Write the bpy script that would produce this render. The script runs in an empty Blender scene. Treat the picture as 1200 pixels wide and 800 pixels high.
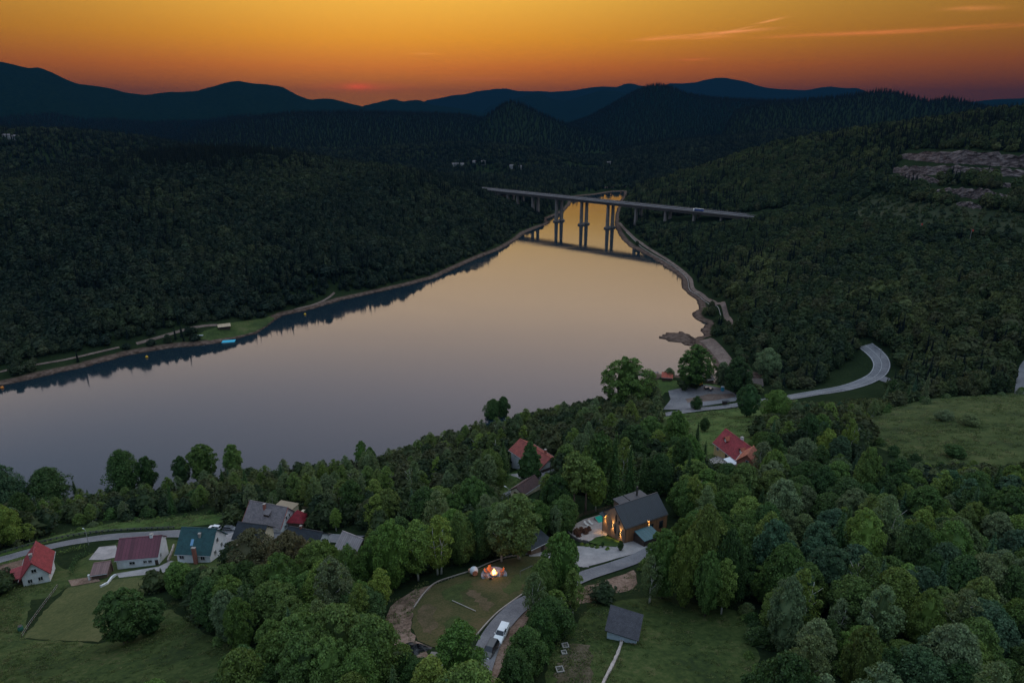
import bpy, bmesh, math, random
import numpy as np
from mathutils import Vector, Matrix
from mathutils.geometry import delaunay_2d_cdt

rnd = random.Random(7)
rng = np.random.default_rng(7)
R = math.radians
sc = bpy.context.scene
COL = sc.collection

# ------------------------------------------------------------------ camera
CAMZ = 170.0
PITCH = R(18.6)
cd = bpy.data.cameras.new("camera")
cd.sensor_width = 36.0; cd.lens = 24.0
cd.clip_start = 1.0; cd.clip_end = 60000.0
cam = bpy.data.objects.new("camera", cd); COL.objects.link(cam)
cam.location = (0, 0, CAMZ)
cam.rotation_euler = (R(90) - PITCH, 0, 0)
sc.camera = cam

# ------------------------------------------------------------------ view
sc.view_settings.view_transform = 'Standard'
sc.view_settings.look = 'None'
sc.view_settings.exposure = 0.0
sc.view_settings.gamma = 1.0
sc.view_settings.use_curve_mapping = False
sc.render.engine = 'CYCLES'
sc.cycles.max_bounces = 6
sc.cycles.diffuse_bounces = 2
sc.cycles.glossy_bounces = 3
sc.cycles.transmission_bounces = 3
sc.cycles.volume_bounces = 0
sc.cycles.use_denoising = True
sc.cycles.caustics_reflective = False
sc.cycles.caustics_refractive = False
sc.cycles.sample_clamp_indirect = 4.0

# ------------------------------------------------------------------ world: dusk sky
SUN_AZ = R(-12.0)          # to the left of straight ahead
SUN_EL = R(3.0)
w = bpy.data.worlds.new("World"); sc.world = w; w.use_nodes = True
nt = w.node_tree; N = nt.nodes; L = nt.links
N.clear()
def wn(t, **k):
    n = N.new(t)
    for a, b in k.items(): setattr(n, a, b)
    return n
def wmath(op, a, b=None, c=None, clamp=False):
    n = N.new('ShaderNodeMath'); n.operation = op; n.use_clamp = clamp
    for i, v in enumerate((a, b, c)):
        if v is None: continue
        if isinstance(v, (int, float)): n.inputs[i].default_value = v
        else: L.new(v, n.inputs[i])
    return n.outputs[0]
def wramp(fac, stops, interp='EASE'):
    n = N.new('ShaderNodeValToRGB'); n.color_ramp.interpolation = interp
    e = n.color_ramp.elements
    while len(e) < len(stops): e.new(0.5)
    for i, (p, c) in enumerate(stops):
        e[i].position = p
        e[i].color = (c[0], c[1], c[2], 1)
    L.new(fac, n.inputs[0])
    return n.outputs[0]
def wmix(fac, a, b, mode='MIX'):
    n = N.new('ShaderNodeMix'); n.data_type = 'RGBA'; n.blend_type = mode
    if isinstance(fac, (int, float)): n.inputs[0].default_value = fac
    else: L.new(fac, n.inputs[0])
    for i, v in ((6, a), (7, b)):
        if isinstance(v, tuple): n.inputs[i].default_value = (*v, 1)
        else: L.new(v, n.inputs[i])
    return n.outputs[2]
tc = wn('ShaderNodeTexCoord')
nrm = wn('ShaderNodeVectorMath', operation='NORMALIZE'); L.new(tc.outputs['Generated'], nrm.inputs[0])
sep = wn('ShaderNodeSeparateXYZ'); L.new(nrm.outputs[0], sep.inputs[0])
el = wmath('ARCSINE', sep.outputs[2])
az = wmath('ARCTAN2', sep.outputs[0], sep.outputs[1])
eln = wmath('DIVIDE', el, R(90.0), clamp=True)
d2 = lambda d: d / 90.0
west = wramp(eln, [
    (0.0,      (0.40, 0.072, 0.002)),
    (d2(1.6),  (0.60, 0.110, 0.001)),
    (d2(3.2),  (0.84, 0.185, 0.001)),
    (d2(5.2),  (0.96, 0.352, 0.002)),
    (d2(8.0),  (1.05, 0.525, 0.048)),
    (d2(9.4),  (1.36, 0.800, 0.220)),
    (d2(11.0), (1.56, 1.010, 0.440)),
    (d2(16.0), (2.00, 1.440, 0.960)),
    (d2(23.0), (1.48, 1.290, 1.340)),
    (d2(32.0), (0.86, 0.950, 1.300)),
    (d2(48.0), (1.08, 1.320, 1.500)),
    (1.0,      (1.28, 1.540, 1.660))], 'LINEAR')
east = wramp(eln, [
    (0.0,     (0.16, 0.23, 0.36)),
    (d2(12),  (0.24, 0.35, 0.50)),
    (d2(35),  (0.60, 0.82, 1.02)),
    (1.0,     (1.28, 1.540, 1.660))], 'LINEAR')
ca = wmath('COSINE', wmath('SUBTRACT', az, R(-3.0)))
mrw = wn('ShaderNodeMapRange', interpolation_type='SMOOTHSTEP'); L.new(ca, mrw.inputs[0])
for i_, v_ in ((1, -0.65), (2, 0.70), (3, 0.0), (4, 1.0)): mrw.inputs[i_].default_value = v_
wf = mrw.outputs[0]
sky = wmix(wf, east, west)
# the glow fades to either side of the place where the sun went down
ga = wmath('DIVIDE', wmath('ADD', az, R(7.0)), R(28.0))
gf = wmath('MULTIPLY_ADD', wmath('EXPONENT', wmath('MULTIPLY', wmath('POWER', wmath('ABSOLUTE', ga), 2.0), -1.0)), 0.65, 0.35)
mrh = wn('ShaderNodeMapRange', interpolation_type='SMOOTHSTEP'); L.new(el, mrh.inputs[0])
for i_, v_ in ((1, R(8)), (2, R(17)), (3, 1.0), (4, 0.0)): mrh.inputs[i_].default_value = v_
gm = wmath('MULTIPLY_ADD', mrh.outputs[0], wmath('SUBTRACT', gf, 1.0), 1.0)
sky = wmix(1.0, sky, gm, 'MULTIPLY')
# towards the left the upper sky turns blue
mrl = wn('ShaderNodeMapRange', interpolation_type='SMOOTHSTEP'); L.new(az, mrl.inputs[0])
for i_, v_ in ((1, R(-48)), (2, R(8)), (3, 1.0), (4, 0.0)): mrl.inputs[i_].default_value = v_
mre = wn('ShaderNodeMapRange', interpolation_type='SMOOTHSTEP'); L.new(el, mre.inputs[0])
for i_, v_ in ((1, R(11)), (2, R(24)), (3, 0.0), (4, 0.85)): mre.inputs[i_].default_value = v_
sky = wmix(wmath('MULTIPLY', mrl.outputs[0], mre.outputs[0]), sky, (0.46, 0.60, 0.86))
# the red heart of the sunset, just above the far ridge
saz = wmath('DIVIDE', wmath('SUBTRACT', az, R(-11.6)), R(3.4))
sel = wmath('DIVIDE', wmath('SUBTRACT', el, R(1.75)), R(0.32))
g = wmath('EXPONENT', wmath('MULTIPLY', wmath('ADD', wmath('POWER', saz, 2.0), wmath('POWER', sel, 2.0)), -1.0))
saz2 = wmath('DIVIDE', wmath('SUBTRACT', az, R(-11.9)), R(0.9))
sel2 = wmath('DIVIDE', wmath('SUBTRACT', el, R(1.8)), R(0.20))
g2 = wmath('EXPONENT', wmath('MULTIPLY', wmath('ADD', wmath('POWER', saz2, 2.0), wmath('POWER', sel2, 2.0)), -1.0))
sky = wmix(wmath('MULTIPLY', g, 0.55), sky, (1.0, 0.095, 0.02))
sky = wmix(wmath('MULTIPLY', g2, 0.85), sky, (1.5, 0.09, 0.03))
# thin lit cloud streaks on the right
cv = wn('ShaderNodeCombineXYZ')
L.new(wmath('MULTIPLY', az, 9.0), cv.inputs[0])
L.new(wmath('MULTIPLY', wmath('SUBTRACT', el, wmath('MULTIPLY', az, 0.05)), 150.0), cv.inputs[1])
nz = wn('ShaderNodeTexNoise'); nz.inputs['Scale'].default_value = 1.0; nz.inputs['Detail'].default_value = 5.0
nz.inputs['Roughness'].default_value = 0.6
L.new(cv.outputs[0], nz.inputs['Vector'])
def win(v, c, hw):
    t = wmath('DIVIDE', wmath('SUBTRACT', v, c), hw)
    return wmath('EXPONENT', wmath('MULTIPLY', wmath('POWER', t, 2.0), -1.0))
def streak(az0, haz, el0, hel, slope, thr, amt, col):
    global sky
    e = wmath('SUBTRACT', el, wmath('MULTIPLY_ADD', wmath('SUBTRACT', az, R(az0)), slope, R(el0)))
    m = wmath('MULTIPLY', win(az, R(az0), R(haz)), win(e, 0.0, R(hel)))
    n_ = wmath('MULTIPLY', wmath('SUBTRACT', nz.outputs['Fac'], thr), 5.0, clamp=True)
    sky = wmix(wmath('MULTIPLY', wmath('MULTIPLY', m, n_), amt, clamp=True), sky, col)
streak(15.5, 3.2, 5.5, 0.11, 0.04, 0.40, 0.8, (1.33, 0.43, 0.14))
streak(18.0, 1.6, 5.95, 0.08, 0.22, 0.34, 0.8, (1.38, 0.49, 0.17))
streak(27.0, 8.0, 5.15, 0.13, 0.005, 0.34, 0.55, (1.16, 0.29, 0.07))
streak(12.5, 3.5, 5.2, 0.12, 0.02, 0.40, 0.8, (1.23, 0.38, 0.09))
streak(13.5, 2.2, 3.7, 0.08, 0.01, 0.40, 0.5, (1.01, 0.20, 0.04))
streak(31.5, 1.6, 6.3, 0.14, -0.05, 0.36, 0.4, (1.16, 0.38, 0.10))
streak(-6.8, 0.7, 4.2, 0.07, 0.0, 0.25, 0.5, (1.23, 0.43, 0.07))
streak(-2.5, 3.0, 2.4, 0.12, 0.0, 0.38, 0.45, (0.87, 0.17, 0.04))
bgc = wn('ShaderNodeBackground'); L.new(sky, bgc.inputs[0]); bgc.inputs[1].default_value = 1.0
nis = wn('ShaderNodeTexSky'); nis.sky_type = 'NISHITA'; nis.sun_disc = False
nis.sun_elevation = SUN_EL; nis.sun_rotation = SUN_AZ; nis.altitude = 700
bgn = wn('ShaderNodeBackground'); L.new(nis.outputs[0], bgn.inputs[0]); bgn.inputs[1].default_value = 0.006
ad = wn('ShaderNodeAddShader'); L.new(bgc.outputs[0], ad.inputs[0]); L.new(bgn.outputs[0], ad.inputs[1])
wo = wn('ShaderNodeOutputWorld'); L.new(ad.outputs[0], wo.inputs[0])
w.cycles.sampling_method = 'MANUAL'; w.cycles.sample_map_resolution = 512

# ------------------------------------------------------------------ sun: a last soft glow from behind the far ridge
sd = bpy.data.lights.new("sun", 'SUN'); sd.energy = 0.25; sd.angle = R(5.0); sd.color = (1.0, 0.55, 0.28)
so = bpy.data.objects.new("sun", sd); COL.objects.link(so)
sdir = Vector((math.sin(SUN_AZ) * math.cos(R(2.5)), math.cos(SUN_AZ) * math.cos(R(2.5)), math.sin(R(2.5))))
so.rotation_euler = sdir.to_track_quat('Z', 'Y').to_euler()

# ------------------------------------------------------------------ picture <-> world
F = 800.0
cp, sp = math.cos(PITCH), math.sin(PITCH)
def ray(px, py):
    u = (px - 600) / F; v = (400 - py) / F
    d = Vector((u, cp + v * sp, -sp + v * cp))
    return d
def at_z(px, py, z=0.0):
    d = ray(px, py); t = (z - CAMZ) / d.z
    return (d.x * t, d.y * t, z)
def at_d(px, py, D):
    d = ray(px, py); t = D / math.hypot(d.x, d.y)
    return (d.x * t, d.y * t, CAMZ + d.z * t)
def proj(x, y, z):
    zz = z - CAMZ
    zc = y * cp - zz * sp
    yc = y * sp + zz * cp
    return 600 + F * x / zc, 400 - F * yc / zc, zc

# ------------------------------------------------------------------ terrain
# picture position and height above the lake of points on the ground
CTRL = [
 # near plateau and slopes
 (600,1000,86),(300,950,74),(900,950,82),(0,900,66),(1250,900,80),
 (540,790,79),(640,790,78),(760,790,77),(870,790,77),(1000,790,76),(1200,790,74),
 (400,790,72),(250,790,64),(100,790,56),(0,790,52),(-150,760,48),
 (575,755,74),(500,745,72),(560,700,70),(620,680,68),(520,690,69),(730,740,74),(650,720,70),
 (600,650,64),(720,668,64),(650,640,60),(700,620,59),(750,620,60),(720,645,61),(790,640,64),
 (430,700,62),(350,720,58),(300,690,48),(170,700,42),(60,720,42),
 (450,645,50),(400,650,40),(330,640,34),(250,655,33),(160,660,33),(50,682,32),(-60,690,32),
 (50,640,27),(150,622,26),(250,612,25),(300,615,28),(360,610,28),(420,620,33),(-80,665,27),
 (100,605,15),(250,590,15),(350,575,20),(450,580,28),(520,560,28),(400,560,10),
 (580,575,43),(620,550,46),(650,560,48),(560,540,30),(620,510,28),(700,560,50),(700,505,24),(760,560,54),
 (800,590,59),(850,540,50),(860,560,53),(780,520,36),(830,495,26),(900,490,28),(740,480,7),
 (800,470,5),(860,470,6),(930,463,9),(1000,450,14),(1030,425,18),(1050,450,16),
 (930,520,42),(1000,480,30),(1000,540,54),(1000,620,64),(1100,600,60),(900,650,66),(900,720,73),(1150,700,70),
 (1100,500,46),(1060,480,36),(1180,470,44),(1200,540,54),(1190,430,30),(1300,500,52),(1350,440,40),(1400,650,70),
 # right-hand valley and hill
 (860,430,6),(900,400,14),(960,400,20),(1100,420,28),(880,350,22),(1000,360,34),(1120,360,42),(1250,380,48),
 (840,300,14),(900,310,32),(1000,310,44),(1120,310,54),(1250,320,60),(1400,300,80),
 # left-hand hill
 (300,330,20),(300,300,34),(300,260,55),(300,215,85),(250,181,112),(150,190,103),(300,183,108),(350,189,100),
 (100,350,25),(100,300,45),(100,250,70),(50,212,88),(100,204,92),(0,220,85),(0,300,48),(0,380,14),(-150,380,14),(-150,290,58),(-150,230,88),
 (450,300,20),(450,250,42),(430,203,80),(480,208,72),(550,255,30),(550,228,45),(520,285,14),(600,240,22),(590,232,30),
 (585,262,12),
]
CTRL_D = [ # picture position and ground distance from the camera
 (1000,245,890),(1000,200,1050),(1000,162,1210),(1120,262,760),(1120,240,810),(1120,180,960),(1190,150,1080),
 (1190,138,1150),(1320,170,1000),(1320,120,1200),(1320,250,780),
 (900,225,1060),(900,190,1200),(900,175,1320),(800,240,1090),(800,215,1280),(800,205,1400),(750,222,1450),(745,250,1130),
 (760,270,960),
]
def _cp():
    P = []
    for px, py, z in CTRL: P.append(at_z(px, py, z))
    for px, py, D in CTRL_D: P.append(at_d(px, py, D))
    # behind the two near hills the ground falls away to the valley floor
    for px, D, z in ((250,1500,60),(0,1400,55),(-200,1400,55),(400,1600,30),(550,1500,18),(620,1500,10),(700,1750,9),(850,1750,35),
                     (1000,1700,70),(1150,1600,110),(1320,1700,120),(760,1700,12),(100,1450,60)):
        q = at_d(px, 130, D); P.append((q[0], q[1], z))
    for px, D, z in ((895,862,34),(850,882,24),(815,900,15),(885,815,32),(850,830,24),(918,856,45),(950,850,50)):
        q = at_d(px, 130, D); P.append((q[0], q[1], z))
    return np.array(P)
CP = _cp()
CC = 45.0
def _phi(d2): return np.sqrt(d2 + CC * CC)
_A = _phi(((CP[:, None, :2] - CP[None, :, :2]) ** 2).sum(-1))
n_ = len(CP)
_M = np.zeros((n_ + 3, n_ + 3)); _M[:n_, :n_] = _A - np.eye(n_) * 3.0
_Q = np.c_[np.ones(n_), CP[:, 0] / 500, CP[:, 1] / 500]
_M[:n_, n_:] = _Q; _M[n_:, :n_] = _Q.T
_W = np.linalg.solve(_M, np.r_[CP[:, 2], 0, 0, 0])

_perm = np.random.default_rng(3).random((256, 256))
def vnoise(x, y):
    xi = np.floor(x).astype(int); yi = np.floor(y).astype(int)
    fx = x - xi; fy = y - yi
    fx = fx * fx * fx * (fx * (fx * 6 - 15) + 10); fy = fy * fy * fy * (fy * (fy * 6 - 15) + 10)
    a = _perm[xi % 256, yi % 256]; b = _perm[(xi + 1) % 256, yi % 256]
    c = _perm[xi % 256, (yi + 1) % 256]; d = _perm[(xi + 1) % 256, (yi + 1) % 256]
    return (a * (1 - fx) + b * fx) * (1 - fy) + (c * (1 - fx) + d * fx) * fy - 0.5
def fbm(x, y, s, octv=4, gain=0.5):
    r = 0; a = 1.0
    for i in range(octv):
        r = r + a * vnoise(x / s + 17.3 * i, y / s - 9.1 * i); s *= 0.5; a *= gain
    return r

LAKE_PX = [(-160,520),(-60,475),(0,453),(50,441),(100,430),(150,416),(180,411),(207,407),(225,406),(250,403),(272,398),(300,391),(313,383),(322,375),(335,369),
 (360,364),(400,352),(440,343),(480,334),(510,326),(540,312),(562,302),(588,292),(606,281),(616,273),(630,267),(645,262),(640,257),(652,252),(662,247),(668,240),
 (671,233),(677,230),(699,228),(716,225),(731,224),(731,229),(727,235),(724,243),(721,252),(720,264),(724,273),(730,282),(738,289),
 (752,296),(768,305),(784,316),(798,326),(800,338),(808,346),(818,353),(818,362),(810,367),(815,375),(828,379),(820,387),(825,393),(813,396),(813,404),
 (822,412),(832,421),(838,432),(850,436),(870,438),(882,443),(878,450),(855,447),(836,446),(805,441),(785,438),(765,438),(745,448),(720,462),(700,474),
 (650,487),(600,499),(560,508),(520,518),(480,531),(440,543),(400,550),(350,551),(300,553),(262,560),(200,574),(100,590),(0,600),(-120,625)]
POND_PX = [(545,206),(570,203),(600,207),(606,210),(585,210.5),(560,209.5)]
POND2_PX = [(697,222),(712,220),(731,219),(728,221.5),(712,222.5)]
SPIT_PX = [(770,395),(778,391),(788,389),(800,389),(807,391),(810,398),(811,405),(805,405),(797,402),(785,400)]
W2 = lambda pts: np.array([at_z(a, b, 0)[:2] for a, b in pts])
LAKE, POND, POND2, SPIT = W2(LAKE_PX), W2(POND_PX), W2(POND2_PX), W2(SPIT_PX)
def sdf(poly, x, y):
    """signed distance, negative inside"""
    best = np.full(x.shape, 1e18); ins = np.zeros(x.shape, bool)
    for i in range(len(poly)):
        ax, ay = poly[i]; bx, by = poly[(i + 1) % len(poly)]
        ex, ey = bx - ax, by - ay
        t = np.clip(((x - ax) * ex + (y - ay) * ey) / (ex * ex + ey * ey + 1e-9), 0, 1)
        best = np.minimum(best, (x - ax - t * ex) ** 2 + (y - ay - t * ey) ** 2)
        c = (ay > y) != (by > y)
        xc = ax + (y - ay) / (by - ay + 1e-12) * ex
        ins ^= c & (x < xc)
    dd = np.sqrt(best)
    return np.where(ins, -dd, dd)
def smooth(a, b, x):
    t = np.clip((x - a) / (b - a), 0, 1); return t * t * (3 - 2 * t)

# far ridges: crest in the picture, ground distance, front and back width
RIDGES = [
 (1950, 420, [(-220,144),(-60,142),(0,148),(70,149),(130,153),(180,160),(230,170),(280,190),(330,230)]),
 (2350, 230, [(330,200),(400,176),(470,168),(540,165),(600,168),(650,174),(700,186),(730,200),(760,230)]),
 (2600, 500, [(560,230),(640,200),(700,182),(740,170),(790,163),(850,158),(920,150),(1000,150),(1100,150),(1300,150)]),
 (3600, 800, [(140,200),(200,165),(230,149),(280,138),(340,131),(420,130),(480,131),(540,133),(600,144),(660,160),(740,200)]),
 (3300, 480, [(480,200),(520,160),(545,149),(570,134),(590,120),(600,117),(612,121),(640,134),(670,147),(720,160),(800,200)]),
 (4300, 800, [(600,200),(650,150),(690,136),(715,122),(740,108),(758,100),(772,97.5),(790,102),(806,109),(840,114),(880,116),(930,118),(1000,130),(1060,180)]),
 (3300, 650, [(820,200),(860,130),(900,118),(950,115),(990,111),(1012,107),(1032,105),(1052,107),(1070,112),(1090,117),(1112,113),(1135,118),(1160,125),(1200,128),(1320,128)]),
 (7000, 2000, [(-260,90),(-140,84),(-60,80),(-20,74),(0,72.5),(16,76),(32,80),(46,79.5),(62,86),(78,94),(92,99),(112,101),(130,104),(150,109),(172,111),(196,108),(212,107.5),(230,106.5),
    (250,101),(268,96),(280,94.5),(294,98),(312,99.5),(330,102),(348,112),(362,117),(376,116),(390,116),(404,120),(424,125),(470,140),(540,200)]),
 (8200, 1800, [(400,150),(425,124),(440,121),(452,118),(462,116),(472,119.5),(482,118),(492,117.5),(508,123),(540,127),(580,135),(640,160)]),
 (9500, 1500, [(540,150),(575,124),(600,117),(622,111),(632,109.5),(645,115),(665,118),(690,110),(706,106),(722,107),(740,112),(760,118),(820,150)]),
 (13500, 2600, [(440,140),(500,118),(530,112),(545,110.5),(560,107),(580,104.5),(592,104),(606,107),(622,107),(650,108),(672,106),(690,103),(706,101.5),(722,102),(738,97.5),(752,101),(770,104),(800,110),(860,140)]),
 (15000, 2600, [(700,140),(760,108),(785,97.5),(800,98),(815,97),(830,93),(838,91.5),(850,91),(858,93),(875,96),(890,101),(905,104),(925,105),(945,106),(962,103),(974,101.5),(990,103.5),(1005,103),(1020,110),(1060,120),(1120,140)]),
 (11000, 2000, [(1060,140),(1120,124),(1150,118),(1165,116.5),(1200,115.5),(1240,113),(1320,116)]),
]
RD = []
for D, wd, pts in RIDGES:
    q = [at_d(px, py, D) for px, py in pts]
    RD.append((D, wd, np.array([math.atan2(a[0], a[1]) for a in q]), np.array([a[2] for a in q])))
TREE_H = 12.0
def H(x, y, fine=True):
    x = np.atleast_1d(np.asarray(x, float)); y = np.atleast_1d(np.asarray(y, float))
    d = np.hypot(x, y); azm = np.arctan2(x, y)
    out = np.empty_like(x)
    CH = 20000
    near = np.zeros_like(x); m = d < 2600
    idx = np.nonzero(m)[0]
    for k in range(0, len(idx), CH):
        j = idx[k:k + CH]
        r = _phi((x[j, None] - CP[None, :, 0]) ** 2 + (y[j, None] - CP[None, :, 1]) ** 2)
        near[j] = r @ _W[:n_] + _W[n_] + _W[n_ + 1] * x[j] / 500 + _W[n_ + 2] * y[j] / 500
    far = np.full_like(x, 9.0) + 10 * np.clip(fbm(x, y, 600, 3), -0.3, 1)
    f = d > 1300
    for D, wd, A, Z in RD:
        z = np.interp(azm, A, Z, left=-50, right=-50)
        Dk = D * (1 + 0.06 * np.sin(azm * 9 + D)) + 0.25 * wd * 2 * vnoise(azm * 14 + D, azm * 0 + D * 0.01)
        t = (d - D) / wd
        prof = np.exp(-np.abs(t) ** 1.7)
        # spurs and gullies on the flanks, none at the crest
        sp_ = 1 + 0.55 * (1 - prof) * fbm(azm * D, d * 0.5, wd * 0.55, 4)
        if D > 5000: z = z + 9.0 * fbm(x + D, y, 260, 3)
        hz_ = (z - 9 - (TREE_H if D < 5000 else 0)) * prof * sp_ + 9
        far = np.where(f, np.maximum(far, hz_), far)
    t = smooth(1350, 1900, d)
    base = np.where(d < 1350, near, np.where(d > 1900, far, near * (1 - t) + far * t))
    base = np.where(m & (d > 1350), np.maximum(base, far * t + base * (1 - t)), base)
    amp = np.where(d < 1500, 1.0, np.clip(d / 1500, 1, 6))
    base = base + amp * (0.9 * fbm(x, y, 60, 2) + (0.0 if not fine else 0.25 * fbm(x, y, 14, 2)))
    lk = d < 2100
    j = np.nonzero(lk)[0]
    if len(j):
        xj, yj, b = x[j], y[j], base[j]
        s = sdf(LAKE, xj, yj); s = np.minimum(s, sdf(POND, xj, yj)); s = np.minimum(s, sdf(POND2, xj, yj))
        wob = 1.2 * fbm(xj, yj, 18, 3)
        s = s + np.where(np.hypot(xj, yj) > 300, wob, 0)
        ramp = 0.12 + 0.16 * np.clip(s, 0, None)
        k = smooth(4, 42, s)
        o = np.maximum(ramp * (1 - k) + np.maximum(b, 3.0) * k, 0.12)
        i_ = -0.15 - np.minimum(-s * 0.12, 7)
        b = np.where(s > 0, o, i_)
        s2 = sdf(SPIT, xj, yj)
        b = np.maximum(b, np.where(s2 < 1.5, np.clip(0.25 - s2 * 0.09, -0.2, 1.1), -99))
        base[j] = b
    return base
def h(x, y): return float(H([x], [y])[0])
_ts = np.geomspace(60, 16000, 1500)
def hit(px, py):
    """the point of the ground seen at a picture position"""
    d = ray(px, py); n = d.length; d = d / n
    X, Y, Z = d.x * _ts, d.y * _ts, CAMZ + d.z * _ts
    below = Z < H(X, Y)
    k = int(np.argmax(below)) if below.any() else len(_ts) - 1
    lo, hi = _ts[max(k - 1, 0)], _ts[k]
    t = np.linspace(lo, hi, 40)
    b = (CAMZ + d.z * t) < H(d.x * t, d.y * t)
    t = t[int(np.argmax(b))] if b.any() else hi
    x, y = d.x * t, d.y * t
    return Vector((x, y, h(x, y)))

# ------------------------------------------------------------------ helpers: materials
def _mat(name):
    m = bpy.data.materials.new(name); m.use_nodes = True
    t = m.node_tree; t.nodes.clear()
    return m, t
def nd(t, typ, **k):
    n = t.nodes.new(typ)
    for a, b in k.items():
        if a.startswith('i_'): n.inputs[a[2:].replace('_', ' ')].default_value = b
        else: setattr(n, a, b)
    return n
def noise_fac(t, scale, detail=4, rough=0.6, coord='Object', stretch=None):
    c = nd(t, 'ShaderNodeTexCoord'); src = c.outputs[coord]
    if stretch:
        mp = nd(t, 'ShaderNodeMapping'); mp.inputs['Scale'].default_value = stretch
        t.links.new(src, mp.inputs[0]); src = mp.outputs[0]
    n = nd(t, 'ShaderNodeTexNoise'); n.inputs['Scale'].default_value = scale
    n.inputs['Detail'].default_value = detail; n.inputs['Roughness'].default_value = rough
    t.links.new(src, n.inputs['Vector'])
    return n.outputs['Fac']
def ramp(t, fac, stops, interp='LINEAR'):
    n = nd(t, 'ShaderNodeValToRGB'); n.color_ramp.interpolation = interp
    e = n.color_ramp.elements
    while len(e) < len(stops): e.new(0.5)
    for i, (p, c) in enumerate(stops):
        e[i].position = p; e[i].color = (c[0], c[1], c[2], 1)
    t.links.new(fac, n.inputs[0]); return n.outputs[0]
def mixc(t, fac, a, b, mode='MIX'):
    n = nd(t, 'ShaderNodeMix', data_type='RGBA', blend_type=mode)
    for i, v in ((0, fac), (6, a), (7, b)):
        if isinstance(v, (int, float)): n.inputs[i].default_value = v
        elif isinstance(v, tuple): n.inputs[i].default_value = (*v, 1)
        else: t.links.new(v, n.inputs[i])
    return n.outputs[2]
def math_(t, op, a, b=0.0, c=None, clamp=False):
    n = nd(t, 'ShaderNodeMath', operation=op, use_clamp=clamp)
    for i, v in enumerate((a, b, c)):
        if v is None: continue
        if isinstance(v, (int, float)): n.inputs[i].default_value = v
        else: t.links.new(v, n.inputs[i])
    return n.outputs[0]
def finish(t, col, rough=0.8, spec=0.3, metal=0.0, bump=None, bumpd=0.05, bumps=0.5, emit=None, es=0.0):
    p = nd(t, 'ShaderNodeBsdfPrincipled')
    if isinstance(col, tuple): p.inputs['Base Color'].default_value = (*col, 1)
    else: t.links.new(col, p.inputs['Base Color'])
    if isinstance(rough, (int, float)): p.inputs['Roughness'].default_value = rough
    else: t.links.new(rough, p.inputs['Roughness'])
    p.inputs['Specular IOR Level'].default_value = spec
    p.inputs['Metallic'].default_value = metal
    if emit:
        p.inputs['Emission Color'].default_value = (*emit, 1); p.inputs['Emission Strength'].default_value = es
    if bump is not None:
        b = nd(t, 'ShaderNodeBump'); b.inputs['Strength'].default_value = bumps; b.inputs['Distance'].default_value = bumpd
        t.links.new(bump, b.inputs['Height']); t.links.new(b.outputs[0], p.inputs['Normal'])
    o = nd(t, 'ShaderNodeOutputMaterial'); t.links.new(p.outputs[0], o.inputs[0])
MATS = {}
def plain(name, col, rough=0.7, var=0.25, scale=2.0, metal=0.0, spec=0.3, emit=None, es=0.0):
    """one colour with worn, blotchy variation"""
    if name in MATS: return MATS[name]
    m, t = _mat(name)
    f = noise_fac(t, scale, 5)
    lo = tuple(c * (1 - var) for c in col); hi = tuple(min(1, c * (1 + var)) for c in col)
    finish(t, ramp(t, f, [(0.3, lo), (0.7, hi)]), rough, spec, metal, bump=f, bumpd=0.03, bumps=0.3, emit=emit, es=es)
    MATS[name] = m; return m
def ground(name, stops, scale=0.25, fine=2.5, rough=0.95, bumpd=0.15, stretch=None, mixf=0.45):
    """ground cover: broad patches of colour broken up by fine grain, in world metres"""
    m, t = _mat(name)
    a = noise_fac(t, scale, 6, 0.65, 'Object', stretch); b = noise_fac(t, fine, 4, 0.7, 'Object', stretch)
    f = math_(t, 'ADD', math_(t, 'MULTIPLY', a, 1 - mixf), math_(t, 'MULTIPLY', b, mixf))
    finish(t, ramp(t, f, [(0.5 + (p_ - 0.5) * 0.55, c_) for p_, c_ in stops]), rough, 0.15, bump=b, bumpd=bumpd, bumps=0.6)
    MATS[name] = m; return m
def tiles(name, col, step=0.35, axis='X', var=0.3, rough=0.6, metal=0.0):
    """roofing: courses and joints as grooves, tiles slightly unlike each other, stains"""
    m, t = _mat(name)
    c = nd(t, 'ShaderNodeTexCoord')
    br = nd(t, 'ShaderNodeTexBrick'); br.inputs['Scale'].default_value = 1.0
    br.inputs['Brick Width'].default_value = step * 1.3; br.inputs['Row Height'].default_value = step
    br.inputs['Mortar Size'].default_value = 0.03; br.inputs['Mortar Smooth'].default_value = 0.6
    br.inputs['Color1'].default_value = (1 - var, 1 - var, 1 - var, 1); br.inputs['Color2'].default_value = (1, 1, 1, 1)
    br.inputs['Mortar'].default_value = (0.45, 0.45, 0.45, 1)
    mp = nd(t, 'ShaderNodeMapping'); t.links.new(c.outputs['UV'], mp.inputs[0]); t.links.new(mp.outputs[0], br.inputs['Vector'])
    s = noise_fac(t, 0.6, 6, 0.7)
    st = ramp(t, s, [(0.3, (0.6, 0.6, 0.62)), (0.65, (1.08, 1.05, 1.0))])
    finish(t, mixc(t, 1.0, mixc(t, 1.0, br.outputs['Color'], st, 'MULTIPLY'), col, 'MULTIPLY'), rough, 0.3, metal, bump=br.outputs['Fac'], bumpd=-0.04, bumps=0.5)
    MATS[name] = m; return m
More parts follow.
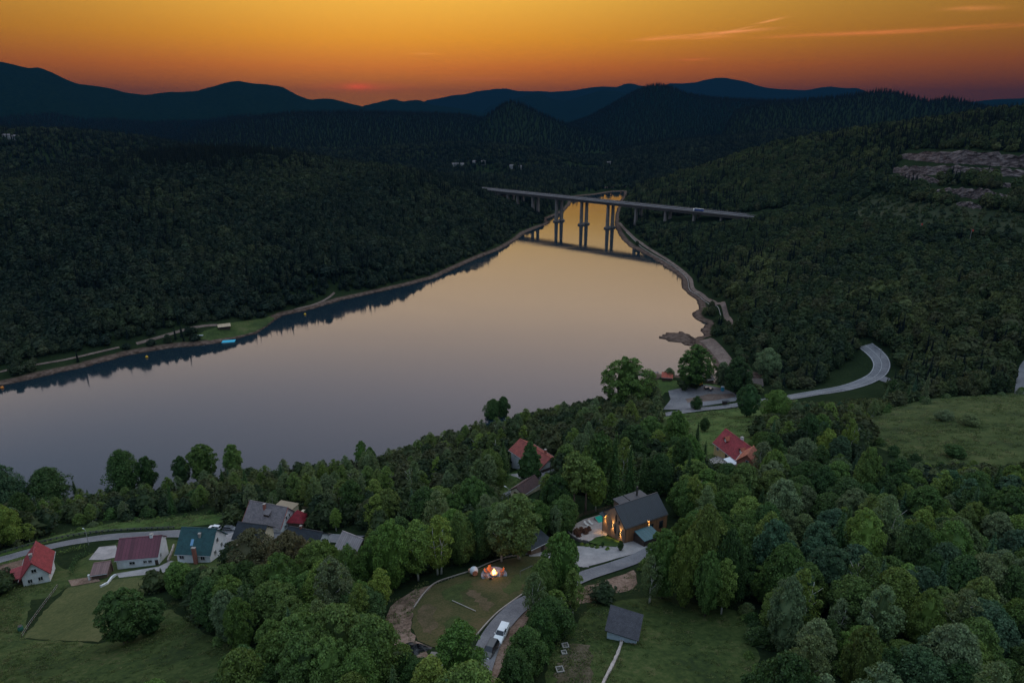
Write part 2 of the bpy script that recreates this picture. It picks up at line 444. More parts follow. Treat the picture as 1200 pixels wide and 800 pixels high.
def seams(name, col, step=0.5, var=0.25, rough=0.45, metal=0.0, groove=0.35):
    """standing-seam metal or boards: stripes running down the slope"""
    m, t = _mat(name)
    c = nd(t, 'ShaderNodeTexCoord'); sx = nd(t, 'ShaderNodeSeparateXYZ'); t.links.new(c.outputs['UV'], sx.inputs[0])
    u = math_(t, 'DIVIDE', sx.outputs[0], step)
    fr = math_(t, 'FRACT', u)
    gr = math_(t, 'LESS_THAN', math_(t, 'ABSOLUTE', math_(t, 'SUBTRACT', fr, 0.5)), 0.42)
    wn_ = nd(t, 'ShaderNodeTexWhiteNoise', noise_dimensions='1D'); t.links.new(math_(t, 'FLOOR', u), wn_.inputs['W'])
    s = noise_fac(t, 0.7, 6, 0.7)
    v = math_(t, 'MULTIPLY_ADD', wn_.outputs['Value'], var, 1 - var * 0.5)
    v = math_(t, 'MULTIPLY', v, math_(t, 'MULTIPLY_ADD', gr, groove, 1 - groove))
    v = math_(t, 'MULTIPLY', v, math_(t, 'MULTIPLY_ADD', s, 0.6, 0.7))
    cc = nd(t, 'ShaderNodeCombineXYZ')
    for i in range(3): t.links.new(math_(t, 'MULTIPLY', v, col[i]), cc.inputs[i])
    finish(t, cc.outputs[0], rough, 0.35, metal, bump=gr, bumpd=0.04, bumps=0.6)
    MATS[name] = m; return m
def leafmat(name, stops=None, var=0.9, tone=False):
    """leaves: colour per tree, each leaf clump a little different, some light passing through"""
    m, t = _mat(name)
    oi = nd(t, 'ShaderNodeObjectInfo'); ge = nd(t, 'ShaderNodeNewGeometry')
    rf = oi.outputs['Random']
    if tone:        # stands of trees share a tone
        at_ = nd(t, 'ShaderNodeAttribute', attribute_type='INSTANCER', attribute_name='tone')
        rf = math_(t, 'ADD', math_(t, 'MULTIPLY', rf, 0.55), math_(t, 'MULTIPLY', at_.outputs['Fac'], 0.45), clamp=True)
    base = oi.outputs['Color'] if stops is None else ramp(t, rf, stops)
    v = math_(t, 'MULTIPLY_ADD', ge.outputs['Random Per Island'], var, 1.0 - var * 0.5)
    cc = mixc(t, 1.0, base, v, 'MULTIPLY')
    warm = mixc(t, math_(t, 'MULTIPLY', math_(t, 'FRACT', math_(t, 'MULTIPLY', ge.outputs['Random Per Island'], 7.3)), 0.35), cc, mixc(t, 1.0, cc, (1.18, 1.08, 0.72), 'MULTIPLY'))
    d = nd(t, 'ShaderNodeBsdfDiffuse'); t.links.new(warm, d.inputs[0])
    tr = nd(t, 'ShaderNodeBsdfTranslucent'); t.links.new(warm, tr.inputs[0])
    gl = nd(t, 'ShaderNodeBsdfGlossy'); gl.inputs['Roughness'].default_value = 0.55; gl.inputs[0].default_value = (1, 1, 1, 1)
    a = nd(t, 'ShaderNodeMixShader'); a.inputs[0].default_value = 0.34
    t.links.new(d.outputs[0], a.inputs[1]); t.links.new(tr.outputs[0], a.inputs[2])
    b = nd(t, 'ShaderNodeMixShader'); b.inputs[0].default_value = 0.012
    t.links.new(a.outputs[0], b.inputs[1]); t.links.new(gl.outputs[0], b.inputs[2])
    o = nd(t, 'ShaderNodeOutputMaterial'); t.links.new(b.outputs[0], o.inputs[0])
    MATS[name] = m; return m

# ------------------------------------------------------------------ helpers: meshes
def tag(o, label=None, cat=None, group=None, kind=None):
    if label: o['label'] = label
    if cat: o['category'] = cat
    if group: o['group'] = group
    if kind: o['kind'] = kind
    return o
def empty(name, loc, rz=0.0):
    o = bpy.data.objects.new(name, None); COL.objects.link(o)
    o.empty_display_size = 0.5
    o.location = loc; o.rotation_euler = (0, 0, rz); return o
class MB:
    def __init__(s): s.v = []; s.f = []; s.m = []; s.cur = 0; s.uv = []
    def add(s, vs, fs, uvs=None):
        b = len(s.v); s.v += [tuple(p) for p in vs]
        for k, f in enumerate(fs):
            s.f.append(tuple(i + b for i in f)); s.m.append(s.cur)
            s.uv.append(uvs[k] if uvs else None)
        return s
    def box(s, x0, x1, y0, y1, z0, z1):
        return s.add([(x0,y0,z0),(x1,y0,z0),(x1,y1,z0),(x0,y1,z0),(x0,y0,z1),(x1,y0,z1),(x1,y1,z1),(x0,y1,z1)],
                     [(3,2,1,0),(4,5,6,7),(0,1,5,4),(1,2,6,5),(2,3,7,6),(3,0,4,7)])
    def hexa(s, lo, hi):
        """eight corners: four below, four above, same winding"""
        return s.add(list(lo) + list(hi), [(3,2,1,0),(4,5,6,7),(0,1,5,4),(1,2,6,5),(2,3,7,6),(3,0,4,7)])
    def slab(s, quad, thick, uv=True):
        """a sheet given by four corners, thickened downwards; UV in metres along first edge / up"""
        q = [Vector(p) for p in quad]
        n = (q[1] - q[0]).cross(q[3] - q[0]).normalized()
        if n.z < 0: n = -n
        lo = [p - n * thick for p in q]
        a = (q[1] - q[0]).length; b = (q[3] - q[0]).length
        u = [(0,0),(a,0),(a,b),(0,b)]
        return s.add(lo + q, [(3,2,1,0),(4,5,6,7),(0,1,5,4),(1,2,6,5),(2,3,7,6),(3,0,4,7)], [None, u, None, None, None, None])
    def prism(s, poly, y0, y1):
        """polygon in x,z extruded along y"""
        n = len(poly)
        vs = [(x, y0, z) for x, z in poly] + [(x, y1, z) for x, z in poly]
        return s.add(vs, [tuple(range(n)), tuple(range(2*n-1, n-1, -1))] + [(i+n, (i+1)%n+n, (i+1)%n, i) for i in range(n)])
    def prismx(s, poly, x0, x1):
        n = len(poly)
        vs = [(x0, y, z) for y, z in poly] + [(x1, y, z) for y, z in poly]
        return s.add(vs, [tuple(range(n)), tuple(range(2*n-1, n-1, -1))] + [(i+n, (i+1)%n+n, (i+1)%n, i) for i in range(n)])
    def tube(s, pts, rad, n=8, cap=True):
        pts = [Vector(p) for p in pts]
        if not hasattr(rad, '__len__'): rad = [rad] * len(pts)
        rings = []
        for i, p in enumerate(pts):
            d = (pts[min(i+1, len(pts)-1)] - pts[max(i-1, 0)]).normalized()
            a = d.orthogonal().normalized() if abs(d.z) < 0.95 else Vector((1,0,0)) - d * d.x
            a.normalize(); b = d.cross(a)
            rings.append([p + (a * math.cos(2*math.pi*k/n) + b * math.sin(2*math.pi*k/n)) * rad[i] for k in range(n)])
        vs = [q for r in rings for q in r]; fs = []
        for i in range(len(pts) - 1):
            for k in range(n):
                fs.append((i*n+k, i*n+(k+1)%n, (i+1)*n+(k+1)%n, (i+1)*n+k))
        if cap: fs += [tuple(range(n-1, -1, -1)), tuple(range((len(pts)-1)*n, len(pts)*n))]
        return s.add(vs, fs)
    def lathe(s, prof, n=16, cx=0, cy=0):
        vs = [(cx + r*math.cos(2*math.pi*k/n), cy + r*math.sin(2*math.pi*k/n), z) for r, z in prof for k in range(n)]
        fs = [(i*n+k, i*n+(k+1)%n, (i+1)*n+(k+1)%n, (i+1)*n+k) for i in range(len(prof)-1) for k in range(n)]
        fs += [tuple(range(n-1, -1, -1)), tuple(range((len(prof)-1)*n, len(prof)*n))]
        return s.add(vs, fs)
    def build(s, name, mats, parent=None, smooth=False, loc=None):
        me = bpy.data.meshes.new(name)
        me.from_pydata(s.v, [], s.f)
        if not isinstance(mats, (list, tuple)): mats = [mats]
        for m in mats: me.materials.append(m)
        for p, k in zip(me.polygons, s.m): p.material_index = k; p.use_smooth = smooth
        if any(u for u in s.uv):
            ul = me.uv_layers.new(name='UVMap')
            for p, u in zip(me.polygons, s.uv):
                if u:
                    for li, c in zip(p.loop_indices, u): ul.data[li].uv = c
        bm = bmesh.new(); bm.from_mesh(me); bmesh.ops.recalc_face_normals(bm, faces=bm.faces); bm.to_mesh(me); bm.free()
        me.update()
        o = bpy.data.objects.new(name, me); COL.objects.link(o)
        if parent: o.parent = parent
        if loc: o.location = loc
        return o
def copy_tree(o, parent=None):
    c = o.copy(); COL.objects.link(c)
    if parent: c.parent = parent
    for ch in o.children: copy_tree(ch, c)
    return c
def np_mesh(name, V, Fc, mat, smooth=True):
    me = bpy.data.meshes.new(name)
    V = np.asarray(V, np.float32); Fc = np.asarray(Fc, np.int32); k = Fc.shape[1]
    me.vertices.add(len(V)); me.vertices.foreach_set('co', V.ravel())
    me.loops.add(Fc.size); me.loops.foreach_set('vertex_index', Fc.ravel())
    me.polygons.add(len(Fc)); me.polygons.foreach_set('loop_start', np.arange(0, Fc.size, k, dtype=np.int32))
    me.polygons.foreach_set('use_smooth', np.full(len(Fc), smooth))
    me.update(calc_edges=True); me.validate()
    if mat: me.materials.append(mat)
    return me

# ------------------------------------------------------------------ the ground
FINE_Z = None
m, t = _mat('terrain')
pos = nd(t, 'ShaderNodeNewGeometry'); sx = nd(t, 'ShaderNodeSeparateXYZ'); t.links.new(pos.outputs['Position'], sx.inputs[0])
a = noise_fac(t, 0.035, 6, 0.65); b = noise_fac(t, 0.6, 5, 0.7)
f = math_(t, 'ADD', math_(t, 'MULTIPLY', a, 0.5), math_(t, 'MULTIPLY', b, 0.5))
woods = ramp(t, f, [(0.3, (0.010, 0.016, 0.008)), (0.5, (0.017, 0.027, 0.012)), (0.68, (0.030, 0.040, 0.017))])
c_ = noise_fac(t, 0.3, 6, 0.7)
bank = ramp(t, c_, [(0.34, (0.050, 0.034, 0.026)), (0.52, (0.105, 0.072, 0.058)), (0.68, (0.17, 0.122, 0.10))])
zz = math_(t, 'ADD', sx.outputs[2], math_(t, 'MULTIPLY', math_(t, 'SUBTRACT', c_, 0.5), 1.2))
fb = nd(t, 'ShaderNodeMapRange', interpolation_type='SMOOTHSTEP'); t.links.new(zz, fb.inputs[0])
fb.inputs[1].default_value = 1.15; fb.inputs[2].default_value = 1.9; fb.inputs[3].default_value = 1.0; fb.inputs[4].default_value = 0.0
wl = nd(t, 'ShaderNodeMapRange', interpolation_type='SMOOTHSTEP'); t.links.new(zz, wl.inputs[0])
wl.inputs[1].default_value = 0.1; wl.inputs[2].default_value = 0.6; wl.inputs[3].default_value = 0.45; wl.inputs[4].default_value = 1.0
vl = nd(t, 'ShaderNodeVectorMath', operation='LENGTH'); t.links.new(pos.outputs['Position'], vl.inputs[0])
fr_ = nd(t, 'ShaderNodeMapRange', interpolation_type='SMOOTHSTEP'); t.links.new(vl.outputs['Value'], fr_.inputs[0])
fr_.inputs[1].default_value = 2200; fr_.inputs[2].default_value = 4200; fr_.inputs[3].default_value = 0.0; fr_.inputs[4].default_value = 1.0
spruce = ramp(t, a, [(0.4, (0.003, 0.011, 0.010)), (0.6, (0.007, 0.018, 0.014))])      # far spruce forest, with the dark blue of distance put into the colour
woods = mixc(t, fr_.outputs[0], woods, spruce)
colr = mixc(t, fb.outputs[0], woods, mixc(t, 1.0, bank, wl.outputs[0], 'MULTIPLY'))
finish(t, colr, 1.0, 0.0, bump=b, bumpd=0.6, bumps=0.7)
MATS['terrain'] = m
AZ = np.radians(np.arange(-62, 62.01, 0.27))
RR = [18.0]
while RR[-1] < 19000:
    r = RR[-1]
    RR.append(r * (1.0105 if r < 1400 else 1.013 if r < 6000 else 1.018))
RR = np.array(RR)
gr, ga = np.meshgrid(RR, AZ, indexing='ij')
gx, gy = (gr * np.sin(ga)).ravel(), (gr * np.cos(ga)).ravel()
gz = H(gx, gy)
nr, na = len(RR), len(AZ)
ii = np.arange(nr - 1)[:, None] * na + np.arange(na - 1)[None, :]
Fq = np.stack([ii, ii + 1, ii + na + 1, ii + na], -1).reshape(-1, 4)
me = np_mesh('terrain', np.c_[gx, gy, gz], Fq[:, ::-1], MATS['terrain'])
o = bpy.data.objects.new('terrain', me); COL.objects.link(o); tag(o, kind='structure')

# ------------------------------------------------------------------ the lake
m, t = _mat('lake_water')
c = nd(t, 'ShaderNodeTexCoord')
n1 = noise_fac(t, 0.02, 3, 0.5); n2 = noise_fac(t, 0.9, 3, 0.6)
bmp = math_(t, 'ADD', math_(t, 'MULTIPLY', n1, 0.3), math_(t, 'MULTIPLY', n2, 0.06))
bu = nd(t, 'ShaderNodeBump'); bu.inputs['Strength'].default_value = 0.10; bu.inputs['Distance'].default_value = 1.0
t.links.new(bmp, bu.inputs['Height'])
p = nd(t, 'ShaderNodeBsdfPrincipled')
p.inputs['Base Color'].default_value = (0.010, 0.020, 0.028, 1)
t.links.new(ramp(t, noise_fac(t, 0.012, 5, 0.6, 'Object', (1, 2.2, 1)), [(0.35, (0.03, 0.03, 0.03)), (0.62, (0.09, 0.09, 0.09))]), p.inputs['Roughness'])
p.inputs['IOR'].default_value = 1.42
t.links.new(bu.outputs[0], p.inputs['Normal'])
oo = nd(t, 'ShaderNodeOutputMaterial'); t.links.new(p.outputs[0], oo.inputs[0])
mb = MB()
mb.add([(-900, 90, 0), (900, 90, 0), (1500, 2300, 0), (-1500, 2300, 0)], [(0, 1, 2, 3)])
o = mb.build('lake_water', m); tag(o, kind='structure')

# ------------------------------------------------------------------ sheets that lie on the ground
def dense(P, closed, step):
    out = []
    n = len(P)
    for i in range(n if closed else n - 1):
        a, b = np.array(P[i][:2]), np.array(P[(i + 1) % n][:2])
        k = max(1, int(np.linalg.norm(b - a) / step))
        out += [tuple(a + (b - a) * j / k) for j in range(k)]
    if not closed: out.append(tuple(P[-1][:2]))
    return out
def catmull(P, sub=8):
    P = [np.array(p[:2]) for p in P]; out = []
    Q = [2 * P[0] - P[1]] + P + [2 * P[-1] - P[-2]]
    for i in range(1, len(Q) - 2):
        for k in range(sub):
            s = k / sub
            out.append(tuple(0.5 * ((2*Q[i]) + (Q[i+1]-Q[i-1])*s + (2*Q[i-1]-5*Q[i]+4*Q[i+1]-Q[i+2])*s*s + (3*Q[i]-Q[i-1]-3*Q[i+1]+Q[i+2])*s**3)))
    out.append(tuple(P[-1])); return out
def world(px): return [tuple(hit(a, b)[:2]) for a, b in px]
def drape(name, px, mat, off=0.06, step=2.0, wob=0.0, pts=None, kind='structure'):
    """a sheet of ground cover following the terrain inside an outline"""
    B = dense(pts if pts else world(px), True, step)
    if wob:
        a = np.array(B); k = np.arange(len(a))
        a[:, 0] += wob * np.array([rnd.uniform(-1, 1) for _ in k]); a[:, 1] += wob * np.array([rnd.uniform(-1, 1) for _ in k])
        B = [tuple(q) for q in a]
    arr = np.array(B); x0, y0 = arr.min(0); x1, y1 = arr.max(0)
    X, Y = np.meshgrid(np.arange(x0, x1, step), np.arange(y0, y1, step)); X = X.ravel(); Y = Y.ravel()
    k = sdf(arr, X, Y) < -step * 0.4
    inner = list(zip(X[k], Y[k]))
    n = len(B)
    r = delaunay_2d_cdt([Vector(p) for p in B + inner], [(i, (i + 1) % n) for i in range(n)], [list(range(n))], 1, 1e-4)
    V = np.array([(p.x, p.y) for p in r[0]])
    Z = H(V[:, 0], V[:, 1]) + off
    mb = MB(); mb.add([(a, b, c) for (a, b), c in zip(V, Z)], [tuple(q) for q in r[2]])
    o = mb.build(name, mat, smooth=True)
    for p in o.data.polygons:
        if p.normal.z < 0: p.flip()
    return tag(o, kind=kind) if kind else o
ROADS = []     # (points, half width): nothing grows here
def ribbon(name, px, width, mat, off=0.08, sub=8, pts=None, kind='structure', reg=True, side=0.0, thick=0.0):
    P = catmull(pts if pts else world(px), sub)
    P = dense(P, False, 2.5)
    if reg: ROADS.append((np.array(P), width / 2))
    a = np.array(P); d = np.gradient(a, axis=0); d /= np.linalg.norm(d, axis=1)[:, None] + 1e-9
    nrm_ = np.c_[d[:, 1], -d[:, 0]]
    K = 5 if width > 1.0 else 2
    us = np.linspace(-0.5, 0.5, K)
    V = np.concatenate([a + nrm_ * (u * width + side) for u in us])
    Z = H(V[:, 0], V[:, 1]) + off
    n = len(a); fs = []
    for k in range(K - 1):
        for i in range(n - 1):
            fs.append((k*n+i, k*n+i+1, (k+1)*n+i+1, (k+1)*n+i))
    vs = [(x, y, z) for (x, y), z in zip(V, Z)]
    if thick:
        m0 = len(vs); vs += [(x, y, z - thick) for x, y, z in vs]
        for i in range(n - 1):
            fs.append((i, i+1, m0+i+1, m0+i)); j = (K-1)*n
            fs.append((j+i, j+i+1, m0+j+i+1, m0+j+i))
        fs += [(0, m0, m0+(K-1)*n, (K-1)*n)] if K == 2 else []
    o = MB().add(vs, fs).build(name, mat, smooth=not thick)
    if not thick:
        for p in o.data.polygons:
            if p.normal.z < 0: p.flip()
    return tag(o, kind=kind) if kind else o

# ------------------------------------------------------------------ ground cover and roads
asphalt = ground('asphalt', [(0.3, (0.10, 0.10, 0.112)), (0.5, (0.14, 0.138, 0.15)), (0.7, (0.19, 0.185, 0.195))], 0.12, 3.0, 0.9, 0.03)
asphalt_far = ground('pale_asphalt', [(0.3, (0.10, 0.10, 0.112)), (0.5, (0.15, 0.148, 0.16)), (0.7, (0.20, 0.195, 0.205))], 0.08, 1.0, 0.9, 0.03)
gravel_m = ground('gravel', [(0.3, (0.20, 0.185, 0.185)), (0.5, (0.27, 0.25, 0.25)), (0.7, (0.35, 0.32, 0.315))], 0.3, 6.0, 0.95, 0.05)
dirt_m = ground('dirt', [(0.32, (0.075, 0.050, 0.036)), (0.5, (0.16, 0.105, 0.078)), (0.66, (0.24, 0.165, 0.13))], 0.18, 1.8, 0.97, 0.2)
lawn_m = ground('lawn', [(0.32, (0.030, 0.036, 0.013)), (0.48, (0.050, 0.052, 0.018)), (0.58, (0.070, 0.060, 0.025)), (0.70, (0.090, 0.068, 0.034))], 0.09, 2.2, 0.95, 0.08)
grass_m = ground('grass', [(0.30, (0.018, 0.032, 0.010)), (0.48, (0.034, 0.054, 0.014)), (0.60, (0.050, 0.070, 0.020)), (0.72, (0.078, 0.082, 0.032))], 0.08, 0.9, 0.97, 0.25)
green_m = ground('green_grass', [(0.30, (0.026, 0.052, 0.013)), (0.5, (0.046, 0.082, 0.018)), (0.70, (0.075, 0.108, 0.030))], 0.07, 0.8, 0.97, 0.2)
hay_m = ground('mown_field', [(0.30, (0.044, 0.056, 0.020)), (0.5, (0.064, 0.074, 0.026)), (0.70, (0.092, 0.094, 0.038))], 0.10, 1.6, 0.97, 0.08, (1.0, 0.35, 1.0))
paving_m = tiles('paving', (0.36, 0.31, 0.29), 0.6, var=0.18, rough=0.85)
kerb_m = plain('kerb_stone', (0.30, 0.255, 0.23), 0.85, 0.2, 1.0)
paint_m = plain('road_paint', (0.36, 0.36, 0.36), 0.7, 0.3, 0.8)
path_m = ground('path', [(0.3, (0.09, 0.065, 0.052)), (0.5, (0.14, 0.10, 0.085)), (0.7, (0.20, 0.152, 0.13))], 0.15, 1.5, 0.95, 0.05)

# meadows and lawns
drape('meadow', [(-60,812),(-60,712),(0,706),(26,690),(36,700),(28,748),(116,754),(160,738),(200,712),(236,740),(262,752),(300,770),(330,812),(200,830)], grass_m, 0.05, 2.0, 0.5)
drape('mown_field', [(80,688),(108,683),(138,678),(174,676),(178,686),(166,700),(140,728),(116,752),(72,750),(28,747),(52,716)], hay_m, 0.08, 2.0, 0.3)
drape('house_garden', [(0,650),(40,640),(76,668),(100,652),(140,634),(200,632),(262,640),(270,668),(200,680),(174,676),(138,678),(80,688),(60,700),(0,706)], grass_m, 0.06, 2.0, 0.4)
drape('roadside_meadow', [(0,645),(40,634),(90,621),(130,613),(200,606),(262,602),(286,594),(288,606),(258,613),(206,619),(150,620),(90,627),(50,637),(0,652)], green_m, 0.08, 2.0, 0.5)
drape('lawn', [(633,649),(612,652),(593,655),(572,662),(554,670),(532,677),(510,685),(497,696),(485,713),(482,735),(490,750),(505,758),(518,760),(540,754),(558,743),(570,730),(584,716),(600,704),(614,694),(630,682),(640,664)], lawn_m, 0.10, 1.6, 0.15)
worn_m = ground('worn_turf', [(0.3, (0.050, 0.046, 0.020)), (0.5, (0.082, 0.062, 0.034)), (0.7, (0.125, 0.085, 0.056))], 0.25, 2.4, 0.97, 0.1)
fresh_m = ground('short_grass', [(0.3, (0.026, 0.038, 0.012)), (0.5, (0.040, 0.056, 0.016)), (0.7, (0.062, 0.072, 0.024))], 0.3, 2.4, 0.97, 0.1)
drape('worn_turf', [(492,712),(503,706),(512,712),(508,722),(514,734),(505,744),(494,738),(490,724)], worn_m, 0.125, 1.0, 0.5)
drape('worn_turf', [(548,690),(560,694),(572,704),(580,708),(574,716),(562,712),(556,702),(546,697)], worn_m, 0.125, 1.0, 0.5)
drape('short_grass', [(520,694),(534,684),(552,680),(556,688),(540,694),(544,704),(530,706),(522,702)], fresh_m, 0.125, 1.0, 0.6)
drape('short_grass', [(590,690),(604,676),(626,662),(632,668),(620,680),(606,692),(596,698)], fresh_m, 0.125, 1.0, 0.6)
drape('short_grass', [(520,728),(534,722),(548,728),(556,736),(545,744),(530,742)], fresh_m, 0.125, 1.0, 0.6)
drape('bare_ground', [(510,684),(497,696),(485,713),(481,735),(488,750),(500,760),(508,775),(492,782),(470,770),(456,745),(452,722),(462,706),(486,690)], dirt_m, 0.07, 1.6, 0.4)
drape('bare_bank', [(640,694),(690,686),(744,668),(748,676),(742,690),(712,698),(690,706),(664,712),(640,712)], dirt_m, 0.08, 1.6, 0.5)
drape('bare_yard', [(600,704),(620,700),(634,708),(620,726),(604,742),(598,760),(590,780),(580,800),(566,795),(572,770),(588,735),(596,720)], dirt_m, 0.07, 1.6, 0.3)
drape('shed_meadow', [(640,830),(640,770),(668,740),(690,712),(712,706),(760,700),(790,704),(872,716),(890,770),(890,830)], grass_m, 0.05, 1.8, 0.4)
drape('dry_ground', [(652,790),(660,762),(672,752),(690,755),(696,775),(690,800),(672,812),(648,810)], ground('dry_weeds', [(0.3,(0.045,0.042,0.022)),(0.5,(0.085,0.068,0.044)),(0.7,(0.14,0.115,0.085))], 0.2, 2.0, 0.97, 0.2), 0.09, 1.5, 0.6)
drape('garden_lawn', [(564,586),(580,566),(594,556),(604,552),(640,552),(668,536),(690,526),(700,520),(668,528),(650,545),(640,560),(625,570),(606,584),(590,590)], green_m, 0.08, 2.0, 0.3)
drape('house_lawn', [(756,512),(762,496),(776,488),(810,484),(850,480),(900,473),(935,468),(930,480),(905,500),(890,520),(884,545),(830,552),(806,530)], green_m, 0.08, 2.5, 0.5)
drape('hillside_meadow', [(1000,500),(1030,484),(1060,474),(1100,466),(1150,462),(1230,458),(1230,560),(1150,552),(1100,546),(1060,536),(1015,520)], grass_m, 0.1, 3.0, 0.8)
drape('hill_meadow', [(980,238),(1020,228),(1060,232),(1120,240),(1190,252),(1260,260),(1260,290),(1150,282),(1080,276),(1020,268),(985,255)], ground('hill_scrub', [(0.3,(0.010,0.018,0.008)),(0.5,(0.017,0.027,0.010)),(0.7,(0.034,0.036,0.016))], 0.03, 0.3, 0.97, 0.4), 0.3, 8.0, 2.0)
drape('beach_meadow', [(222,396),(240,388),(262,381),(290,376),(316,371),(322,373),(312,382),(298,389),(272,395),(246,399)], grass_m, 0.15, 3.0, 0.5)
drape('lakeside_lawn', [(752,452),(770,445),(800,447),(830,450),(850,452),(850,458),(805,456),(780,460),(765,470)], green_m, 0.1, 3.0, 0.5)

# roads
main_px = [(-90,676),(-40,667),(0,656),(40,645),(80,636),(120,630),(165,627),(210,625),(262,626),(300,627),(360,628),(420,632)]
ribbon('road', main_px, 6.6, asphalt, 0.14)
W_main = world(main_px)
def offset_line(W, off, a=0.0, b=1.0):
    P = catmull(W, 10); P = np.array(P); n = len(P); P = P[int(a * n):max(int(b * n), 2)]
    d = np.gradient(P, axis=0); d /= np.linalg.norm(d, axis=1)[:, None]
    return [tuple(q) for q in (P + np.c_[d[:, 1], -d[:, 0]] * off)[::3]]
for s_ in (-3.0, 3.0):
    ribbon('road_edge_line', None, 0.14, paint_m, 0.165, 2, pts=offset_line(W_main, s_), reg=False)
lane_px = [(420,640),(452,636),(500,622),(530,610),(560,594),(592,580),(622,568),(634,562),(640,553),(662,544)]
ribbon('lane', lane_px, 4.2, asphalt, 0.16)
drive_px = [(800,624),(776,638),(752,652),(720,664),(686,675),(656,688),(632,699),(612,708),(594,724),(580,742),(570,762),(560,790),(545,830)]
ribbon('driveway', drive_px, 4.6, asphalt, 0.27)
ribbon('driveway_spur', [(690,662),(664,660),(640,650),(620,650)], 3.0, gravel_m, 0.17, reg=True)
right_px = [(1014,405),(1024,413),(1031,421),(1033,430),(1027,440),(1010,449),(985,456),(955,461),(925,466),(890,471),(850,477),(812,481),(780,486),(740,492)]
ribbon('valley_road', right_px, 9.5, asphalt_far, 0.35)
W_right = world(right_px)
for s_ in (-4.3, 4.3):
    ribbon('road_edge_line', None, 0.3, paint_m, 0.40, 2, pts=offset_line(W_right, s_), reg=False)
ribbon('road_centre_line', None, 0.22, paint_m, 0.40, 2, pts=offset_line(W_right, 0.0), reg=False)
ribbon('side_road', [(1027,441),(1040,446),(1056,450)], 6.0, asphalt_far, 0.30)
ribbon('side_road', [(1199,462),(1200,448),(1203,432),(1208,424)], 7.0, asphalt_far, 0.30)
drape('car_park', [(776,480),(786,468),(783,458),(803,454),(828,451),(846,455),(866,463),(862,470),(830,475),(800,480)], asphalt_far, 0.25, 3.0)
drape('planted_island', [(803,468),(830,462),(858,462),(862,465),(835,470),(806,472)], path_m, 0.32, 2.0, 0.3)
# shore paths
W_bank = world([(722,262),(729,271),(740,282),(756,293),(774,304),(792,317),(803,328),(806,340),(818,349),(833,360),(843,372),(849,386)])
ribbon('shore_path', None, 3.6, path_m, 0.35, 6, pts=[(x + 5, y) for x, y in W_bank])
ribbon('beach', [(826,398),(838,408),(848,420),(853,432)], 9.0, path_m, 0.3, 6)
ribbon('shore_path', [(-60,449),(0,436),(40,428),(80,421),(110,414),(140,407)], 2.0, path_m, 0.3, 6)
ribbon('shore_path', [(160,403),(185,396),(215,387),(255,381)], 3.0, path_m, 0.3, 6)
ribbon('shore_path', [(345,363),(365,358),(380,352),(392,343)], 2.0, path_m, 0.3, 6)
ribbon('hill_road', [(1080,281),(1100,283),(1125,286),(1155,289),(1180,292)], 6.0, path_m, 0.6, 6)
ribbon('far_road', [(722,190),(735,193),(745,196)], 9.0, path_m, 0.8, 4, reg=False)
# yards
drape('farm_yard', [(265,626),(290,620),(300,630),(290,645),(262,648),(258,636)], gravel_m, 0.18, 1.5)
drape('terrace', [(104,656),(116,641),(136,639),(140,652),(122,656)], gravel_m, 0.16, 1.2)
drape('yard', [(136,672),(186,664),(200,657),(214,660),(206,668),(186,672),(140,677)], gravel_m, 0.16, 1.2)
drape('plot', [(0,662),(30,655),(42,662),(36,672),(0,682)], dirt_m, 0.15, 1.2)
drape('vegetable_bed', [(80,680),(112,675),(118,681),(84,687)], dirt_m, 0.18, 1.2)
drape('house_drive', [(596,556),(640,551),(658,543),(664,546),(640,556),(632,564),(622,572),(618,564)], gravel_m, 0.13, 1.2)
drape('house_yard', [(828,540),(846,532),(864,540),(860,556),(838,560)], gravel_m, 0.2, 1.5)
drape('gravel_court', [(671,640),(706,640),(722,637),(732,636),(742,634),(758,640),(752,646),(720,655),(684,665),(672,662)], gravel_m, 0.13, 1.2)
# edging stones round the lawn
ribbon('lawn_kerb', [(485,712),(497,695),(510,683),(532,675),(554,668),(572,660),(593,653),(612,650),(633,647)], 0.22, kerb_m, 0.28, 6, reg=False, thick=0.4)
ribbon('lawn_kerb', [(558,745),(570,731),(584,717),(600,705),(614,695),(631,683)], 0.26, kerb_m, 0.30, 6, reg=False, thick=0.4)

# ------------------------------------------------------------------ the motorway viaduct
conc = plain('concrete', (0.19, 0.165, 0.15), 0.85, 0.25, 0.15)
conc_d = plain('dark_concrete', (0.13, 0.112, 0.105), 0.85, 0.25, 0.2)
steel_m = plain('galvanised_steel', (0.35, 0.35, 0.36), 0.5, 0.2, 1.0, metal=0.6)
DZ = 40.0
bl = Vector(at_z(586, 226.5, DZ - 3)); br_ = Vector(at_z(892, 259, DZ - 3))
ux = (br_ - bl); BL = ux.length; ux.normalize(); uy = Vector((-ux.y, ux.x, 0))
brot = math.atan2(ux.y, ux.x)
via = empty('motorway_viaduct', (bl.x, bl.y, 0), brot)
tag(via, 'long concrete motorway viaduct on paired tall piers crossing the narrow end of the lake', 'viaduct')
mb = MB()
E0, E1 = -70, BL + 60
for y0 in (0.0, 13.2):
    mb.prismx([(y0 + 0.0, DZ - 0.5), (y0 + 0.2, DZ - 0.9), (y0 + 3.2, DZ - 1.3), (y0 + 3.8, DZ - 4.2), (y0 + 8.6, DZ - 4.2), (y0 + 9.2, DZ - 1.3), (y0 + 12.2, DZ - 0.9), (y0 + 12.4, DZ - 0.5), (y0 + 12.4, DZ), (y0, DZ)], E0, E1)
mb.build('deck', conc, via)
mb = MB()
for y0 in (0.7, 13.9): mb.box(E0, E1, y0, y0 + 11.0, DZ + 0.03, DZ + 0.05)
mb.build('carriageway', asphalt, via)
mb = MB()
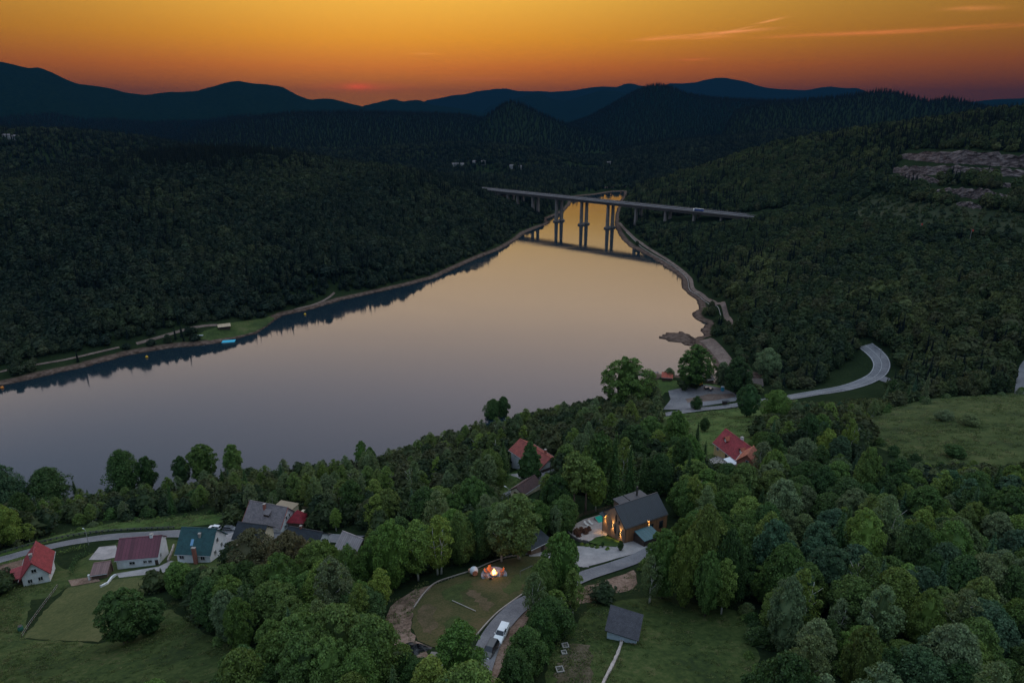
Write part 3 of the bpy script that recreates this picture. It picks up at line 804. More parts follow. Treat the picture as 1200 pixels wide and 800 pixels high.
for y0 in (0.0, 13.2):
    for yy in (y0 + 1.1, y0 + 6.2, y0 + 11.3):
        mb.box(E0, E1, yy - 0.12, yy + 0.12, DZ + 0.06, DZ + 0.066)
mb.build('lane_marking', paint_m, via)
for yy in (0.15, 12.1, 13.35, 25.3):
    MB().box(E0, E1, yy - 0.14, yy + 0.14, DZ + 0.003, DZ + 1.0).build('parapet', conc_d, via)
    m_ = MB()
    for k in range(int((E1 - E0) / 6)): m_.box(E0 + k * 6, E0 + k * 6 + 0.12, yy - 0.06, yy + 0.06, DZ + 1.003, DZ + 1.7)
    m_.box(E0, E1, yy - 0.05, yy + 0.05, DZ + 1.703, DZ + 1.8)
    m_.build('railing', steel_m, via)
def along(px, yoff):
    lo, hi = -80, BL + 80
    for _ in range(40):
        mid = (lo + hi) / 2; q = bl + ux * mid + uy * yoff
        if proj(q.x, q.y, DZ)[0] < px: lo = mid
        else: hi = mid
    return lo
for px in (595.5, 606.7, 624.6, 652.5, 682, 713, 746, 780.5, 814, 846):
    a = along(px, 6.2)
    for yo in (6.2, 19.4):
        q = bl + ux * a + uy * yo; g = h(q.x, q.y)
        b0 = min(g, 0) - 2
        if g > DZ - 7: continue
        p = MB()
        p.hexa([(a-1.7, yo-2.9, b0), (a+1.7, yo-2.9, b0), (a+1.7, yo+2.9, b0), (a-1.7, yo+2.9, b0)],
               [(a-1.3, yo-2.3, DZ-5.2), (a+1.3, yo-2.3, DZ-5.2), (a+1.3, yo+2.3, DZ-5.2), (a-1.3, yo+2.3, DZ-5.2)])
        pier = p.build('pier', conc, via)
        MB().hexa([(a-1.3, yo-2.3, DZ-5.195), (a+1.3, yo-2.3, DZ-5.195), (a+1.3, yo+2.3, DZ-5.195), (a-1.3, yo+2.3, DZ-5.195)],
               [(a-1.5, yo-4.0, DZ-4.2), (a+1.5, yo-4.0, DZ-4.2), (a+1.5, yo+4.0, DZ-4.2), (a-1.5, yo+4.0, DZ-4.2)]).build('pier_head', conc, pier)
        if g < 0.3:
            MB().lathe([(5.2, -1.5), (5.6, 0.1), (5.6, 1.7), (4.8, 2.3)], 8, a, yo).build('pile_cap', conc_d, pier)
for a, w_ in ((-8, 1), (BL + 22, 1)):
    MB().box(a - 5, a + 5, -1, 26.6, DZ - 16, DZ - 4.25).build('abutment', conc_d, via)
def deck_point(px, lane):
    a = along(px, lane); q = bl + ux * a + uy * lane
    return Vector((q.x, q.y, DZ + 0.05))

# ------------------------------------------------------------------ the quarry: benches of bare rock in the right-hand hill
m, t = _mat('quarry_rock')
n1 = noise_fac(t, 0.25, 8, 0.75, 'Object', (1, 1, 2.2)); n2 = noise_fac(t, 0.05, 5, 0.7)
f = math_(t, 'ADD', math_(t, 'MULTIPLY', n1, 0.6), math_(t, 'MULTIPLY', n2, 0.4))
finish(t, ramp(t, f, [(0.36, (0.022, 0.026, 0.018)), (0.45, (0.09, 0.070, 0.066)), (0.52, (0.15, 0.12, 0.115)), (0.64, (0.235, 0.195, 0.185))]), 0.95, 0.1, bump=n1, bumpd=2.0, bumps=0.9)
rockm = m
BANDS = []
def cliff(top, bot):
    tp = [(800 + a / 3, 60 + b / 3) for a, b in top]; bp = [(800 + a / 3, 60 + b / 3) for a, b in bot]
    BANDS.append([(x, y - 1) for x, y in tp] + [(x, y + 3) for x, y in reversed(bp)])
    xs = np.linspace(bp[0][0], bp[-1][0], 44)
    yb = np.interp(xs, [p[0] for p in bp], [p[1] for p in bp]); yt = np.interp(xs, [p[0] for p in tp], [p[1] for p in tp])
    V = []; rows = 9
    for i, (x, b, tt) in enumerate(zip(xs, yb, yt)):
        P = hit(x, b); D = math.hypot(P.x, P.y)
        e = 0.25 + 0.75 * math.sin(math.pi * min(1, max(0, (i + 1) / 45))) ** 0.4
        Hh = max(2.0, (at_d(x, tt, D + 5)[2] - P.z)) * e * (1 + 0.35 * vnoise(np.array([x * 0.2]), np.array([tt * 0.1]))[0])
        dv = Vector((P.x, P.y, 0)).normalized()
        for k in range(rows + 3):
            if k <= rows:
                s = k / rows
                back = 6 * s + 3.2 * float(vnoise(np.array([x * 0.45]), np.array([k * 0.55]))[0]) + 2.5 * float(vnoise(np.array([x * 0.9 + 40]), np.array([k * 1.1]))[0])
                z = P.z - 2 + (Hh + 2) * s
            else:
                back = 6 + (k - rows) * 9; z = P.z + Hh + 0.4 - (k - rows) * 1.5 if k == rows + 1 else P.z - 3
            q = P + dv * back; V.append((q.x, q.y, z))
    R_ = rows + 3
    fs = [(i*R_+k, (i+1)*R_+k, (i+1)*R_+k+1, i*R_+k+1) for i in range(len(xs)-1) for k in range(R_-1)]
    fs += [tuple(range(R_)), tuple(range((len(xs)-1)*R_, len(xs)*R_))]
    o = MB().add(V, fs).build('quarry_rock_face', rockm); tag(o, kind='structure')
cliff([(775,352),(850,347),(1000,350),(1200,360),(1300,366)], [(760,378),(900,395),(1000,398),(1200,412),(1300,420)])
cliff([(750,392),(880,398),(1000,405),(1110,410),(1200,418),(1300,424)], [(738,430),(870,438),(960,436),(1080,438),(1200,445),(1300,450)])
cliff([(720,428),(800,430),(900,445)], [(715,450),(800,456),(900,470)])
cliff([(860,478),(1000,480),(1080,488),(1160,500)], [(860,504),(1000,518),(1080,526),(1160,532)])
cliff([(960,525),(1010,530),(1050,540)], [(960,545),(1010,555),(1050,560)])
cliff([(1110,455),(1200,462),(1300,466)], [(1110,478),(1200,490),(1300,496)])

# ------------------------------------------------------------------ houses
white_w = plain('white_render', (0.58, 0.59, 0.61), 0.85, 0.14, 0.7)
cream_w = plain('cream_render', (0.58, 0.50, 0.36), 0.85, 0.15, 0.7)
yellow_w = plain('yellow_render', (0.56, 0.40, 0.19), 0.85, 0.15, 0.7)
brown_w = plain('brown_boards', (0.10, 0.065, 0.045), 0.8, 0.3, 1.2)
dark_wood = plain('dark_wood', (0.045, 0.032, 0.026), 0.7, 0.3, 1.5)
frame_m = plain('window_frame', (0.55, 0.55, 0.54), 0.6, 0.1)
frame_d = plain('dark_frame', (0.05, 0.045, 0.04), 0.6, 0.1)
brick_m = plain('chimney_brick', (0.26, 0.10, 0.075), 0.9, 0.3, 3.0)
stone_m = plain('stone', (0.27, 0.24, 0.22), 0.9, 0.4, 1.4)
m, t = _mat('window_glass'); finish(t, (0.012, 0.016, 0.022), 0.06, 0.6); glass_m = m
red_tile = tiles('red_tiles', (0.31, 0.040, 0.054), 0.40)
orange_tile = tiles('orange_tiles', (0.42, 0.105, 0.060), 0.40)
brown_tile = tiles('weathered_red_tiles', (0.28, 0.058, 0.046), 0.40)
maroon_sheet = seams('maroon_sheet', (0.105, 0.026, 0.040), 1.0, 0.45, 0.4)
teal_sheet = tiles('teal_shingles', (0.022, 0.085, 0.095), 0.30, var=0.25)
grey_tile = tiles('grey_tiles', (0.20, 0.175, 0.19), 0.35)
navy_tile = tiles('dark_slate_tiles', (0.022, 0.030, 0.042), 0.35)
black_seam = seams('black_standing_seam', (0.022, 0.027, 0.036), 0.5, 0.15, 0.5)
slate_seam = tiles('dark_shingles', (0.060, 0.060, 0.078), 0.28, var=0.3)
brown_sheet = seams('brown_sheet', (0.15, 0.085, 0.08), 0.6, 0.3, 0.5)
tan_sheet = seams('tan_sheet', (0.40, 0.30, 0.20), 0.6, 0.2, 0.6)
timber_m = seams('timber_cladding', (0.25, 0.165, 0.115), 0.32, 0.35, 0.75, groove=0.4)
timber_h = seams('glow_tinted_cladding', (0.26, 0.125, 0.06), 0.32, 0.35, 0.75, groove=0.4)  # long wall's timber, warm lamp glow put into its colour
metal_w = plain('white_metal', (0.62, 0.63, 0.64), 0.5, 0.1)

def window_(par, face, c, z, w, hh, L, Dp, wallface='front', fm=None, name='window'):
    """frame standing 2 cm proud of its wall, pane set in it, sill below; c is the distance along the wall"""
    fm = fm or frame_m
    def bx(m_, a0, a1, d0, d1, z0, z1):
        if face == 'front': m_.box(a0, a1, -d1, -d0, z0, z1)
        elif face == 'back': m_.box(a0, a1, Dp + d0, Dp + d1, z0, z1)
        elif face == 'right': m_.box(L/2 + d0, L/2 + d1, a0, a1, z0, z1)
        else: m_.box(-L/2 - d1, -L/2 - d0, a0, a1, z0, z1)
    fr = MB(); e = 0.09
    bx(fr, c-w/2-e, c-w/2, 0.004, 0.09, z-e, z+hh+e); bx(fr, c+w/2, c+w/2+e, 0.004, 0.09, z-e, z+hh+e)
    bx(fr, c-w/2, c+w/2, 0.004, 0.09, z+hh, z+hh+e); bx(fr, c-w/2, c+w/2, 0.004, 0.09, z-e, z)
    if w > 0.7: bx(fr, c-0.03, c+0.03, 0.03, 0.08, z, z+hh)
    wo_ = MB(); bx(wo_, c-w/2, c+w/2, 0.006, 0.045, z, z+hh)
    o = wo_.build(name, glass_m, par)
    fr.build('frame', fm, o)
    if name == 'window':
        s = MB(); bx(s, c-w/2-0.16, c+w/2+0.16, 0.004, 0.2, z-e-0.07, z-e-0.004); s.build('sill', stone_m, o)
    return o
def door_(par, face, c, w, hh, L, Dp, mat, z=0.0):
    m_ = MB()
    def bx(m_, a0, a1, d0, d1, z0, z1):
        if face == 'front': m_.box(a0, a1, -d1, -d0, z0, z1)
        elif face == 'right': m_.box(L/2 + d0, L/2 + d1, a0, a1, z0, z1)
        else: m_.box(-L/2 - d1, -L/2 - d0, a0, a1, z0, z1)
    bx(m_, c-w/2, c+w/2, 0.004, 0.06, z, z+hh)
    o = m_.build('door', mat, par)
    k = MB(); bx(k, c+w/2-0.2, c+w/2-0.1, 0.062, 0.12, z+1.0, z+1.1); k.build('handle', steel_m, o)
FOOT = []       # building footprints, nothing grows inside: (x, y, radius)
def house_frame(A, B, up=0.0, length=None):
    """A, B: picture positions of the two front corners of the wall that faces the camera"""
    a, b = hit(*A), hit(*B)
    ux = Vector((b.x - a.x, b.y - a.y, 0)); L = ux.length; rz = math.atan2(ux.y, ux.x)
    c = (a + b) / 2
    return Vector((c.x, c.y, (a.z + b.z) / 2 + up)), (length or L), rz
def gable(name, label, A, B, depth, wh, rise, wall, roof, along=True, over=0.5, up=0.0, ridge=0.5, length=None, wins=(), doors=(), chim=(), wh2=None, group=None, cat='house', under=3.5, trim=None, fm=None, rz=None):
    c, L, r0 = house_frame(A, B, up, length)
    if rz is not None: r0 = rz
    o = empty(name, c, r0); tag(o, label, cat, group)
    FOOT.append((c.x - math.sin(r0) * depth / 2, c.y + math.cos(r0) * depth / 2, max(L, depth) * 0.5 + 1.5))
    wh2 = wh if wh2 is None else wh2
    x0, x1 = -L / 2, L / 2
    w_ = MB()
    tk = 0.22
    if along:            # ridge along the front
        yr = depth * ridge
        w_.prismx([(0, -under), (depth, -under), (depth, wh2), (yr, wh + rise), (0, wh)], x0, x1)
        w_.build('wall', wall, o)
        sl = rise / yr; sb = (wh + rise - wh2) / (depth - yr)
        rf = MB(); e = 0.24
        rf.slab([(x0-over, -over, wh-over*sl+e), (x1+over, -over, wh-over*sl+e), (x1+over, yr, wh+rise+e), (x0-over, yr, wh+rise+e)], tk)
        rf.slab([(x1+over, depth+over, wh2-over*sb+e), (x0-over, depth+over, wh2-over*sb+e), (x0-over, yr+0.01, wh+rise+e), (x1+over, yr+0.01, wh+rise+e)], tk)
        rf.box(x0-over, x1+over, yr-0.16, yr+0.16, wh+rise+e-0.05, wh+rise+e+0.07)
        R_ = rf.build('roof', roof, o)
        zr = lambda x, y: (wh + sl * y if y < yr else wh + rise - sb * (y - yr)) + e
    else:                # gable end to the front
        xr = x0 + L * ridge
        w_.prism([(x0, -under), (x1, -under), (x1, wh2), (xr, wh + rise), (x0, wh)], 0, depth)
        w_.build('wall', wall, o)
        sl = rise / (xr - x0); sb = (wh + rise - wh2) / (x1 - xr)
        rf = MB(); e = 0.24
        rf.slab([(x0-over, depth+over, wh-over*sl+e), (x0-over, -over, wh-over*sl+e), (xr, -over, wh+rise+e), (xr, depth+over, wh+rise+e)], tk)
        rf.slab([(x1+over, -over, wh2-over*sb+e), (x1+over, depth+over, wh2-over*sb+e), (xr+0.01, depth+over, wh+rise+e), (xr+0.01, -over, wh+rise+e)], tk)
        rf.box(xr-0.16, xr+0.16, -over, depth+over, wh+rise+e-0.05, wh+rise+e+0.07)
        R_ = rf.build('roof', roof, o)
        zr = lambda x, y: (wh + sl * (x - x0) if x < xr else wh + rise - sb * (x - xr)) + e
    if trim and along:
        for xx in (x0-over-0.03, x1+over-0.02):
            tb = MB()
            tb.hexa([(xx, -over, wh-over*sl-0.1), (xx+0.05, -over, wh-over*sl-0.1), (xx+0.05, yr, wh+rise-0.1), (xx, yr, wh+rise-0.1)],
                    [(xx, -over, wh-over*sl+0.32), (xx+0.05, -over, wh-over*sl+0.32), (xx+0.05, yr, wh+rise+0.32), (xx, yr, wh+rise+0.32)])
            tb.build('verge_board', trim, R_)
    gp = (((x0-over, -over-0.1, wh-over*sl+0.1), (x1+over, -over-0.1, wh-over*sl+0.1)), ((x0-over, depth+over+0.1, wh2-over*sb+0.1), (x1+over, depth+over+0.1, wh2-over*sb+0.1))) if along else \
         (((x0-over-0.1, -over, wh-over*sl+0.1), (x0-over-0.1, depth+over, wh-over*sl+0.1)), ((x1+over+0.1, -over, wh2-over*sb+0.1), (x1+over+0.1, depth+over, wh2-over*sb+0.1)))
    for g0, g1 in gp: MB().tube([g0, g1], 0.09, 6).build('gutter', steel_m if wall is not dark_wood else frame_d, R_)
    for face, cc, z, w, hh in wins:
        window_(o, face, cc * L / 2 if face in ('front', 'back') else cc * depth, z, w, hh, L, depth, fm=fm)
    for face, cc, w, hh, mt in doors:
        door_(o, face, cc * L / 2 if face == 'front' else cc * depth, w, hh, L, depth, mt)
    for u, v, s, hh, mt in chim:
        x, y = u * L / 2, v * depth; z = zr(x, y)
        m_ = MB(); m_.box(x-s/2, x+s/2, y-s/2, y+s/2, z-1.2, z+hh)
        ch = m_.build('chimney', mt, R_)
        MB().box(x-s/2-0.1, x+s/2+0.1, y-s/2-0.1, y+s/2+0.1, z+hh+0.004, z+hh+0.14).build('chimney_cap', stone_m, ch)
    return o, L, zr, R_

# --- the village on the left
o, L, zr, R_ = gable('house', 'small white house with bright red tiled roof, gable end facing the camera, far left', (28,687), (59,681), 11.0, 3.6, 4.2, white_w, red_tile, along=False, over=0.8,
    wins=[('front', -0.45, 1.0, 1.1, 1.2), ('front', 0.35, 1.0, 1.1, 1.2), ('front', 0.0, 4.2, 1.2, 1.1), ('right', 0.25, 1.2, 1.1, 1.2), ('right', 0.7, 1.2, 1.1, 1.2)],
    doors=[('right', 0.48, 1.0, 2.1, dark_wood)], chim=[(-0.12, 0.25, 0.8, 1.4, stone_m)])
m_ = MB(); m_.slab([(-L/2-5.2, 0.6, 2.55), (-L/2-0.1, 0.6, 3.1), (-L/2-0.1, 7.6, 3.1), (-L/2-5.2, 7.6, 2.55)], 0.15); m_.build('annex_roof', red_tile, o)
m_ = MB(); m_.prism([(-L/2-4.9, -3), (-L/2-0.01, -3), (-L/2-0.01, 2.85), (-L/2-4.9, 2.35)], 1.4, 7.2); m_.build('annex', brown_w, o)
m_ = MB()
for yy in (0.75,): m_.box(-L/2-5.0, -L/2-4.85, yy, yy+0.15, -2, 2.4)
m_.build('post', dark_wood, o)

o, L, zr, R_ = gable('house', 'long low white house with maroon sheet metal roof beside the road', (138,667), (186,661.5), 9.0, 3.3, 3.9, white_w, maroon_sheet, ridge=0.62, over=0.35, wh2=4.6,
    wins=[('front', -0.25, 1.3, 1.6, 0.9), ('front', 0.38, 1.4, 1.0, 0.8), ('front', 0.62, 1.4, 1.0, 0.8), ('right', 0.3, 1.3, 1.1, 1.3)], chim=[(0.55, 0.60, 0.9, 0.9, metal_w)], doors=[('front', 0.93, 1.0, 2.1, dark_wood)])
o, L, zr, R_ = gable('house', 'tall white house with dark teal roof and red outside chimney stack', (209,659.5), (247,658.5), 11.0, 3.4, 5.6, white_w, teal_sheet, over=0.5,
    wins=[('front', -0.72, 1.3, 1.5, 1.2), ('front', 0.55, 1.3, 1.3, 1.3), ('right', 0.3, 1.2, 1.1, 1.3), ('right', 0.68, 1.2, 1.1, 1.3), ('right', 0.5, 4.3, 1.1, 1.3)], chim=[(0.18, 0.33, 0.7, 1.0, stone_m)])
m_ = MB(); xx = L * 0.10; m_.box(xx-0.55, xx+0.55, -1.3, -0.6, -3, 6.2); ch = m_.build('chimney', brick_m, o)
MB().box(xx-0.65, xx+0.65, -1.4, -0.5, 6.204, 6.36).build('chimney_cap', stone_m, ch)
m_ = MB(); xx = -L * 0.1; s_ = 5.6 / 5.5
m_.slab([(xx-0.45, 1.5, 3.4+1.5*s_+0.33), (xx+0.45, 1.5, 3.4+1.5*s_+0.33), (xx+0.45, 2.9, 3.4+2.9*s_+0.33), (xx-0.45, 2.9, 3.4+2.9*s_+0.33)], 0.08)
m2, t2 = _mat('skylight_glass'); finish(t2, (0.10, 0.25, 0.42), 0.08, 0.8); m_.build('skylight', m2, R_)
o, L, zr, R_ = gable('house', 'house with wide grey tiled roof, red verge boards and dormer, beyond the road', (288,621), (329,624), 9.5, 3.2, 5.0, white_w, grey_tile, over=0.6, trim=plain('red_trim', (0.34, 0.06, 0.04), 0.7),
    wins=[('right', 0.3, 1.0, 1.1, 1.2), ('right', 0.7, 1.0, 1.1, 1.2), ('right', 0.42, 4.0, 0.9, 1.2), ('right', 0.6, 4.0, 0.9, 1.2), ('front', -0.8, 0.8, 1.2, 1.2)], chim=[(-0.12, 0.36, 0.8, 1.9, brick_m)])
m_ = MB(); s_ = 5.0 / 4.75
m_.prismx([(1.6, 3.2+1.6*s_-0.3), (1.6, 3.2+1.6*s_+1.3), (3.4, 3.2+3.4*s_+0.0)], -0.2, 1.9); dm = m_.build('dormer', dark_wood, o)
MB().slab([(-0.5, 1.3, 3.2+1.6*s_+1.30), (2.2, 1.3, 3.2+1.6*s_+1.30), (2.2, 3.9, 3.2+3.4*s_+0.55), (-0.5, 3.9, 3.2+3.4*s_+0.55)], 0.12).build('dormer_roof', grey_tile, dm)
m_ = MB(); m_.box(-2.2, 5.0, 9.52, 14.5, -3, 3.4); an = m_.build('annex', cream_w, o)
MB().box(-2.5, 5.3, 9.55, 14.8, 3.404, 3.6).build('flat_roof', tan_sheet, an)
m_ = MB(); m_.box(L/2 + 0.6, L/2 + 6.2, 6.5, 13.0, -3, 2.7); tr = m_.build('terrace', cream_w, o)
m_ = MB()
for q in np.linspace(0, 5.6, 6): m_.box(L/2+0.6+q-0.04, L/2+0.6+q+0.04, 12.9, 12.98, 2.704, 3.6)
for q in np.linspace(0, 6.4, 6): m_.box(L/2+6.1, L/2+6.18, 6.5+q-0.04, 6.5+q+0.04, 2.704, 3.6)
m_.box(L/2+0.6, L/2+6.2, 12.88, 13.0, 3.604, 3.72); m_.box(L/2+6.06, L/2+6.22, 6.5, 12.87, 3.604, 3.72)
m_.build('balustrade', brown_w, tr)
# the pyramid roofed pavilion
c, L, r0 = house_frame((336,620), (357,619)); o = empty('garden_pavilion', c, r0)
tag(o, 'square pavilion with steep dark red pyramid roof against the grey roofed house', 'pavilion'); FOOT.append((c.x, c.y + 3, 5))
m_ = MB(); m_.box(-L/2+0.5, L/2-0.5, 0.5, 5.5, -3, 2.3); m_.build('wall', brown_w, o)
m_ = MB(); m_.add([(-L/2,0,2.3),(L/2,0,2.3),(L/2,6,2.3),(-L/2,6,2.3),(0,3,5.9)], [(3,2,1,0),(0,1,4),(1,2,4),(2,3,4),(3,0,4)], [None]+[[(0,0),(6,0),(3,4)]]*4)
m_.build('roof', tiles('crimson_tiles', (0.30, 0.020, 0.035), 0.4), o)
gable('house', 'cream house with dark slate roof half hidden by brown tree, right of teal roofed house', (276,641), (306,641), 8.0, 3.2, 3.2, cream_w, navy_tile, over=0.7, wins=[('front', -0.7, 1.0, 1.2, 1.2), ('left', 0.5, 1.2, 1.1, 1.2)])
gable('house', 'long dark slate roof of a house with white gable, between brown tree and grey barn', (334,648), (371,647), 8.0, 2.8, 3.2, white_w, navy_tile, over=0.4, wins=[('right', 0.5, 1.2, 1.1, 1.2), ('front', 0.6, 1.1, 1.1, 1.2)], chim=[(-0.3, 0.5, 0.6, 0.8, brick_m)])
o, L, zr, R_ = gable('barn', 'barn with plain grey sheet roof and black boarded end wall', (393,652), (415,652), 6.5, 1.4, 3.6, dark_wood, seams('grey_sheet', (0.24, 0.21, 0.215), 0.7, 0.2, 0.6), over=0.3, cat='barn', ridge=0.62, wins=[('right', 0.4, 0.6, 0.9, 1.1)], fm=frame_m)
m_ = MB(); m_.box(0.1, 0.5, 1.0, 1.4, 1.8, 4.3); m_.build('chimney', plain('green_pipe', (0.05, 0.14, 0.12), 0.5), R_)
# tool shed
o, L, zr, R_ = gable('tool_shed', 'small brown sheet roofed tool shed on the garden lawn', (108,679), (126,676.5), 4.6, 1.6, 1.1, brown_w, brown_sheet, ridge=0.97, over=0.35, cat='shed', under=1.5)
m_ = MB(); m_.box(-L/2-0.9, -L/2-0.4, -0.3, 0.2, -1, 2.0); m_.build('downpipe', metal_w, o)

# --- centre: white house with red half-hipped roof and balcony
o, L, zr, R_ = gable('house', 'white house with weathered red tiled roof and dark balcony behind a clipped conical evergreen', (599,548), (632,554), 9.5, 4.0, 2.9, white_w, brown_tile, over=0.8,
    wins=[('front', -0.65, 2.7, 1.0, 1.2), ('front', -0.15, 2.7, 1.0, 1.2), ('front', 0.85, 2.7, 1.0, 1.2), ('right', 0.22, 0.7, 0.9, 1.2), ('right', 0.60, 0.3, 1.0, 2.0), ('right', 0.60, 3.3, 1.0, 1.9), ('right', 0.85, 3.2, 0.8, 1.0)],
    chim=[(0.55, 0.62, 0.7, 1.7, brick_m)], fm=frame_d, up=0.9)
m_ = MB(); m_.box(L/2+0.004, L/2+1.3, 0.6, 8.6, 2.75, 2.9); bal = m_.build('balcony', dark_wood, o)
m_ = MB(); m_.box(L/2+1.2, L/2+1.28, 0.6, 8.6, 2.95, 3.8); m_.build('balustrade', dark_wood, bal)
gable('garage', 'low garage with dark brown roof and cream gable beside the lane', (611,585), (634,572), 5.0, 1.9, 1.9, cream_w, tiles('dark_brown_tiles', (0.075, 0.035, 0.035), 0.35), over=0.4, cat='garage', length=9.5, doors=[('left', 0.5, 2.4, 1.8, brown_w)])
gable('shed', 'dark flat roofed shed at the far corner of the lawn by the gravel court', (627,649), (640,645), 5.0, 2.3, 0.5, timber_m, navy_tile, over=0.35, cat='shed', length=6.5, ridge=0.9, doors=[('front', 0.2, 1.1, 1.9, dark_wood)])

# --- right: yellow house with red dormered roof and its brick-red annex
o, L, zr, R_ = gable('house', 'yellow house with crimson tiled roof and two dormers on the slope', (836,533), (870,545), 9.0, 3.0, 4.6, yellow_w, tiles('crimson_roof_tiles', (0.34, 0.040, 0.054), 0.40), over=0.6,
    wins=[('front', -0.75, 0.9, 1.2, 1.2), ('front', 0.45, 0.9, 1.0, 1.2), ('right', 0.3, 0.9, 1.0, 1.3), ('right', 0.7, 0.9, 1.0, 1.3), ('right', 0.5, 3.9, 1.0, 1.3)], doors=[('front', -0.12, 1.1, 2.1, dark_wood)], chim=[(0.05, 0.55, 0.9, 1.3, metal_w)], fm=frame_m)
for xx in (-L*0.27, L*0.27):
    y0 = 1.7; z0 = zr(0, y0) - 0.24
    m_ = MB(); m_.prism([(xx-1.0, z0-0.4), (xx+1.0, z0-0.4), (xx+1.0, z0+1.2), (xx, z0+2.1), (xx-1.0, z0+1.2)], y0, y0+2.2); dm = m_.build('dormer', dark_wood, o)
    m_ = MB()
    m_.slab([(xx-1.4, y0+2.9, z0+1.0), (xx-1.4, y0-0.5, z0+1.0), (xx, y0-0.5, z0+2.3), (xx, y0+2.9, z0+2.3)], 0.12)
    m_.slab([(xx+1.4, y0-0.5, z0+1.0), (xx+1.4, y0+2.9, z0+1.0), (xx+0.01, y0+2.9, z0+2.3), (xx+0.01, y0-0.5, z0+2.3)], 0.12)
    m_.build('dormer_roof', orange_tile, dm)
    m_ = MB(); m_.box(xx-0.5, xx+0.5, y0-0.05, y0-0.004, z0+0.1, z0+1.2); m_.build('dormer_window', metal_w, dm)
m_ = MB(); m_.slab([(L*0.12, -3.4, 2.1), (L*0.45, -3.4, 2.1), (L*0.45, -0.1, 2.6), (L*0.12, -0.1, 2.6)], 0.1); aw = m_.build('awning', plain('white_canvas', (0.68, 0.70, 0.74), 0.7, 0.06), o)
m_ = MB()
for xx in (L*0.13, L*0.44): m_.tube([(xx, -3.3, -1.5), (xx, -3.3, 2.0)], 0.05, 6)
m_.build('post', metal_w, aw)
o, L, zr, R_ = gable('house', 'small annex with orange brick coloured roof and gable, in front of the yellow house', (866,549), (881,551), 7.5, 2.6, 3.0, plain('brick_red_render', (0.30, 0.11, 0.075), 0.85, 0.2), tiles('orange_roof_tiles', (0.42, 0.13, 0.085), 0.4), along=False, over=0.4,
    wins=[('front', 0.1, 2.4, 0.9, 1.1)], length=6.5, cat='annex')

# --- the modern timber house
base = hit(731.5, 636.5)
th = R(29); LN, GW = 14.5, 9.6
o = empty('timber_house', (base.x, base.y, base.z), th)
tag(o, 'modern timber clad house with black standing seam roof and lit wall lamps, by the pool', 'house')
cx_, cy_ = base.x + math.cos(th) * LN/2 - math.sin(th) * GW/2, base.y + math.sin(th) * LN/2 + math.cos(th) * GW/2
FOOT.append((cx_, cy_, 10))
EH, RH = 4.4, 4.0
m_ = MB(); m_.box(0, LN, 0, GW, -3, EH)
ap = EH + RH
m_ = MB()
u = lambda pts: pts
m_.add([(0,0,-3),(0,GW,-3),(0,GW,EH),(0,GW/2,ap),(0,0,EH)], [(0,1,2,3,4)], [[(0,0),(GW,0),(GW,8),(GW/2,12),(0,8)]])
m_.add([(LN,0,-3),(LN,GW,-3),(LN,GW,EH),(LN,GW/2,ap),(LN,0,EH)], [(4,3,2,1,0)], [[(0,8),(GW/2,12),(GW,8),(GW,0),(0,0)]])
m_.add([(0,GW,-3),(LN,GW,-3),(LN,GW,EH),(0,GW,EH)], [(0,1,2,3)], [[(0,0),(LN,0),(LN,8),(0,8)]])
m_.cur = 1
m_.add([(0,0,-3),(LN,0,-3),(LN,0,EH),(0,0,EH)], [(3,2,1,0)], [[(0,8),(LN,8),(LN,0),(0,0)]])
m_.build('wall', [timber_m, timber_h], o)
sl = RH / (GW / 2); ov = 0.18
m_ = MB()
m_.slab([(-0.12, -ov, EH-ov*sl+0.3), (LN+0.12, -ov, EH-ov*sl+0.3), (LN+0.12, GW/2, ap+0.3), (-0.12, GW/2, ap+0.3)], 0.28)
m_.slab([(LN+0.12, GW+ov, EH-ov*sl+0.3), (-0.12, GW+ov, EH-ov*sl+0.3), (-0.12, GW/2+0.01, ap+0.3), (LN+0.12, GW/2+0.01, ap+0.3)], 0.28)
m_.box(-0.12, LN+0.12, GW/2-0.14, GW/2+0.14, ap+0.28, ap+0.36)
hr = m_.build('roof', black_seam, o)
MB().tube([(-0.1, -ov-0.08, EH-ov*sl+0.12), (LN+0.1, -ov-0.08, EH-ov*sl+0.12)], 0.08, 6).build('gutter', frame_d, hr)
MB().tube([(0.12, -0.1, -1), (0.12, -0.1, EH-0.1)], 0.06, 6).build('downpipe', frame_d, o)
def gw_(y, z, w, hh):
    m_ = MB(); m_.box(-0.05, -0.004, y-w/2, y+w/2, z, z+hh); q = m_.build('window', glass_m, o)
    m_ = MB(); m_.box(-0.09, -0.006, y-w/2-0.07, y-w/2-0.004, z-0.07, z+hh+0.07); m_.box(-0.09, -0.006, y+w/2+0.004, y+w/2+0.07, z-0.07, z+hh+0.07)
    m_.box(-0.09, -0.006, y-w/2, y+w/2, z+hh+0.004, z+hh+0.07); m_.box(-0.09, -0.006, y-w/2, y+w/2, z-0.07, z-0.004); m_.build('frame', frame_d, q)
for y, z, ww, hh in ((3.9, 4.5, 0.45, 2.0), (2.4, 4.4, 0.55, 1.0), (4.0, 0.9, 0.5, 2.4), (2.2, 0.9, 0.5, 1.4)): gw_(y, z, ww, hh)
for x in (9.0, 12.4):
    m_ = MB(); m_.box(x-0.6, x+0.6, -0.05, -0.004, 0.8, 3.0); q = m_.build('window', glass_m, o)
    m_ = MB(); m_.box(x-0.68, x-0.604, -0.09, -0.006, 0.7, 3.1); m_.box(x+0.604, x+0.68, -0.09, -0.006, 0.7, 3.1); m_.box(x-0.6, x+0.6, -0.09, -0.006, 3.004, 3.1); m_.build('frame', frame_d, q)
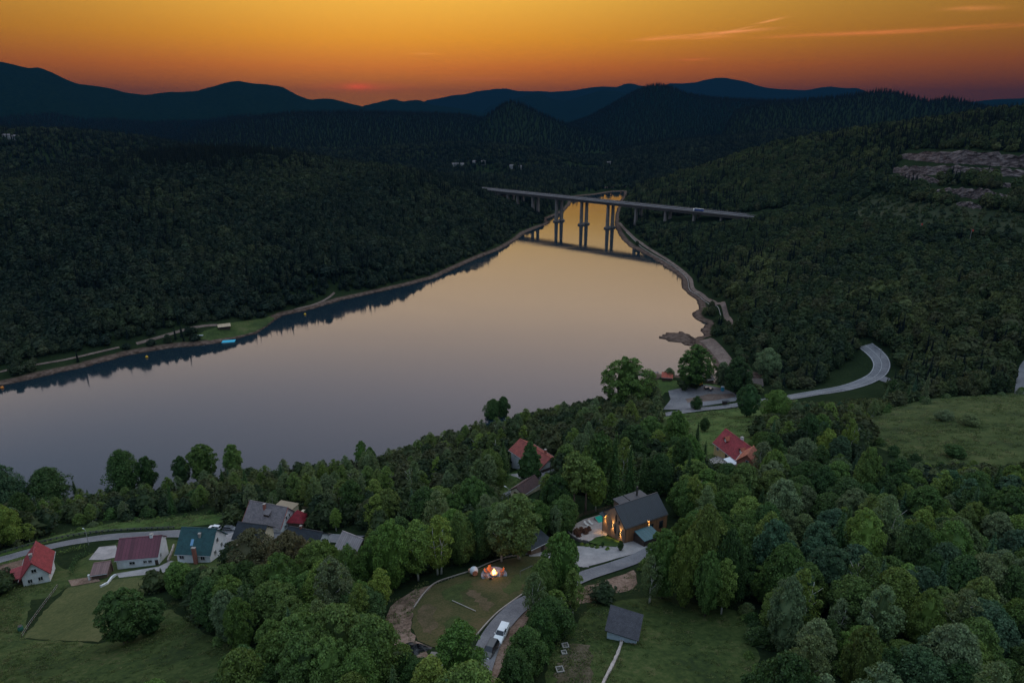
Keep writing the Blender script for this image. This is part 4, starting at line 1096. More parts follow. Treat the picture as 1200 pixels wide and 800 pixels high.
# flat roofed rear extension, veranda to the pool, chimney
m_ = MB(); m_.slab([(0.8, GW+0.1, 6.1), (13.2, GW+0.1, 6.1), (13.2, GW+4.2, 5.8), (0.8, GW+4.2, 5.8)], 0.2)
for k, (a, b) in enumerate(((6.0, 9.0), (9.8, 12.6), (13.2, 15.4))):
    m_ = MB(); m_.box(a, b, GW+0.3, GW+3.2, -3, 4.6 - 0.004); ex = m_.build('extension', timber_m, o)
    MB().box(a-0.25, b+0.25, GW+0.28, GW+3.5, 4.6, 4.82).build('flat_roof', seams('flat_roof_sheet%d' % k, (0.09, 0.085, 0.095), 0.6, 0.2, 0.6), ex)
MB().tube([(12.9, GW+1.6, -1), (12.9, GW+1.6, 7.6)], 0.28, 8).build('chimney', frame_d, o)
m_ = MB(); m_.slab([(-1.3, GW-1.6, 4.1), (-0.01, GW-1.6, 4.35), (-0.01, GW+0.3, 4.35), (-1.3, GW+0.3, 4.1)], 0.16); ver = m_.build('veranda_roof', black_seam, o)
m_ = MB(); m_.box(-1.25, -1.13, GW-1.5, GW-1.38, -2, 3.95); m_.build('post', frame_d, ver)
# wall lamps (lit)
lampm = plain('lamp_glow', (1.0, 0.6, 0.2), 0.5, 0.05, emit=(1.0, 0.56, 0.16), es=14.0)
def wall_lamp(x, y, z, dx, dy, power=50):
    m_ = MB(); m_.box(x-0.05+dx*0.14, x+0.05+dx*0.14, y-0.05+dy*0.14, y+0.05+dy*0.14, z-0.2, z+0.2); l = m_.build('wall_lamp', frame_d, o)
    for s_ in (-1, 1):
        MB().box(x-0.045+dx*0.14, x+0.045+dx*0.14, y-0.045+dy*0.14, y+0.045+dy*0.14, z+(0.204 if s_ > 0 else -0.24), z+(0.24 if s_ > 0 else -0.204)).build('bulb', lampm, l)
        ld = bpy.data.lights.new('lamp_light', 'SPOT'); ld.energy = power * 11; ld.color = (1.0, 0.55, 0.16); ld.spot_size = R(76); ld.spot_blend = 0.8; ld.shadow_soft_size = 0.05
        lo = bpy.data.objects.new('lamp_light', ld); COL.objects.link(lo); lo.parent = l
        lo.location = (x+dx*0.24, y+dy*0.24, z+0.28*s_); lo.rotation_euler = (R(180) if s_ > 0 else 0, 0, 0)
for y, z in ((8.5, 3.0), (5.1, 2.6), (1.7, 2.2)): wall_lamp(0, y, z, -1, 0)
wall_lamp(8.0, 0, 3.3, 0, -1, 70)
m_ = MB(); m_.box(-0.8, -0.5, GW-0.8, GW-0.5, 3.8, 4.0); l = m_.build('ceiling_lamp', lampm, ver)
ld = bpy.data.lights.new('lamp_light', 'POINT'); ld.energy = 60; ld.color = (1.0, 0.6, 0.15); ld.shadow_soft_size = 0.1
lo = bpy.data.objects.new('lamp_light', ld); COL.objects.link(lo); lo.parent = l; lo.location = (-0.65, GW-0.65, 3.6)
HOUSE = o; TH = th; HB = base
def hloc(x, y, z=0.0):
    return Vector((HB.x + math.cos(TH)*x - math.sin(TH)*y, HB.y + math.sin(TH)*x + math.cos(TH)*y, HB.z + z))
# the dark carport hut against the long wall
p = hloc(5.4, -2.6); c = empty('carport', (p.x, p.y, h(p.x, p.y)), th)
tag(c, 'dark sided carport with sloping teal roof leaning against the long timber wall', 'carport')
m_ = MB(); m_.box(-2.7, -2.55, -2.2, 2.2, -1.5, 2.35); m_.box(2.55, 2.7, -2.2, 2.2, -1.5, 2.35); m_.box(-2.545, 2.545, -2.2, -2.1, -1.5, 2.0); m_.build('side_panel', dark_wood, c)
m_ = MB(); m_.slab([(-2.8, -2.3, 2.35), (2.8, -2.3, 2.35), (2.8, 2.0, 3.0), (-2.8, 2.0, 3.0)], 0.14); m_.build('roof', seams('teal_canopy', (0.028, 0.085, 0.10), 0.9, 0.15, 0.35), c)

# --- lean-to shed in the meadow
sa, sb_ = hit(708, 748), hit(749, 755)
c0 = (sa + sb_) / 2; rz = math.atan2(sb_.y - sa.y, sb_.x - sa.x) - R(4); L = (sb_ - sa).length * 0.98
o = empty('meadow_shed', (c0.x, c0.y, c0.z - 0.4), rz); tag(o, 'small shed with dark shingled pent roof and pale blue wall standing in the meadow', 'shed'); FOOT.append((c0.x, c0.y + 2.5, 4.5))
m_ = MB(); m_.slab([(-L/2, -0.5, 2.5), (L/2, -0.5, 1.9), (L/2, 4.6, 3.9), (-L/2, 4.6, 4.5)], 0.2); m_.build('roof', slate_seam, o)
m_ = MB(); m_.hexa([(-L/2+0.4, 0, -1.5), (L/2-0.5, 0, -1.5), (L/2-0.5, 4.3, -1.5), (-L/2+0.4, 4.3, -1.5)], [(-L/2+0.4, 0, 2.4), (L/2-0.5, 0, 1.85), (L/2-0.5, 4.3, 3.5), (-L/2+0.4, 4.3, 4.1)]); m_.build('wall', plain('pale_blue_render', (0.44, 0.52, 0.58), 0.85, 0.1), o)
m_ = MB(); m_.hexa([(-L/2+0.4, -0.12, -1.6), (L/2-0.5, -0.12, -1.6), (L/2-0.5, -0.004, -1.6), (-L/2+0.4, -0.004, -1.6)], [(-L/2+0.4, -0.12, -0.1), (L/2-0.5, -0.12, 0.75), (L/2-0.5, -0.004, 0.75), (-L/2+0.4, -0.004, -0.1)]); m_.build('brick_plinth', brick_m, o)

# --- by the lake
o, L, zr, R_ = gable('kiosk', 'small lakeside kiosk with bright orange red roof and open dark front', (776,446.5), (787,446.5), 6.0, 2.7, 1.9, brown_w, tiles('bright_red_tiles', (0.52, 0.11, 0.07), 0.5), over=0.7, cat='kiosk', ridge=0.55)
m_ = MB(); m_.box(L/2+0.004, L/2+0.05, 1.0, 5.0, 0.2, 2.4); m_.build('serving_hatch', frame_d, o)
gable('boathouse', 'low dark brown boathouse under the big lakeside tree', (826,449), (836,449), 8.0, 2.6, 2.0, brown_w, tiles('dark_tiles', (0.07, 0.05, 0.045), 0.5), over=0.6, cat='boathouse')
gable('house', 'dark roofed cottage among trees between valley road and lake inlet', (882,455), (893,455), 7.0, 2.6, 2.6, brown_w, tiles('umber_tiles', (0.10, 0.07, 0.06), 0.5), over=0.6)
o, L, zr, R_ = gable('beach_hut', 'open beach hut with flat cream roof on the far shore meadow', (257,386.5), (270,386.5), 7.0, 2.7, 0.5, dark_wood, tan_sheet, over=0.8, cat='hut', ridge=0.9)
far_w = plain('grey_render', (0.30, 0.29, 0.29), 0.9, 0.15, 0.3)
# distant village across the valley
for k, (px, py, L_, rz, col) in enumerate(((534,196,18,0.3,0),(542,196,10,0.5,0),(556,193,9,0.2,1),(566,193,11,-0.2,0),(600,198,13,0.1,0),(610,199,9,0.4,1),(8,164,14,0.2,1),(18,165,10,0.1,0),(714,194,11,0.2,0))):
    P = hit(px, py); o = empty('house', (P.x, P.y, P.z + 5), rz)
    lab = ['long pale house, largest of the far village beyond the hill', 'pale house right beside the largest one in the far village', 'small pale house of the far village, between long white house and pond end', 'pale house at the right end of the upper far village row',
           'pale house low in the valley above the bridge', 'smaller pale house low in the valley above the bridge, right of another', 'pale house far off in the dark woods at the left edge', 'smaller pale house far off in the dark woods, right of another', 'lone pale house in the valley beyond the lake end'][k]
    tag(o, lab, 'house', 'houses of the far villages')
    m_ = MB(); m_.prismx([(0,-9),(8,-9),(8,4),(4,6.6),(0,4)], -L_/2, L_/2); m_.build('wall', far_w, o)
    m_ = MB(); m_.slab([(-L_/2-.5,-.6,3.85),(L_/2+.5,-.6,3.85),(L_/2+.5,4,6.95),(-L_/2-.5,4,6.95)],.3); m_.slab([(L_/2+.5,8.6,3.85),(-L_/2-.5,8.6,3.85),(-L_/2-.5,4.02,6.95),(L_/2+.5,4.02,6.95)],.3)
    m_.build('roof', grey_tile, o)

# ------------------------------------------------------------------ patio, pool and garden of the timber house
paved = ground('patio_stone', [(0.3, (0.27, 0.225, 0.215)), (0.5, (0.36, 0.30, 0.285)), (0.7, (0.44, 0.38, 0.36))], 0.5, 3.0, 0.85, 0.03)
drape('patio', [(670,630),(671,622),(675,614),(684,609),(694,606),(704,603),(715,601),(722,603),(716,612),(711,628),(700,631),(689,635),(678,633)], paved, 0.22, 1.0)
drape('lamp_lit_lawn', [(690,636),(698,630),(708,628),(720,632),(729,637),(722,641),(706,640)], green_m, 0.26, 0.8)
pq = [hit(a, b) for a, b in ((696,608.5),(707,605),(714,612),(703.5,615.5))]
zc = sum(p.z for p in pq) / 4
pc = sum(pq, Vector()) / 4
pool = empty('swimming_pool', (pc.x, pc.y, zc)); tag(pool, 'turquoise swimming pool set into the patio beside the timber house', 'pool')
loc = [Vector((p.x - pc.x, p.y - pc.y, 0)) for p in pq]
m2, t2 = _mat('pool_water'); finish(t2, (0.035, 0.40, 0.29), 0.06, 0.5); pm = m2
m_ = MB(); lo_ = [q * 0.93 for q in loc]
m_.hexa([(q.x, q.y, -0.5) for q in lo_], [(q.x, q.y, 0.42) for q in lo_]); m_.build('water', pm, pool)
m_ = MB()
for i in range(4):
    a, b = loc[i], loc[(i+1) % 4]; a2, b2 = a * 0.925, b * 0.925
    m_.hexa([(a.x, a.y, -0.5), (b.x, b.y, -0.5), (b2.x, b2.y, -0.5), (a2.x, a2.y, -0.5)], [(a.x, a.y, 0.5), (b.x, b.y, 0.5), (b2.x, b2.y, 0.5), (a2.x, a2.y, 0.5)])
m_.build('coping', kerb_m, pool)
fabric = plain('pale_fabric', (0.55, 0.52, 0.50), 0.9, 0.1)
def lounger(px, py, rz, lab):
    P = hit(px, py); o = empty('sun_lounger', (P.x, P.y, P.z + 0.22), rz); tag(o, lab, 'sun lounger', 'sun loungers by the pool')
    m_ = MB(); m_.box(-0.35, 0.35, -1.0, 0.35, 0.28, 0.36); m_.build('seat', fabric, o)
    m_ = MB(); m_.slab([(-0.35, 0.37, 0.36), (0.35, 0.37, 0.36), (0.35, 0.95, 0.80), (-0.35, 0.95, 0.80)], 0.08); m_.build('backrest', fabric, o)
    for x in (-0.3, 0.3):
        for y in (-0.9, 0.3): MB().box(x-0.03, x+0.03, y-0.03, y+0.03, 0, 0.276).build('leg', frame_d, o)
lounger(687, 615.5, 0.6, 'pale sun lounger on the patio, left of two beside the pool')
lounger(692, 614.0, 0.6, 'pale sun lounger on the patio, closer of two to the pool')
# post and rail fence round the back of the patio
def fence(name, px, lab, hgt=1.1, step=2.2, rails=2, mat=None, pm_=None, up=0.0, rr=0.045):
    W = dense(catmull(world(px), 6), False, step)
    mat = mat or brown_w
    c = W[len(W)//2]; o = empty(name, (c[0], c[1], h(*c))); tag(o, lab, 'fence')
    Z = [h(*q) for q in W]
    for (x, y), z in zip(W, Z):
        MB().box(x-c[0]-rr-0.01, x-c[0]+rr+0.01, y-c[1]-rr-0.01, y-c[1]+rr+0.01, z-0.4-o.location.z, z+hgt+up-o.location.z).build('post', pm_ or mat, o)
    for k in range(rails):
        zz = hgt * (k + 1) / rails - 0.08
        MB().tube([(x-c[0], y-c[1], z+zz+up-o.location.z) for (x, y), z in zip(W, Z)], rr * 0.8, 4).build('rail', mat, o)
    return o
fence('fence', [(665,624),(672,613),(681,605.5),(692,602),(703,599.5),(716,595.5)], 'brown post and rail fence along the back of the patio', 1.2, 2.0, 3)
fence('fence', [(26,747),(40,726),(56,704),(68,688)], 'thin wire fence down the left side of the mown field', 1.2, 2.5, 2, steel_m, brown_w)
fence('guard_rail', [(0,649),(40,638),(80,629),(120,623.5),(165,620.5),(204,619)], 'long dark guard rail on the lake side of the village road', 0.95, 3.0, 2, plain('dark_rail', (0.05, 0.055, 0.06), 0.6, 0.2), rr=0.14)
fence('fence', [(585,588),(600,580),(612,574),(620,570)], 'wire fence beside the hedge along the lane', 1.7, 2.5, 3, steel_m)
fence('guard_rail', [(850,478.5),(890,472.5),(925,467.5),(955,462.5),(985,457.5)], 'pale guard rail along the near edge of the valley road', 1.0, 4.0, 2, steel_m, rr=0.12)
fence('guard_rail', [(734,273),(747,286),(762,297),(778,306),(794,316.5),(805,327),(808,340),(820,348.5),(835,359.5),(845,371.5)], 'pale railing along the lakeshore path under the right bank', 1.1, 5.0, 2, plain('pale_rail', (0.40,0.36,0.33),0.7), rr=0.16)
fence('fence', [(486,713),(498,696),(511,684),(533,676)], 'pale rope rail on the left edge of the lawn', 0.6, 2.0, 1, kerb_m)
# low walls
def low_wall(px, lab, hgt, th_, mat):
    W = dense(catmull(world(px), 6), False, 0.8); a = np.array(W); d = np.gradient(a, axis=0); d /= np.linalg.norm(d, axis=1)[:, None]
    nn = np.c_[d[:, 1], -d[:, 0]]; m_ = MB(); n = len(W); V = []
    for i in range(n):
        z = h(*W[i]); w2 = th_ / 2 * rnd.uniform(0.8, 1.2); hh = hgt * rnd.uniform(0.85, 1.15)
        for s_, zz in ((-1, -0.5), (-0.9, hh), (0.9, hh), (1, -0.5)):
            V.append((a[i][0] + nn[i][0]*w2*s_, a[i][1] + nn[i][1]*w2*s_, z + zz))
    fs = [(i*4+k, (i+1)*4+k, (i+1)*4+(k+1)%4, i*4+(k+1)%4) for i in range(n-1) for k in range(4)] + [(3,2,1,0), ((n-1)*4,(n-1)*4+1,(n-1)*4+2,(n-1)*4+3)]
    o = m_.add(V, fs).build('stone_wall', mat); tag(o, lab, 'wall')
low_wall([(728,744),(729,750),(724,766),(716,783),(707,801),(703,815)], 'narrow pale stone wall running from the meadow shed down to the bottom edge', 0.5, 0.55, plain('pale_stone', (0.34, 0.29, 0.27), 0.9, 0.35, 1.5))
low_wall([(664,623),(670,629),(678,634),(690,636.5)], 'dark retaining wall along the front of the patio', 0.75, 0.4, plain('dark_stone', (0.10, 0.09, 0.085), 0.9, 0.3, 1.5))
low_wall([(197,658),(202,646),(204,640)], 'pale garden wall between long maroon roofed house and teal roofed house', 1.0, 0.5, stone_m)
low_wall([(118,688),(126,684),(131,678),(136,674)], 'pale low wall between the shed and the mown field', 0.7, 0.5, white_w)

# ------------------------------------------------------------------ fire pit
P = hit(579, 674.5); fz = P.z
o = empty('fire_pit', (P.x, P.y, fz)); tag(o, 'round stone fire pit with burning fire on a paved disc', 'fire pit')
MB().lathe([(2.75, -0.6), (2.85, 0.20), (2.75, 0.34), (0.0, 0.35)], 40).build('paved_disc', paved, o)
MB().lathe([(2.86, -0.7), (3.06, -0.6), (3.06, 0.36), (2.90, 0.40), (2.86, 0.36)], 40).build('rim', plain('blue_stone', (0.20, 0.20, 0.23), 0.85, 0.3), o)
MB().lathe([(0.62, 0.352), (1.0, 0.352), (1.02, 0.78), (0.94, 0.84), (0.68, 0.84), (0.62, 0.5)], 20).build('stone_ring', plain('pit_stone', (0.22, 0.20, 0.20), 0.9, 0.35, 3.0), o)
m2, t2 = _mat('flame'); e = nd(t2, 'ShaderNodeEmission'); lw = nd(t2, 'ShaderNodeLayerWeight'); lw.inputs[0].default_value = 0.45
t2.links.new(ramp(t2, lw.outputs['Facing'], [(0.0, (1.0, 0.62, 0.16)), (0.5, (1.0, 0.30, 0.03)), (1.0, (0.7, 0.08, 0.01))]), e.inputs[0]); e.inputs[1].default_value = 9.0
oo = nd(t2, 'ShaderNodeOutputMaterial'); t2.links.new(e.outputs[0], oo.inputs[0])
logs = MB()
for k in range(5):
    a = k * 1.25; logs.tube([(0.5*math.cos(a), 0.5*math.sin(a), 0.45), (0.1*math.cos(a+.5), 0.1*math.sin(a+.5), 0.95)], 0.08, 6)
fl = logs.build('firewood', dark_wood, o); fl['kind'] = 'stuff'
m_ = MB()
for k in range(9):
    a = k * 2.4; r = 0.09 * k ** 0.5 * 1.6; hh = 1.5 - 0.13 * k; s_ = 0.28 - 0.012 * k
    cx, cy = r * math.cos(a), r * math.sin(a)
    prof = [(0.02, 0.6), (s_, 0.75), (s_*0.95, 0.6+hh*0.35), (s_*0.5, 0.6+hh*0.7), (0.02, 0.6+hh)]
    pts = [(cx + 0.06*math.sin(i*1.7+k), cy + 0.06*math.cos(i*2.1+k), z) for i, (rr, z) in enumerate(prof)]
    m_.tube(pts, [p_[0] for p_ in prof], 8)
fl = m_.build('flame', m2, o, smooth=True); fl['kind'] = 'stuff'
ld = bpy.data.lights.new('fire_light', 'POINT'); ld.energy = 330; ld.color = (1.0, 0.36, 0.09); ld.shadow_soft_size = 0.5
lo = bpy.data.objects.new('fire_light', ld); COL.objects.link(lo); lo.parent = o; lo.location = (0, 0, 1.9)
chair_o = plain('orange_wood', (0.36, 0.13, 0.06), 0.6, 0.15); chair_d = plain('dark_orange_wood', (0.16, 0.07, 0.045), 0.6, 0.15)
def chair(dx, dy, lab, mat=chair_o):
    o = empty('garden_chair', (P.x + dx, P.y + dy, fz + 0.35), math.atan2(-dy, -dx) + R(90)); tag(o, lab, 'garden chair', 'chairs round the fire pit'); o.scale = (0.85, 0.85, 0.85)
    # local -y looks at the fire
    m_ = MB(); m_.hexa([(-0.36,-0.4,0.34),(0.36,-0.4,0.34),(0.34,0.3,0.24),(-0.34,0.3,0.24)], [(-0.36,-0.4,0.40),(0.36,-0.4,0.40),(0.34,0.3,0.30),(-0.34,0.3,0.30)]); m_.build('seat', mat, o)
    m_ = MB(); m_.hexa([(-0.34,0.26,0.31),(0.34,0.26,0.31),(0.34,0.32,0.31),(-0.34,0.32,0.31)], [(-0.42,0.62,1.22),(0.42,0.62,1.22),(0.42,0.68,1.20),(-0.42,0.68,1.20)]); m_.build('backrest', mat, o)
    for x in (-0.42, 0.42): MB().box(x-0.08, x+0.08, -0.45, 0.42, 0.60, 0.65).build('armrest', mat, o)
    for x in (-0.42, 0.42):
        for y in (-0.38, 0.32): MB().box(x-0.04, x+0.04, y-0.04, y+0.04, 0, 0.596).build('leg', mat, o)
for ang, r, lab, mt in ((158, 2.0, 'orange garden chair at the left edge of the fire circle, behind the fire', chair_o), (118, 2.05, 'orange garden chair at the back of the fire circle, farthest from the camera', chair_o),
     (138, 1.55, 'orange garden chair between two others behind the fire on the left, nearest the flames', chair_o), (28, 2.1, 'orange garden chair right of the fire, upper of two there', chair_o),
     (-8, 1.9, 'darker garden chair right of the fire, lower of two there', chair_d), (252, 1.9, 'dark garden chair in front of the fire, nearest the camera', chair_d), (205, 2.2, 'dark garden chair at the lower left of the fire circle', chair_d)):
    chair(r * math.cos(R(ang)), r * math.sin(R(ang)), lab, mt)
# hanging egg chair beside the fire
q = hit(555.5, 673.5); o = empty('egg_chair', q); tag(o, 'round white egg shaped chair with open brown front near the fire pit', 'egg chair')
m_ = MB(); prof = [(0.05, 0.25)] + [(1.02*math.sin(R(a)), 1.25 - 1.02*math.cos(R(a))) for a in range(15, 180, 15)] + [(0.05, 2.28)]
m_.lathe(prof, 16); sh = m_.build('shell', plain('pale_shell', (0.50, 0.52, 0.56), 0.5, 0.1), o, smooth=True)
m_ = MB(); m_.tube([(0.28, -0.86, 1.2), (0.32, -1.06, 1.22)], 0.62, 14); m_.build('cushion', plain('brown_cushion', (0.30, 0.13, 0.08), 0.9), o)
MB().lathe([(0.7, 0.0), (0.6, 0.12), (0.15, 0.26)], 14).build('base', frame_d, o)
q = hit(551, 670); o = tag(MB().lathe([(0.42, 0), (0.5, 0.2), (0.48, 0.7), (0.38, 0.85)], 12, q.x, q.y).build('garden_pot', plain('terracotta', (0.42, 0.24, 0.16), 0.8)), 'squat terracotta pot just left of the egg chair', 'pot')
o.data.transform(Matrix.Translation((0, 0, q.z)))
# goal frame, beam on the lawn
a, b = hit(609.6, 676.5), hit(623.5, 672.5); c0 = (a + b) / 2
o = empty('football_goal', c0, math.atan2((b-a).y, (b-a).x)); tag(o, 'thin grey football goal frame at the right end of the lawn', 'goal'); L = (b - a).length
thin = plain('grey_tube', (0.14, 0.14, 0.14), 0.5)
for x in (-L/2, L/2): MB().tube([(x, 0, -0.3), (x, 0, 2.1)], 0.05, 6).build('post', thin, o)
MB().tube([(-L/2, 0, 2.13), (L/2, 0, 2.13)], 0.05, 6).build('crossbar', thin, o)
a, b = hit(530, 704.5), hit(557.5, 717); m_ = MB()
a.z += 0.32; b.z += 0.32; m_.tube([a, b], 0.09, 6); tag(m_.build('timber_beam', plain('pale_wood', (0.33, 0.30, 0.27), 0.8, 0.2)), 'straight pale timber beam lying across the lawn', 'beam')
# potted shrubs on the court
def pot(px, py, lab, s=1.0):
    q = hit(px, py); o = empty('potted_plant', (q.x, q.y, q.z + 0.15)); tag(o, lab, 'potted plant')
    MB().lathe([(0.32*s, 0), (0.45*s, 0.75*s), (0.38*s, 0.76*s)], 12).build('pot', frame_d, o)
    return o, s
POTS = [pot(727, 644.5, 'dark potted shrub standing on the gravel court before the timber house', 1.3), pot(706, 641, 'small dark potted plant at the left edge of the gravel court', 0.7)]
q = hit(489, 762)
m_ = MB(); V = []
nA, nR = 22, 6
for i in range(nR):
    for k in range(nA):
        a = 2*math.pi*k/nA; rr = (i / (nR-1)); wv = 1 + 0.28*math.sin(3*a+1) + 0.12*math.sin(7*a)
        zz = 1.3*(1-rr**1.6)*(1 + 0.5*math.sin(a*2+rr*5)*0.5) + 0.12*rnd.uniform(-1, 1)
        V.append((2.9*rr*math.cos(a)*wv, 2.0*rr*math.sin(a)*wv, max(zz, -0.3 if i == nR-1 else 0.1)))
fs = [(i*nA+k, i*nA+(k+1)%nA, (i+1)*nA+(k+1)%nA, (i+1)*nA+k) for i in range(nR-1) for k in range(nA)]
m_.add(V, fs); o = m_.build('tarpaulin_heap', plain('black_tarp', (0.018, 0.019, 0.022), 0.35, 0.3), loc=q); tag(o, 'black tarpaulin covered heap at the lower left end of the lawn', 'tarpaulin heap')
q = hit(511, 770); o = MB().hexa([(-1.5,-1.0,-0.3),(1.2,-1.2,-0.3),(1.6,0.9,-0.3),(-1.0,1.2,-0.3)],[(-1.5,-1.0,0.28),(1.2,-1.2,0.28),(1.6,0.9,0.28),(-1.0,1.2,0.28)]).build('concrete_slab', conc, loc=q); tag(o, 'flat grey concrete slab beside the black heap', 'slab')
for k, (px, py) in enumerate(((662.5,757.5),(661,765.5),(656,785.5))):
    q = hit(px, py); m_ = MB(); s_ = (1.0, 0.8, 1.1)[k] * 0.62
    for a_ in ((-s_, s_, -s_, -s_*0.7), (-s_, s_, s_*0.7, s_), (-s_, -s_*0.7, -s_*0.7, s_*0.7), (s_*0.7, s_, -s_*0.7, s_*0.7)): m_.box(a_[0], a_[1], a_[2], a_[3], -0.3, 0.45)
    m_.box(-s_*0.7, s_*0.7, -s_*0.7, s_*0.7, -0.3, 0.1)
    o = m_.build('concrete_shaft', plain('pale_concrete', (0.26, 0.245, 0.23), 0.9, 0.15), loc=q); o.rotation_euler.z = 0.2
    tag(o, ('square concrete shaft rim, uppermost of three in the dry ground', 'smallest square concrete shaft rim, between two others in the dry ground', 'square concrete shaft rim, lowest of three in the dry ground')[k], 'shaft', 'concrete shafts in the dry ground')
q = hit(25, 739); o = empty('water_butt', q); tag(o, 'green water butt at the foot of the field fence', 'water butt')
MB().lathe([(0.5,0),(0.62,0.5),(0.62,1.0),(0.5,1.5)], 12).build('barrel', plain('green_plastic', (0.03,0.12,0.09), 0.5), o); MB().lathe([(0.52,1.504),(0.52,1.58),(0.1,1.62)], 12).build('lid', frame_d, o)

# ------------------------------------------------------------------ vehicles
def paint(name, col):
    if name in MATS: return MATS[name]
    m, t = _mat(name); p = nd(t, 'ShaderNodeBsdfPrincipled'); f = noise_fac(t, 0.8, 3)
    t.links.new(ramp(t, f, [(0.3, tuple(c*0.9 for c in col)), (0.7, col)]), p.inputs['Base Color'])
    p.inputs['Roughness'].default_value = 0.35; p.inputs['Coat Weight'].default_value = 0.7; p.inputs['Coat Roughness'].default_value = 0.08
    oo = nd(t, 'ShaderNodeOutputMaterial'); t.links.new(p.outputs[0], oo.inputs[0]); MATS[name] = m; return m
tyre_m = plain('tyre_rubber', (0.02, 0.02, 0.02), 0.85, 0.1); rim_m = plain('wheel_rim', (0.35, 0.35, 0.37), 0.35, 0.1, metal=0.7)
head_m = plain('headlight_glass', (0.6, 0.62, 0.65), 0.15, 0.05); tail_m = plain('tail_light', (0.30, 0.02, 0.02), 0.3, 0.05)
def car(kind, P, rz, col, lab, Lc=4.5, Wc=1.82, Hc=1.5, pickup=False, wagon=True, name='parked_car', group=None, up=0.16):
    o = empty(name, (P.x, P.y, P.z + up), rz); tag(o, lab, 'pickup truck' if pickup else 'car', group)
    hl = Lc / 2; gc = 0.28; belt = Hc * 0.60; hood = Hc * 0.62
    prof = [(-hl, gc+0.15), (-hl+0.05, belt-0.05), (-hl+0.25, belt+0.02), (hl-1.25, hood+0.02), (hl-0.25, hood-0.14), (hl, hood-0.32), (hl, gc+0.1), (hl-0.3, gc), (-hl+0.3, gc)]
    m_ = MB()
    for s_ in (0,):
        n = len(prof); ys = [(-Wc/2+0.07, 0.96), (-Wc/2, 1.0), (Wc/2, 1.0), (Wc/2-0.07, 0.96)]
        V = []
        for k, y in enumerate((-Wc/2+0.06, -Wc/2, Wc/2, Wc/2-0.06)):
            for x, z in prof:
                zz = z if k in (1, 2) else z + (0.03 if z > 0.6 else 0)
                V.append((x*(0.985 if k in (0, 3) else 1), y, (zz - 0.0) if k in (1, 2) else zz))
        # side rings slightly lower than the shoulders so the flanks catch light
        fs = [(k*n+i, k*n+(i+1)%n, (k+1)*n+(i+1)%n, (k+1)*n+i) for k in (0, 1, 2) for i in range(n)]
        V2 = []
        for k, (y, top) in enumerate(((-Wc/2, 0.86), (-Wc/2+0.12, 1.0), (Wc/2-0.12, 1.0), (Wc/2, 0.86))):
            for x, z in prof: V2.append((x, y, gc + (z - gc) * top))
        m_.add(V2, fs + [tuple(range(n-1, -1, -1)), tuple(range(3*n, 4*n))])
    body = m_.build('body', col, o)
    # cabin: glass band and roof
    if pickup: cb, ct = (-0.55, hl-1.45), (-0.35, hl-2.1)
    elif wagon: cb, ct = (-hl+0.12, hl-1.2), (-hl+0.45, hl-1.95)
    else: cb, ct = (-hl+0.55, hl-1.2), (-hl+1.15, hl-2.0)
    w0, w1 = Wc/2-0.10, Wc/2-0.26
    m_ = MB(); m_.hexa([(cb[0],-w0,belt),(cb[1],-w0,belt),(cb[1],w0,belt),(cb[0],w0,belt)], [(ct[0],-w1,Hc-0.06),(ct[1],-w1,Hc-0.06),(ct[1],w1,Hc-0.06),(ct[0],w1,Hc-0.06)])
    m_.build('window', glass_m, o)
    m_ = MB(); m_.hexa([(ct[0]-0.08,-w1-0.02,Hc-0.056),(ct[1]+0.02,-w1-0.02,Hc-0.056),(ct[1]+0.02,w1+0.02,Hc-0.056),(ct[0]-0.08,w1+0.02,Hc-0.056)], [(ct[0],-w1+0.06,Hc),(ct[1]-0.08,-w1+0.06,Hc),(ct[1]-0.08,w1-0.06,Hc),(ct[0],w1-0.06,Hc)])
    m_.build('roof', col, o)
    for s_ in (-1, 1):
        for xb, xt in ((cb[0], ct[0]), (cb[1], ct[1]), ((cb[0]+cb[1])/2, (ct[0]+ct[1])/2)):
            MB().tube([(xb, s_*(w0+0.005), belt), (xt, s_*(w1+0.005), Hc-0.05)], 0.045, 5).build('pillar', col, o)
        MB().box(hl-0.16, hl+0.02, s_*(Wc/2-0.42)-0.2, s_*(Wc/2-0.42)+0.2, hood-0.42, hood-0.26).build('headlight', head_m, o)
        MB().box(-hl-0.02, -hl+0.1, s_*(Wc/2-0.25)-0.14, s_*(Wc/2-0.25)+0.14, belt-0.35, belt-0.15).build('tail_light', tail_m, o)
        MB().box(cb[1]-0.35, cb[1]-0.2, s_*(Wc/2+0.1)-0.1, s_*(Wc/2+0.1)+0.1, belt+0.0, belt+0.16).build('mirror', col, o)
        for x in (-hl+0.85, hl-0.88):
            wh = MB().tube([(x, s_*(Wc/2-0.23), 0.33), (x, s_*(Wc/2+0.015), 0.33)], 0.34, 16).build('wheel', tyre_m, o)
            MB().tube([(x, s_*(Wc/2+0.018), 0.33), (x, s_*(Wc/2+0.03), 0.33)], 0.21, 12).build('rim', rim_m, wh)
    MB().box(hl-0.04, hl+0.05, -Wc/2+0.1, Wc/2-0.1, gc+0.05, gc+0.28).build('bumper', frame_d, o)
    if pickup:
        MB().box(-hl+0.12, -0.7, -Wc/2+0.14, Wc/2-0.14, belt+0.024, belt+0.40).build('bed_cover', col, o)
    return o
white_p = paint('white_car_paint', (0.72, 0.73, 0.75)); black_p = paint('black_car_paint', (0.008, 0.009, 0.012)); grey_p = paint('grey_car_paint', (0.06, 0.065, 0.07)); blue_p = paint('blue_car_paint', (0.03, 0.06, 0.14))
def heading(p0, p1):
    a, b = hit(*p0), hit(*p1); return math.atan2(b.y - a.y, b.x - a.x)
